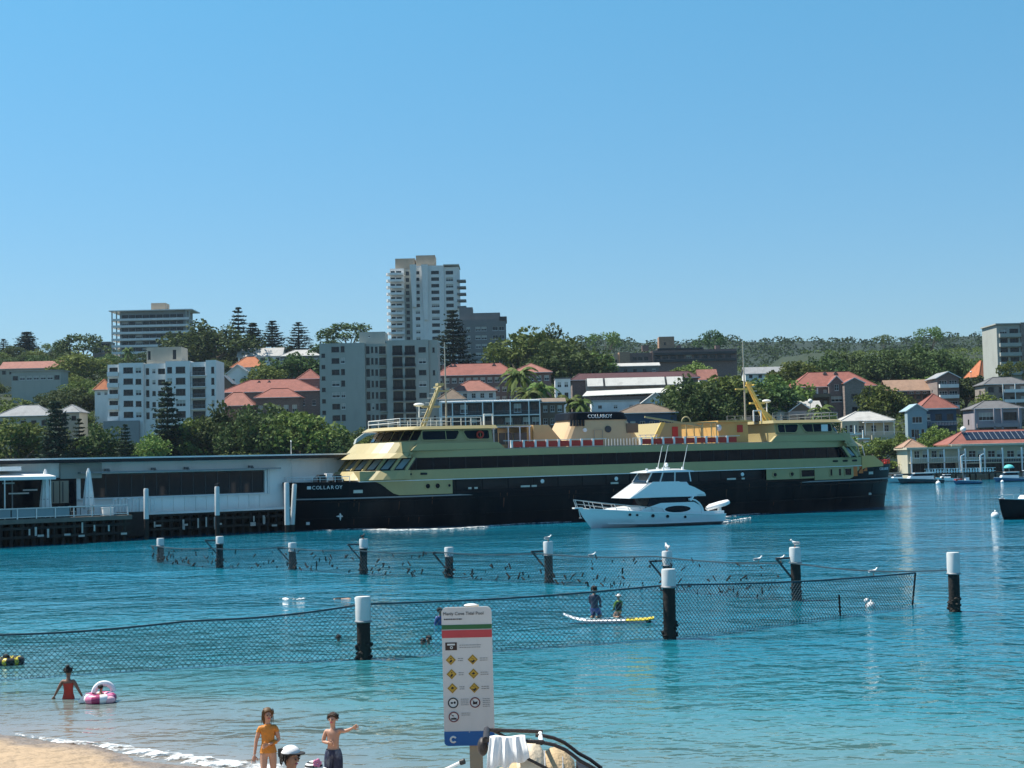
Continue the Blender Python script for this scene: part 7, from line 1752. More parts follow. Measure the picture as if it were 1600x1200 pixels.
def person(label, loc, ang, H, skin, pose={}, wide=1.0, hair=None, name='person', legs=True, face=True, hands=True, group=None):
    J = {}
    for k, v in BASE.items():
        if k in ('sho', 'elb', 'wri', 'hip', 'kne', 'ank', 'toe'):
            J[k + 'R'] = (v[0], v[1], v[2]); J[k + 'L'] = (-v[0], v[1], v[2])
        else: J[k] = v
    J.update(pose)
    order = ['pelvis', 'belly', 'chest', 'neckb', 'neck', 'jaw', 'skull', 'crown']; ed = list(zip(order[:-1], order[1:]))
    for s in 'RL': ed += [('neckb' if False else 'chest', 'sho' + s), ('sho' + s, 'elb' + s), ('elb' + s, 'wri' + s)]
    if legs:
        for s in 'RL': ed += [('pelvis', 'hip' + s), ('hip' + s, 'kne' + s), ('kne' + s, 'ank' + s), ('ank' + s, 'toe' + s)]
    names = []
    for a, b in ed:
        for q in (a, b):
            if q not in names: names.append(q)
    joints = []
    for q in names:
        r_ = RAD.get(q, RAD.get(q[:-1])); r_ = tuple(x * H * wide for x in r_) if isinstance(r_, tuple) else r_ * H * (wide if q not in ('skull', 'jaw', 'crown') else 1)
        joints.append((tuple(x * H for x in J[q]), r_))
    me = skel_mesh(joints, [(names.index(a), names.index(b)) for a, b in ed], 2, names.index('pelvis'))
    if hands:
        mb = MB()
        for s, sd in (('R', 1), ('L', -1)):
            a, b = Vector(J['elb' + s]) * H, Vector(J['wri' + s]) * H; hand_geo(mb, b, b - a, H, sd)
        hm = mb.mesh('hand', [M[skin]], True); bm = bmesh.new(); bm.from_mesh(me); bm.from_mesh(hm); bm.to_mesh(me); bm.free(); bpy.data.meshes.remove(hm)
    me.name = 'body'; me.materials.clear(); me.materials.append(M[skin]); me.polygons.foreach_set('use_smooth', [True] * len(me.polygons)); me.polygons.foreach_set('material_index', [0] * len(me.polygons))
    t = thing(name, label, 'person', loc, R(ang), group); body = put('body', me, t); t['H'] = H
    sk = Vector(J['skull']) * H; fw = (Vector(J['jaw']) - Vector(J['skull'])); fw = Vector((fw.x, fw.y, 0)); fw = fw.normalized() if fw.length > 1e-4 else Vector((0, -1, 0)); sdv = Vector((-fw.y, fw.x, 0))
    if face:
        for sg in (-1, 1):
            mb = MB(); c = sk + fw * .058 * H + sdv * sg * .021 * H + Vector((0, 0, -.008 * H)); mb.ell(c, (.008 * H, .006 * H, .006 * H), 8, 5); mb.obj('eye', [M['eye']], t)
            mb = MB(); c = sk + sdv * sg * .054 * H + Vector((0, 0, -.015 * H)) + fw * -.005 * H; mb.ell(c, (.009 * H, .012 * H, .02 * H), 8, 5); mb.obj('ear', [M[skin]], t)
        mb = MB(); a = sk + fw * .055 * H; mb.loft([[a + Vector((0, 0, .002 * H)) + sdv * .006 * H, a + Vector((0, 0, .002 * H)) - sdv * .006 * H, a + Vector((0, 0, .0 * H)) + fw * .006 * H], [a + Vector((0, 0, -.026 * H)) + sdv * .012 * H, a + Vector((0, 0, -.026 * H)) - sdv * .012 * H, a + Vector((0, 0, -.026 * H)) + fw * .018 * H]]); mb.obj('nose', [M[skin]], t)
        mb = MB(); c = sk + fw * .052 * H + Vector((0, 0, -.042 * H)); mb.ell(c, (.017 * H, .006 * H, .005 * H), 8, 4); mb.obj('mouth', [M['magenta']], t)
    if hair:
        hm_, back, length = hair; mb = MB(); c = sk + Vector((0, 0, .012 * H)) - fw * .006 * H; rings = []
        nu = 16
        for k in range(9):
            ph = -0.5 + (1.57 + .5) * k / 8; ring = []
            for i in range(nu):
                a = 2 * math.pi * i / nu; dirv = fw * math.cos(a) + sdv * math.sin(a); cut = max(0, math.cos(a)); p_ = max(ph, -.5 + 1.05 * cut ** .7)
                q = math.cos(p_); ring.append(c + dirv * (.062 + .006 * abs(math.cos(a))) * H * q + Vector((0, 0, .066 * H * math.sin(p_))))
            rings.append(ring)
        mb.loft(rings)
        if length > 0:
            rings = []
            for k in range(6):
                f = k / 5; w_ = (.052 - .012 * f) * H; rings.append([c - fw * (.040 + .010 * f) * H + sdv * math.cos(a) * w_ - fw * math.sin(a) * .022 * H + Vector((0, 0, -length * H * f)) for a in np.linspace(0, 6.283, 10, endpoint=False)])
            mb.loft(rings)
        if back == 'bun': mb.ell(c - fw * .03 * H + Vector((0, 0, .07 * H)), (.032 * H, .032 * H, .03 * H), 10, 7)
        rr_h = random.Random(int(H * 1000))
        for q in range(26):      # loose locks breaking the outline
            a = rr_h.uniform(.9, 5.4); d_ = fw * math.cos(a) + sdv * math.sin(a); z0_ = rr_h.uniform(-.01, .05) * H; l_ = (.03 + length * .8 * (1 if math.cos(a) < .3 else .3)) * rr_h.uniform(.6, 1.15) * H
            p0_ = c + d_ * .060 * H + Vector((0, 0, z0_)); p1_ = p0_ + d_ * rr_h.uniform(.002, .012) * H + Vector((0, 0, -l_ * .6)); p2_ = p1_ + d_ * rr_h.uniform(-.012, .008) * H + Vector((0, 0, -l_ * .5))
            mb.tube([p0_, p1_, p2_], [.007 * H, .006 * H, .0015 * H], 5)
        mb.obj('hair', [M[hm_]], t, True)
    return t, body, J
def garment(t, body, name, m, lo, hi, off=.007, test=None, flare=0.0):
    """cloth that follows the body between two heights (fractions of the figure)"""
    H = t['H']; bm = bmesh.new(); bm.from_mesh(body.data); bm.normal_update()
    for z_, n in ((lo, 1), (hi, -1)):
        g = bm.verts[:] + bm.edges[:] + bm.faces[:]
        bmesh.ops.bisect_plane(bm, geom=g, plane_co=(0, 0, z_ * H), plane_no=(0, 0, -n), clear_outer=True)
    if test:
        dl = [f for f in bm.faces if not test(f.calc_center_median() / H)]; bmesh.ops.delete(bm, geom=dl, context='FACES')
    bm.normal_update()
    for v in bm.verts: v.co += v.normal * (off * H) * (1 + flare * max(0, (hi - v.co.z / H) / max(.01, hi - lo)))
    me = bpy.data.meshes.new(name); bm.to_mesh(me); bm.free(); me.materials.clear(); me.materials.append(M[m]); me.polygons.foreach_set('use_smooth', [True] * len(me.polygons))
    return put(name, me, t)
# woman walking into the water, seen from behind
g = gnd(107, 1092); Hw = 1.60
t, bd, J = person('woman in a red swimsuit wading away from the beach, arms held out', (g.x, g.y, -.80), 180, Hw, 'skin_dark', dict(elbR=(.155, .02, .665), wriR=(.225, -.01, .545), elbL=(-.155, .02, .665), wriL=(-.215, -.015, .535), jaw=(0, -.016, .885)), 1.0, ('hair_dark', 'bun', 0), face=False)
garment(t, bd, 'swimsuit', 'swim_red', .46, .75, .006, lambda c: abs(c[0]) < .088)
# child in a pink and white inflatable
g = gnd(156, 1097); rg = thing('inflatable_ring', 'pink and white inflatable ring floating right of the wading woman', 'pool float', (g.x, g.y, 0), R(15))
mb = MB(); n_ = 24
for i in range(n_):
    m_ = (0, 0, 1, 1, 2, 2)[i % 6]
    mb.torus((0, 0, .10), .29, .125, 'z', 2, 10, m_, arc=(2 * math.pi * i / n_, 2 * math.pi * (i + 1) / n_))
mb.obj('tube', [M['vinyl_white'], M['pink'], M['magenta']], rg, True)
mb = MB(); mb.torus((.10, .16, .20), .24, .07, 'y', 14, 8, arc=(.1, 3.04)); mb.obj('backrest', [M['vinyl_white']], rg, True)
mb = MB(); mb.ell((.22, -.30, .08), (.16, .09, .10), 12, 7); mb.obj('pillow', [M['pale_pink']], rg, True)
mb = MB(); mb.hexa([(-.36, -.1, .03), (-.3, .2, .03), (-.3, .2, .24), (-.36, -.1, .24), (-.52, -.12, .02), (-.48, .08, .02), (-.48, .08, .07), (-.52, -.12, .07)]); mb.obj('fin', [M['vinyl_white']], rg)
t, bd, J = person('small dark-haired child lying in the pink and white inflatable ring', (g.x + .02, g.y + .02, -.56), 150, .98, 'skin_tan', {}, 1.05, ('hair_dark', '', .02), legs=True)
garment(t, bd, 'swim_top', 'magenta', .45, .77, .008)
# swimmer with a yellow-black ring at the left edge
g = gnd(10, 1038); rg = thing('inflatable_ring', 'black and yellow inflatable ring at the left edge of the water', 'pool float', (g.x + .12, g.y, 0))
mb = MB()
for i in range(20): mb.torus((0, 0, .10), .30, .12, 'z', 2, 9, (0, 0, 1)[i % 3], arc=(2 * math.pi * i / 20, 2 * math.pi * (i + 1) / 20))
mb.obj('tube', [M['cloth_black'], M['yellow']], rg, True)
t, bd, J = person('person floating with a black and yellow ring at the left edge', (g.x - .02, g.y + .03, -1.12), 200, 1.42, 'skin_tan', {}, 1.0, ('hair_dark', '', .03)); garment(t, bd, 'swim_top', 'swim_red', .48, .76, .007)
# girl in orange
g = gnd(420, 1240, .17); Hg = 1.50
t, bd, J = person('girl in an orange swimsuit standing on the sand with one hand across her waist', (g.x, g.y, .12), 6, Hg, 'skin_fair', dict(elbL=(-.135, .015, .635), wriL=(-.155, -.005, .475), elbR=(.125, .01, .63), wriR=(.005, -.085, .60), jaw=(.004, -.016, .885), kneL=(-.05, -.05, .285), ankL=(-.056, -.02, .05)), .96, ('hair_light', '', .13))
garment(t, bd, 'swimsuit', 'swim_orange', .50, .825, .007, lambda c: abs(c[0]) < .062 + .5 * max(0, .82 - c[2]) if c[2] > .735 else (abs(c[0]) < .088 if c[2] > .63 else abs(c[0]) < .104 and c[1] > -.062))
garment(t, bd, 'sleeve', 'swim_orange', .735, .80, .006, lambda c: abs(c[0]) >= .058)
# boy pointing
g = gnd(522, 1238, .17); Hb = 1.42
t, bd, J = person('bare-chested boy in dark patterned shorts stretching one arm out to the right', (g.x, g.y, .10), -4, Hb, 'skin_fair', dict(elbR=(.155, -.05, .785), wriR=(.255, -.09, .83), elbL=(-.125, .0, .655), wriL=(-.03, -.085, .655), shoR=(.085, -.005, .795), jaw=(-.003, -.018, .885)), .98, ('hair_brown', '', .0))
garment(t, bd, 'swim_shorts', 'swim_navy', .33, .565, .012, None, .8)
mb = MB()
rr = random.Random(6)
for i in range(16):
    f_ = bd.data.polygons[rr.randrange(len(bd.data.polygons))]
# man in a cap
g = at(453, 1163, 18.3)
t, bd, J = person('man in a white and black cap looking right at the bottom of the photo', (g.x, 18.3, g.z - 1.74), 62, 1.70, 'skin_tan', {}, 1.06, ('hair_dark', '', .04))
garment(t, bd, 'singlet', 'pale_pink', .50, .80, .008, lambda c: abs(c[0]) < .085)
garment(t, bd, 'shorts', 'cloth_black', .30, .555, .012, None, .5)
H = 1.70; mb = MB(); c = Vector(J['skull']) * H + Vector((0, 0, .026 * H)); mb.ell(c, (.064 * H, .07 * H, .058 * H), 16, 6, 0, .0, .999); cp_ = mb.obj('cap', [M['cloth_white']], t, True)
mb = MB(); mb.torus(c + Vector((0, 0, .004)), .063 * H, .006 * H, 'z', 18, 5); mb.obj('cap_band', [M['cloth_black']], cp_, True)
mb = MB(); pts = [(math.cos(a) * .062 * H, -.03 * H - .085 * H * math.sin(a)) for a in np.linspace(.05, 3.09, 9)]; mb.prism([(c.x + p[0], c.y + p[1]) for p in pts], c.z + .004, c.z + .016); mb.obj('cap_peak', [M['cloth_black']], cp_)
mb = MB(); mb.prism([(c.x - .045 * H, c.y + .02 * H), (c.x + .045 * H, c.y + .02 * H), (c.x + .045 * H, c.y + .074 * H), (c.x - .045 * H, c.y + .074 * H)], c.z - .02 * H, c.z + .035 * H); mb.obj('cap_back', [M['cloth_black']], cp_)
# person in a striped hat
g = at(490, 1183, 18.0)
t, bd, J = person('person in a black and white striped sun hat with pink flower beside the capped man', (g.x, 18.0, g.z - 1.60), 20, 1.52, 'skin_fair', {}, 1.0, ('hair_light', '', .08)); garment(t, bd, 'beach_dress', 'cloth_white', .34, .80, .012, lambda c: abs(c[0]) < .09, .9)
H = 1.52; c = Vector(J['skull']) * H + Vector((0, 0, .02 * H)); rings = []; mb = MB(); prof = [(.15, -.03), (.13, -.012), (.105, .0), (.085, .006), (.07, .012), (.068, .03), (.064, .045), (.055, .058), (.035, .066), (.002, .07)]
for k in range(len(prof) - 1):
    ring = lambda q: [(c.x + q[0] * H * math.cos(a), c.y + q[0] * H * math.sin(a), c.z + q[1] * H + .008 * math.sin(3 * a) * (q[0] > .1)) for a in np.linspace(0, 6.283, 24, endpoint=False)]
    mb.loft([ring(prof[k]), ring(prof[k + 1])], k % 2, caps=False)
hat = mb.obj('sun_hat', [M['cloth_white'], M['cloth_black']], t, True)
mb = MB()
for k in range(5): a = k * 1.2566; mb.ell((c.x + .02 + .03 * math.cos(a), c.y - .06 * H + .0, c.z + .062 * H + .03 * math.sin(a)), (.025, .015, .025), 8, 5)
mb.obj('hat_flower', [M['pink']], hat, True)
# paddleboard with two kneeling riders
A_, B_ = gnd(881, 974), gnd(1022, 972); L_ = (B_ - A_).length; sb = thing('paddleboard', 'white stand-up paddleboard with a yellow-green tail in front of the near net', 'paddleboard', A_, math.atan2((B_ - A_).y, (B_ - A_).x))
mb = MB(); rings = []; rings2 = []
for i in range(17):
    f = i / 16; w_ = .38 * (math.sin(math.pi * min(.985, max(.015, f * .92 + .03))) ** .45); z_ = .10 + .22 * max(0, (.28 - f) / .28) ** 2 + .05 * max(0, (f - .85) / .15) ** 2
    rings.append([(L_ * f, w_ * math.cos(a), z_ + .055 * math.sin(a)) for a in np.linspace(0, 6.283, 12, endpoint=False)])
mb.loft(rings[:12]); mb.loft(rings[11:], 1); mb.obj('board', [M['vinyl_white'], M['yellow']], sb, True)
mb = MB(); mb.hexa([(L_ * .25, -.25, .158), (L_ * .68, -.25, .158), (L_ * .68, .25, .158), (L_ * .25, .25, .158), (L_ * .25, -.25, .165), (L_ * .68, -.25, .165), (L_ * .68, .25, .165), (L_ * .25, .25, .165)]); mb.obj('deck_pad', [M['hull_teal']], sb)
mb = MB(); mb.side([(L_ * .9, .06), (L_ * .97, .06), (L_ * .97, -.2)], -.01, .01); mb.obj('fin', [M['cloth_black']], sb)
KN = dict(kneR=(.075, -.20, .325), kneL=(-.075, -.20, .325), ankR=(.06, .03, .33), ankL=(-.06, .03, .33), toeR=(.06, .09, .325), toeL=(-.06, .09, .325), hipR=(.055, 0, .5), hipL=(-.055, 0, .5), elbR=(.12, -.05, .66), wriR=(.09, -.15, .57), elbL=(-.12, -.05, .66), wriL=(-.09, -.15, .57))
p = A_.lerp(B_, .345); t, bd, J = person('larger paddler kneeling on the board in a dark rash vest, back to the camera', (p.x, p.y, .17 - .30 * 1.62), 160, 1.62, 'skin_tan', KN, 1.05, ('hair_dark', '', .03)); garment(t, bd, 'rash_vest', 'rash_navy', .50, .81, .007)
garment(t, bd, 'shorts', 'rash_blue', .36, .52, .009)
p = A_.lerp(B_, .615); t, bd, J = person('child kneeling on the board in a yellow-green vest and pale hat', (p.x, p.y, .17 - .30 * 1.18), 205, 1.18, 'skin_fair', KN, 1.08, ('hair_light', '', .0)); garment(t, bd, 'life_vest', 'cloth_black', .52, .76, .02, lambda c: abs(c[0]) < .095); garment(t, bd, 'rash_vest', 'vest_green', .50, .81, .008)
H = 1.18; c = Vector(J['skull']) * H + Vector((0, 0, .025 * H)); mb = MB(); mb.ell(c, (.066 * H, .072 * H, .06 * H), 14, 5, 0, 0, .999); mb.torus(c, .085 * H, .014 * H, 'z', 16, 5); mb.obj('hat', [M['cloth_white']], t, True)
# crawl swimmer
g = gnd(466, 937); SW = dict(wriR=(.16, -.09, .93), elbR=(.13, -.10, .86))
t, bd, J = person('swimmer doing front crawl with splashes between the nets', (g.x + .9, g.y, -.06), 0, 1.7, 'skin_tan', SW, 1.0, None, face=False); t.rotation_euler = (R(90), 0, R(90)); garment(t, bd, 'swim_shorts', 'cloth_black', .42, .56, .01)
H = 1.7; mb = MB(); c = Vector(J['skull']) * H + Vector((0, 0, .015 * H)); mb.ell(c, (.062 * H, .068 * H, .06 * H), 12, 8); mb.obj('swim_cap', [M['cloth_white']], t, True)
tag(wash([(437, 935, .06), (452, 936, .16), (466, 936, .10), (482, 934, .12)], 4).obj('splash', [M['foam']], smooth=True), kind='stuff')
g = gnd(1366, 951); t, bd, J = person('swimmer in a white cap behind the right end of the near net', (g.x, g.y + 1.2, -1.38), 150, 1.65, 'skin_fair', {}, 1.0, None); mb = MB(); H = 1.65; c = Vector(J['skull']) * H + Vector((0, 0, .012 * H)); mb.ell(c, (.062 * H, .068 * H, .062 * H), 12, 8); mb.obj('swim_cap', [M['cloth_white']], t, True)
# bather behind the sign, heads in the water by the net
g = gnd(688, 976); t, bd, J = person('bather in a blue and white rash vest half hidden behind the sign', (g.x, g.y, -.95), 30, 1.55, 'skin_tan', {}, 1.0, ('hair_dark', '', .02)); garment(t, bd, 'rash_vest', 'rash_blue', .50, .81, .007)
for lab, px, py, h_ in (('left one of two swimmers heads close together by the near net', 661, 1007, .19), ('right one of two swimmers heads close together by the near net', 670, 1006, .26), ('lone dark head in the water left of the near post', 529, 1002, .22)):
    g = gnd(px, py); t, bd, J = person(lab, (g.x, g.y, h_ - 1.45), 20 + px, 1.45, 'skin_tan', {}, 1.0, ('hair_dark', '', .02)); garment(t, bd, 'rash_vest', 'rash_navy', .5, .81, .007)

# ------------------------------------------------------------------ the pool sign
mm('sign_face', (.62, .585, .55), .5, var=.03, dirt=(.36, .34, .31), dscale=3, damt=.2); mm('sign_green', (.025, .12, .035), .5); mm('sign_red', (.50, .055, .06), .5); mm('sign_blue', (.015, .11, .32), .45); mm('sign_black', (.012, .012, .014), .5); mm('sign_brown', (.045, .02, .012), .5); mm('sign_yellow', (.56, .33, .04), .5); mm('sign_text', (.19, .175, .165), .6); mm('sign_pale', (.66, .66, .63), .5); mm('sign_ring', (.17, .04, .045), .5); mm('sign_redtext', (.75, .40, .38), .5); mm('sign_post', (.36, .29, .20), .85, var=.15, bump=.3, bscale=9)
SY = 18.5; SC = at(735, 1165, SY); sg_ = thing('beach_sign', 'tall beige information sign with yellow warning symbols and a blue foot on a timber post', 'sign', (SC.x, SY, sand_z(SC.x, SY)), R(-2)); sg_.rotation_euler = (0, R(-.25), R(-2))
zb0 = SC.z - sand_z(SC.x, SY); S_ = SY / FPX           # metres per photo pixel at the sign
W2 = 39 * S_; Hs = 213 * S_
mb = MB(); mb.box(-.075 + .07, .075 + .07, .03, .15, -.6, zb0 + Hs + .012); po = mb.obj('post', [M['sign_post']], sg_); mb = MB(); mb.ell((.05, .09, zb0 + Hs + .012), (.085, .06, .022), 12, 6); mb.obj('post_cap', [M['white_paint']], po)
rc = 8 * S_; pts = []
for cx, cz, a0 in ((W2 - rc, zb0 + Hs - rc, 0), (-W2 + rc, zb0 + Hs - rc, 90), (-W2 + rc, zb0 + rc * .7, 180), (W2 - rc, zb0 + rc * .7, 270)):
    for k in range(6): a = R(a0 + 18 * k); pts.append((cx + rc * math.cos(a), cz + rc * (1 if a0 < 180 else .7) * math.sin(a)))
mb = MB(); mb.side(pts, 0, .028); pn = mb.obj('panel', [M['sign_face']], sg_)
def X(px): return (px - 735) * S_
def Z(py): return zb0 + (1165 - py) * S_
def plate(name, x0, x1, z0, z1, m, par=pn, y=-.002, th=.002):
    mb = MB(); mb.box(x0, x1, y - th, y, z0, z1); return mb.obj(name, [M[m]], par)
plate('green_band', -W2, W2, Z(986), Z(979), 'sign_green'); rb2 = plate('red_band', -W2, W2, Z(999), Z(987.2), 'sign_red')
mb = MB(); q = [(p[0], min(p[1], zb0 + 22 * S_)) for p in pts if p[1] < zb0 + 25 * S_]; q = [(-W2, zb0 + 22 * S_)] + [p for p in q] + [(W2, zb0 + 22 * S_)]; mb.side(q, -.004, -.001); bl = mb.obj('blue_foot', [M['sign_blue']], pn)
mb = MB(); mb.torus((X(710), -.0055, Z(1155)), 4.2 * S_, 1.5 * S_, 'y', 16, 6, arc=(.5, 5.6)); mb.obj('council_emblem', [M['sign_pale']], bl)
text_obj('sign_title', 'Manly Cove Tidal Pool', 6.9 * S_, 'sign_black', pn, (X(698.5), -.003, Z(962)), (R(90), 0, 0), .0015)
def words(name, x0, z, n, m, h, rnd_seed, maxw, par=pn):
    rr = random.Random(rnd_seed); mb = MB(); x = x0
    while x < x0 + maxw:
        l_ = rr.uniform(1.6, 4.2) * S_; l_ = min(l_, x0 + maxw - x)
        mb.box(x, x + l_, -.0035, -.002, z, z + h); x += l_ + .7 * S_
    mb.obj(name, [M[m]], par)
words('text_line', X(700), Z(971.2), 6, 'sign_black', 1.8 * S_, 3, 28 * S_)
words('text_line', X(701), Z(984), 6, 'sign_pale', 2.0 * S_, 4, 40 * S_)
for i in range(2): words('text_line', X(701), Z(993 + 4 * i), 6, 'sign_redtext', 1.6 * S_, 5 + i, 62 * S_)
ib = plate('camera_symbol', X(701), X(719), Z(1018), Z(1006), 'sign_brown'); mb = MB(); mb.box(X(704), X(716), -.0065, -.0045, Z(1010.5), Z(1008)); mb.torus((X(710.5), -.0055, Z(1014)), 1.7 * S_, .7 * S_, 'y', 10, 5); mb.obj('symbol', [M['sign_pale']], ib)
for i in range(2): words('text_line', X(723), Z(1011 + 3.4 * i), 6, 'sign_text', .9 * S_, 9 + i, 33 * S_)
for r_ in range(3):
    for c_ in range(2):
        cx, cz = X((709, 743)[c_] + r_ * .7), Z(1033 + 21.8 * r_); h = 8.0 * S_
        mb = MB(); mb.side([(cx - h, cz), (cx, cz - h), (cx + h, cz), (cx, cz + h)], -.004, -.001); d_ = mb.obj('warning_diamond', [M['sign_yellow']], pn)
        mb = MB(); k = r_ * 2 + c_; e = .32 * h
        for a_, b2 in (((-.7, 0), (0, -.7)), ((0, -.7), (.7, 0)), ((.7, 0), (0, .7)), ((0, .7), (-.7, 0))): mb.bar((cx + a_[0] * h * 1.18, -.005, cz + a_[1] * h * 1.18), (cx + b2[0] * h * 1.18, -.005, cz + b2[1] * h * 1.18), .06 * h, .003)
        if k in (0, 2): mb.side([(cx - e, cz - e * 1.2), (cx + e * .2, cz - e * 1.6), (cx + e, cz - e * .2), (cx + e * .1, cz + e * .2)], -.006, -.0045); mb.ell((cx + e * .1, -.005, cz + e * .9), (e * .4, .001, e * .4), 8, 5)
        elif k in (1, 5): mb.side([(cx - e * 1.6, cz - e * .4), (cx, cz - e * 2), (cx + e * 1.6, cz - e * .4), (cx + e * .4, cz - e * .1), (cx - e * .2, cz - e * .8)], -.006, -.0045); mb.bar((cx - e, -.005, cz + e), (cx + e, -.005, cz + e * .3), .3 * e, .002)
        else: mb.side([(cx - e * 1.1, cz), (cx, cz - e * .5), (cx + e * 1.2, cz + e * .2), (cx, cz + e)], -.006, -.0045); mb.bar((cx - e, -.005, cz - e * .9), (cx + e, -.005, cz - e * .9), .3 * e, .002)
        mb.obj('symbol', [M['sign_black']], d_)
        for q in range(2): words('text_line', cx + 11 * S_, cz + (1.5 - 3.2 * q) * S_, 3, 'sign_text', .9 * S_, 20 + k * 3 + q, (8, 12)[c_] * S_)
for cx, cz, k in ((X(711), Z(1099), 0), (X(745), Z(1099), 1), (X(711.5), Z(1120.5), 2)):
    mb = MB(); mb.tube([(cx, -.001, cz), (cx, -.004, cz)], 8.2 * S_, 22); o_ = mb.obj('rule_circle', [M['sign_pale']], pn)
    mb = MB(); mb.torus((cx, -.005, cz), 7.2 * S_, 1.0 * S_, 'y', 22, 5)
    if k: mb.bar((cx - 5 * S_, -.006, cz + 5 * S_), (cx + 5 * S_, -.006, cz - 5 * S_), 1.3 * S_, .002)
    mb.obj('ring', [M['sign_ring' if k else 'sign_black']], o_)
    mb = MB()
    if k == 0: mb.ell((cx - 2 * S_, -.005, cz), (2.0 * S_, .001, 1.6 * S_), 8, 5); mb.ell((cx + 2.4 * S_, -.005, cz + .4 * S_), (1.8 * S_, .001, 2 * S_), 8, 5)
    elif k == 1: mb.side([(cx - 3.5 * S_, cz - 3 * S_), (cx + 3 * S_, cz - 2.6 * S_), (cx + 4 * S_, cz + 2 * S_), (cx, cz + .6 * S_), (cx - 3 * S_, cz + 2.4 * S_)], -.006, -.0045)
    else: mb.side([(cx - 4.4 * S_, cz - 4.2 * S_), (cx + 4.4 * S_, cz - 4.2 * S_), (cx + 4 * S_, cz - 1.6 * S_), (cx - 4 * S_, cz - 1.6 * S_)], -.006, -.0045); mb.ell((cx - 1.5 * S_, -.005, cz + 2 * S_), (1.6 * S_, .001, .9 * S_), 8, 5)
    mb.obj('symbol', [M['sign_black']], o_)
    for q in range((4, 5, 2)[k]): words('text_line', cx + 12 * S_, cz + (5 - 2.9 * q) * S_, 3, 'sign_text', .8 * S_, 60 + k * 7 + q, (12, 11, 14)[k] * S_)
mb = MB(); mb.tube([(X(733), -.004, Z(1001.5)), (X(733), 0, Z(1001.5))], .9 * S_, 8); mb.tube([(X(735), -.005, Z(1144)), (X(735), 0, Z(1144))], .9 * S_, 8); mb.obj('bolt', [M['steel']], pn)

# ------------------------------------------------------------------ pram and scooter on the promenade
mm('pram_beige', (.46, .34, .20), .85, var=.12, scale=4, bump=.4, bscale=30); mm('pram_cream', (.66, .56, .42), .85, var=.08, scale=5, bump=.3, bscale=14); mm('leather', (.03, .022, .02), .5, bump=.2, bscale=60)
PY = 14.2; PO = at(845, 1200, PY); PZ = 2.2; K_ = PY / FPX
pr = thing('pram', 'beige pram with a dark curved handle in front of the sign foot', 'pram', (PO.x, PY, PZ)); pxz = lambda px, py: ((px - 845) * K_, (at(px, py, PY).z - PZ))
def arcpts(lst, y): return [(pxz(a, b)[0], y, pxz(a, b)[1]) for a, b in lst]
for y_ in (-.26, .10):
    mb = MB(); mb.tube(arcpts([(838, 1152), (850, 1152.5), (866, 1156), (882, 1163), (893, 1171), (904, 1180), (922, 1190), (940, 1204)], y_), .017, 10); mb.obj('frame_tube', [M['leather']], pr, True)
mb = MB(); mb.tube(arcpts([(845, 1153.5), (846, 1153.5)], 0)[:1] + [(pxz(846, 1153)[0], -.26, pxz(846, 1153)[1]), (pxz(846, 1153)[0], .26, pxz(846, 1153)[1])], .02, 8); mb.obj('handle_joint', [M['white_paint']], pr)
mb = MB(); mb.tube([(pxz(762, 1150)[0], -.26, pxz(762, 1148)[1]), (pxz(850, 1150)[0], -.26, pxz(850, 1151)[1])], .018, 8); mb.tube([(pxz(762, 1150)[0], .26, pxz(762, 1148)[1]), (pxz(850, 1150)[0], .26, pxz(850, 1151)[1])], .018, 8); mb.tube([(pxz(762, 1150)[0], -.27, pxz(762, 1148)[1]), (pxz(762, 1150)[0], .27, pxz(762, 1148)[1])], .03, 10); mb.obj('push_handle', [M['leather']], pr, True)
mb = MB(); c = pxz(757, 1160); mb.ell((c[0], -.2, c[1]), (.05, .08, .085), 12, 8); mb.obj('handle_grip', [M['leather']], pr, True)
# hood: two fabric leaves over hoops
def hood(px0, px1, ytop, ybase, m, y, nseg=10, bulge=.09, name='hood'):
    mb = MB(); rings = []
    for k in range(nseg + 1):
        f = k / nseg; ring = []
        for j in range(9):
            g_ = j / 8; a = math.pi * g_; px = px0 + (px1 - px0) * f; zz = ybase + (ytop - ybase) * (math.sin(math.pi * (f * .86 + .07)) ** .55); p = pxz(px, zz)
            base_ = pxz(px, ybase)[1] - .35
            ring.append((p[0], -y * math.cos(a), base_ + (p[1] - base_) * (math.sin(a) ** .45 if 0 < g_ < 1 else 0.0) + .008 * math.sin(f * 20 + g_ * 9)))
        rings.append(ring)
    mb.loft(rings, closed=False, caps=False); return mb.obj(name, [M[m]], pr, True)
hood(808, 853, 1156, 1200, 'pram_cream', .27); hood(838, 897, 1168, 1206, 'pram_beige', .29); hood(795, 838, 1185, 1212, 'pram_beige', .30)
for px in (823, 851, 878):
    mb = MB(); pts = []
    for k in range(13): a = math.pi * k / 12; p = pxz(px, 1176); pts.append((p[0], -.285 * math.cos(a), p[1] - .35 + .36 * math.sin(a) ** .6)); 
    mb.tube(pts, .009, 6); mb.obj('hood_hoop', [M['steel']], pr, True)
mb = MB(); p = pxz(905, 1192); mb.hexa([(p[0] - .05, -.27, .25), (p[0] + .45, -.25, .20), (p[0] + .45, .25, .20), (p[0] - .05, .27, .25), (p[0] - .02, -.27, p[1] - .02), (p[0] + .25, -.25, p[1] - .13), (p[0] + .25, .25, p[1] - .13), (p[0] - .02, .27, p[1] - .02)]); mb.obj('foot_cover', [M['leather']], pr)
mb = MB(); mb.hexa([(-.30, -.24, .45), (.35, -.24, .40), (.35, .24, .40), (-.30, .24, .45), (-.38, -.25, .72), (.40, -.25, .66), (.40, .25, .66), (-.38, .25, .72)]); mb.obj('seat_tub', [M['pram_beige']], pr)
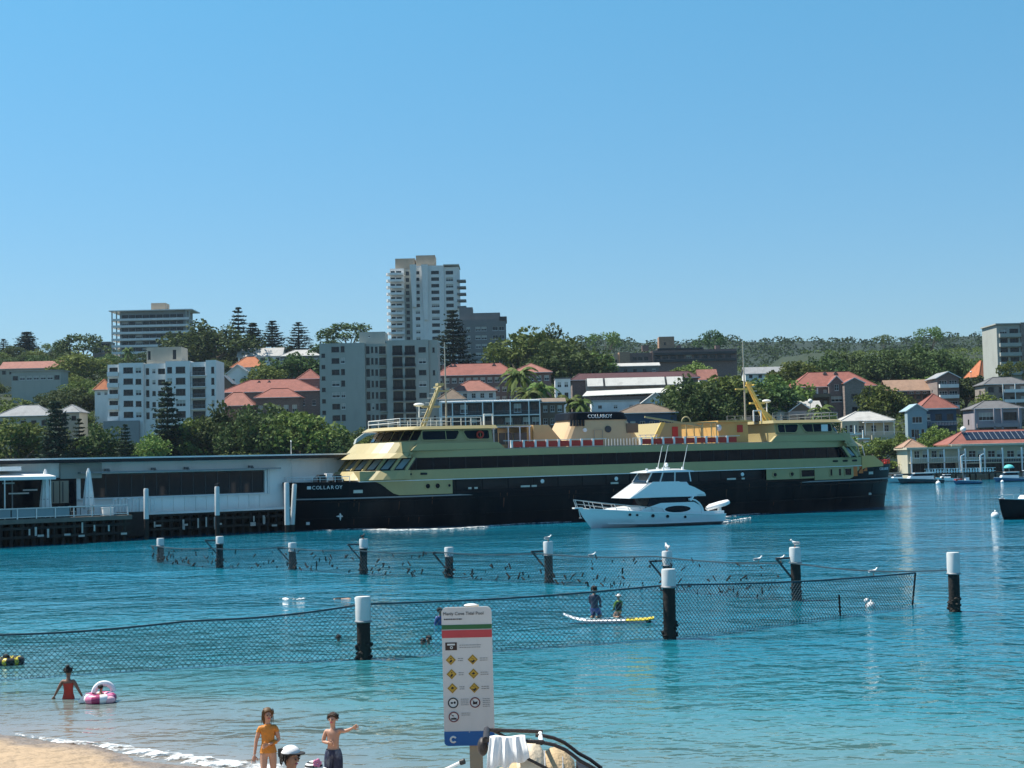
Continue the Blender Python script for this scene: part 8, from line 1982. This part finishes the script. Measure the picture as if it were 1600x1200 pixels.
for sx_ in (-1, 1):
    for y_ in (-.26, .26):
        mb = MB(); mb.tube([(sx_ * -.25, y_, .66), (sx_ * .36, y_, .17)], .016, 7); mb.obj('chassis_tube', [M['steel']], pr)
        mb = MB(); mb.torus((sx_ * .38, y_ * 1.1, .16), .135, .025, 'y', 18, 7); w_ = mb.obj('wheel', [M['black_rubber']], pr, True); mb = MB()
        for q in range(3): a = q * 1.047; mb.bar((sx_ * .38 - .13 * math.cos(a), y_ * 1.1, .16 - .13 * math.sin(a)), (sx_ * .38 + .13 * math.cos(a), y_ * 1.1, .16 + .13 * math.sin(a)), .018); 
        mb.obj('spokes', [M['steel']], w_)
mb = MB(); mb.tube([(.42, .0, .45), (.05, -.27, .8), (-.45, -.26, pxz(762, 1148)[1])], .014, 7); mb.tube([(.42, 0, .45), (.05, .27, .8), (-.45, .26, pxz(762, 1148)[1])], .014, 7); mb.obj('handle_tube', [M['leather']], pr, True)
tw = thing('towel', 'white towel draped over the pram handle', 'towel', (PO.x, PY, PZ)); mb = MB(); rings = []
rr = random.Random(3); nfold = 40
tops = arcpts([(768, 1149), (822, 1149)], 0)
for k in range(nfold + 1):
    f = k / nfold; x_ = tops[0][0] + (tops[1][0] - tops[0][0]) * f; fold = .022 * math.sin(f * 23 + 1) + .012 * math.sin(f * 41); zt = tops[0][2] + .03 + .006 * math.sin(f * 9)
    lf = (1193 - 18 * f + 3 * math.sin(f * 17)) ; zl = pxz(790, lf)[1]; spread = (f - .5) * .06
    rings.append([(x_ + spread, -.36 + fold, zl), (x_ + spread * .6, -.33 + fold, zl + (zt - zl) * .5), (x_, -.30 + fold * .5, zt - .03), (x_, -.285 + fold * .2, zt), (x_, -.255, zt + .008), (x_, -.225, zt - .004), (x_, -.205 + fold * .3, zt - .06), (x_ + spread * .5, -.20 + fold * .5, zt - .24)])
mb.loft(rings, closed=False, caps=False); o_ = mb.obj('cloth', [M['cloth_white']], tw, True); sm_ = o_.modifiers.new('thickness', 'SOLIDIFY'); sm_.thickness = .006
SO = at(715, 1197, 14.0); sc_ = thing('kick_scooter', 'kick scooter showing one white handlebar end with a black grip left of the sign post', 'scooter', (SO.x - .06, 14.0, 2.2), R(0)); hz = SO.z - 2.2
mb = MB(); mb.tube([(-.20, .03, hz - .10), (.085, -.02, hz + .035)], .014, 8); hb = mb.obj('handlebar', [M['white_paint']], sc_)
mb = MB(); mb.tube([(.085, -.02, hz + .035), (.125, -.03, hz + .048)], .026, 10); mb.obj('grip', [M['black_rubber']], hb); mb = MB(); mb.tube([(-.33, .05, hz - .16), (-.20, .03, hz - .10)], .022, 10); mb.obj('grip', [M['black_rubber']], hb)
mb = MB(); mb.tube([(-.1, 0, .1), (-.06, .01, hz - .03)], .02, 8); mb.obj('stem', [M['steel']], sc_); mb = MB(); mb.box(-.16, -.04, .05, .6, .07, .1); mb.obj('deck', [M['frame_dark']], sc_)
for y_ in (-.02, .66): mb = MB(); mb.torus((-.1, y_, .08), .06, .02, 'x', 14, 6); mb.obj('wheel', [M['black_rubber']], sc_, True)

# ------------------------------------------------------------------ summer haze
hz_ = bpy.data.materials.new('haze'); hz_.use_nodes = True; ht_ = hz_.node_tree; ht_.nodes.remove(ht_.nodes['Principled BSDF'])
pv_ = ht_.nodes.new('ShaderNodeVolumePrincipled'); pv_.inputs['Density'].default_value = HAZE; pv_.inputs['Color'].default_value = (.62, .80, .95, 1); pv_.inputs['Anisotropy'].default_value = .2
ht_.links.new(pv_.outputs[0], ht_.nodes['Material Output'].inputs['Volume'])
mb = MB(); mb.box(-1000, 1100, -1600, 1700, -7.5, 175); hb_ = tag(mb.obj('haze', [hz_]), kind='stuff')
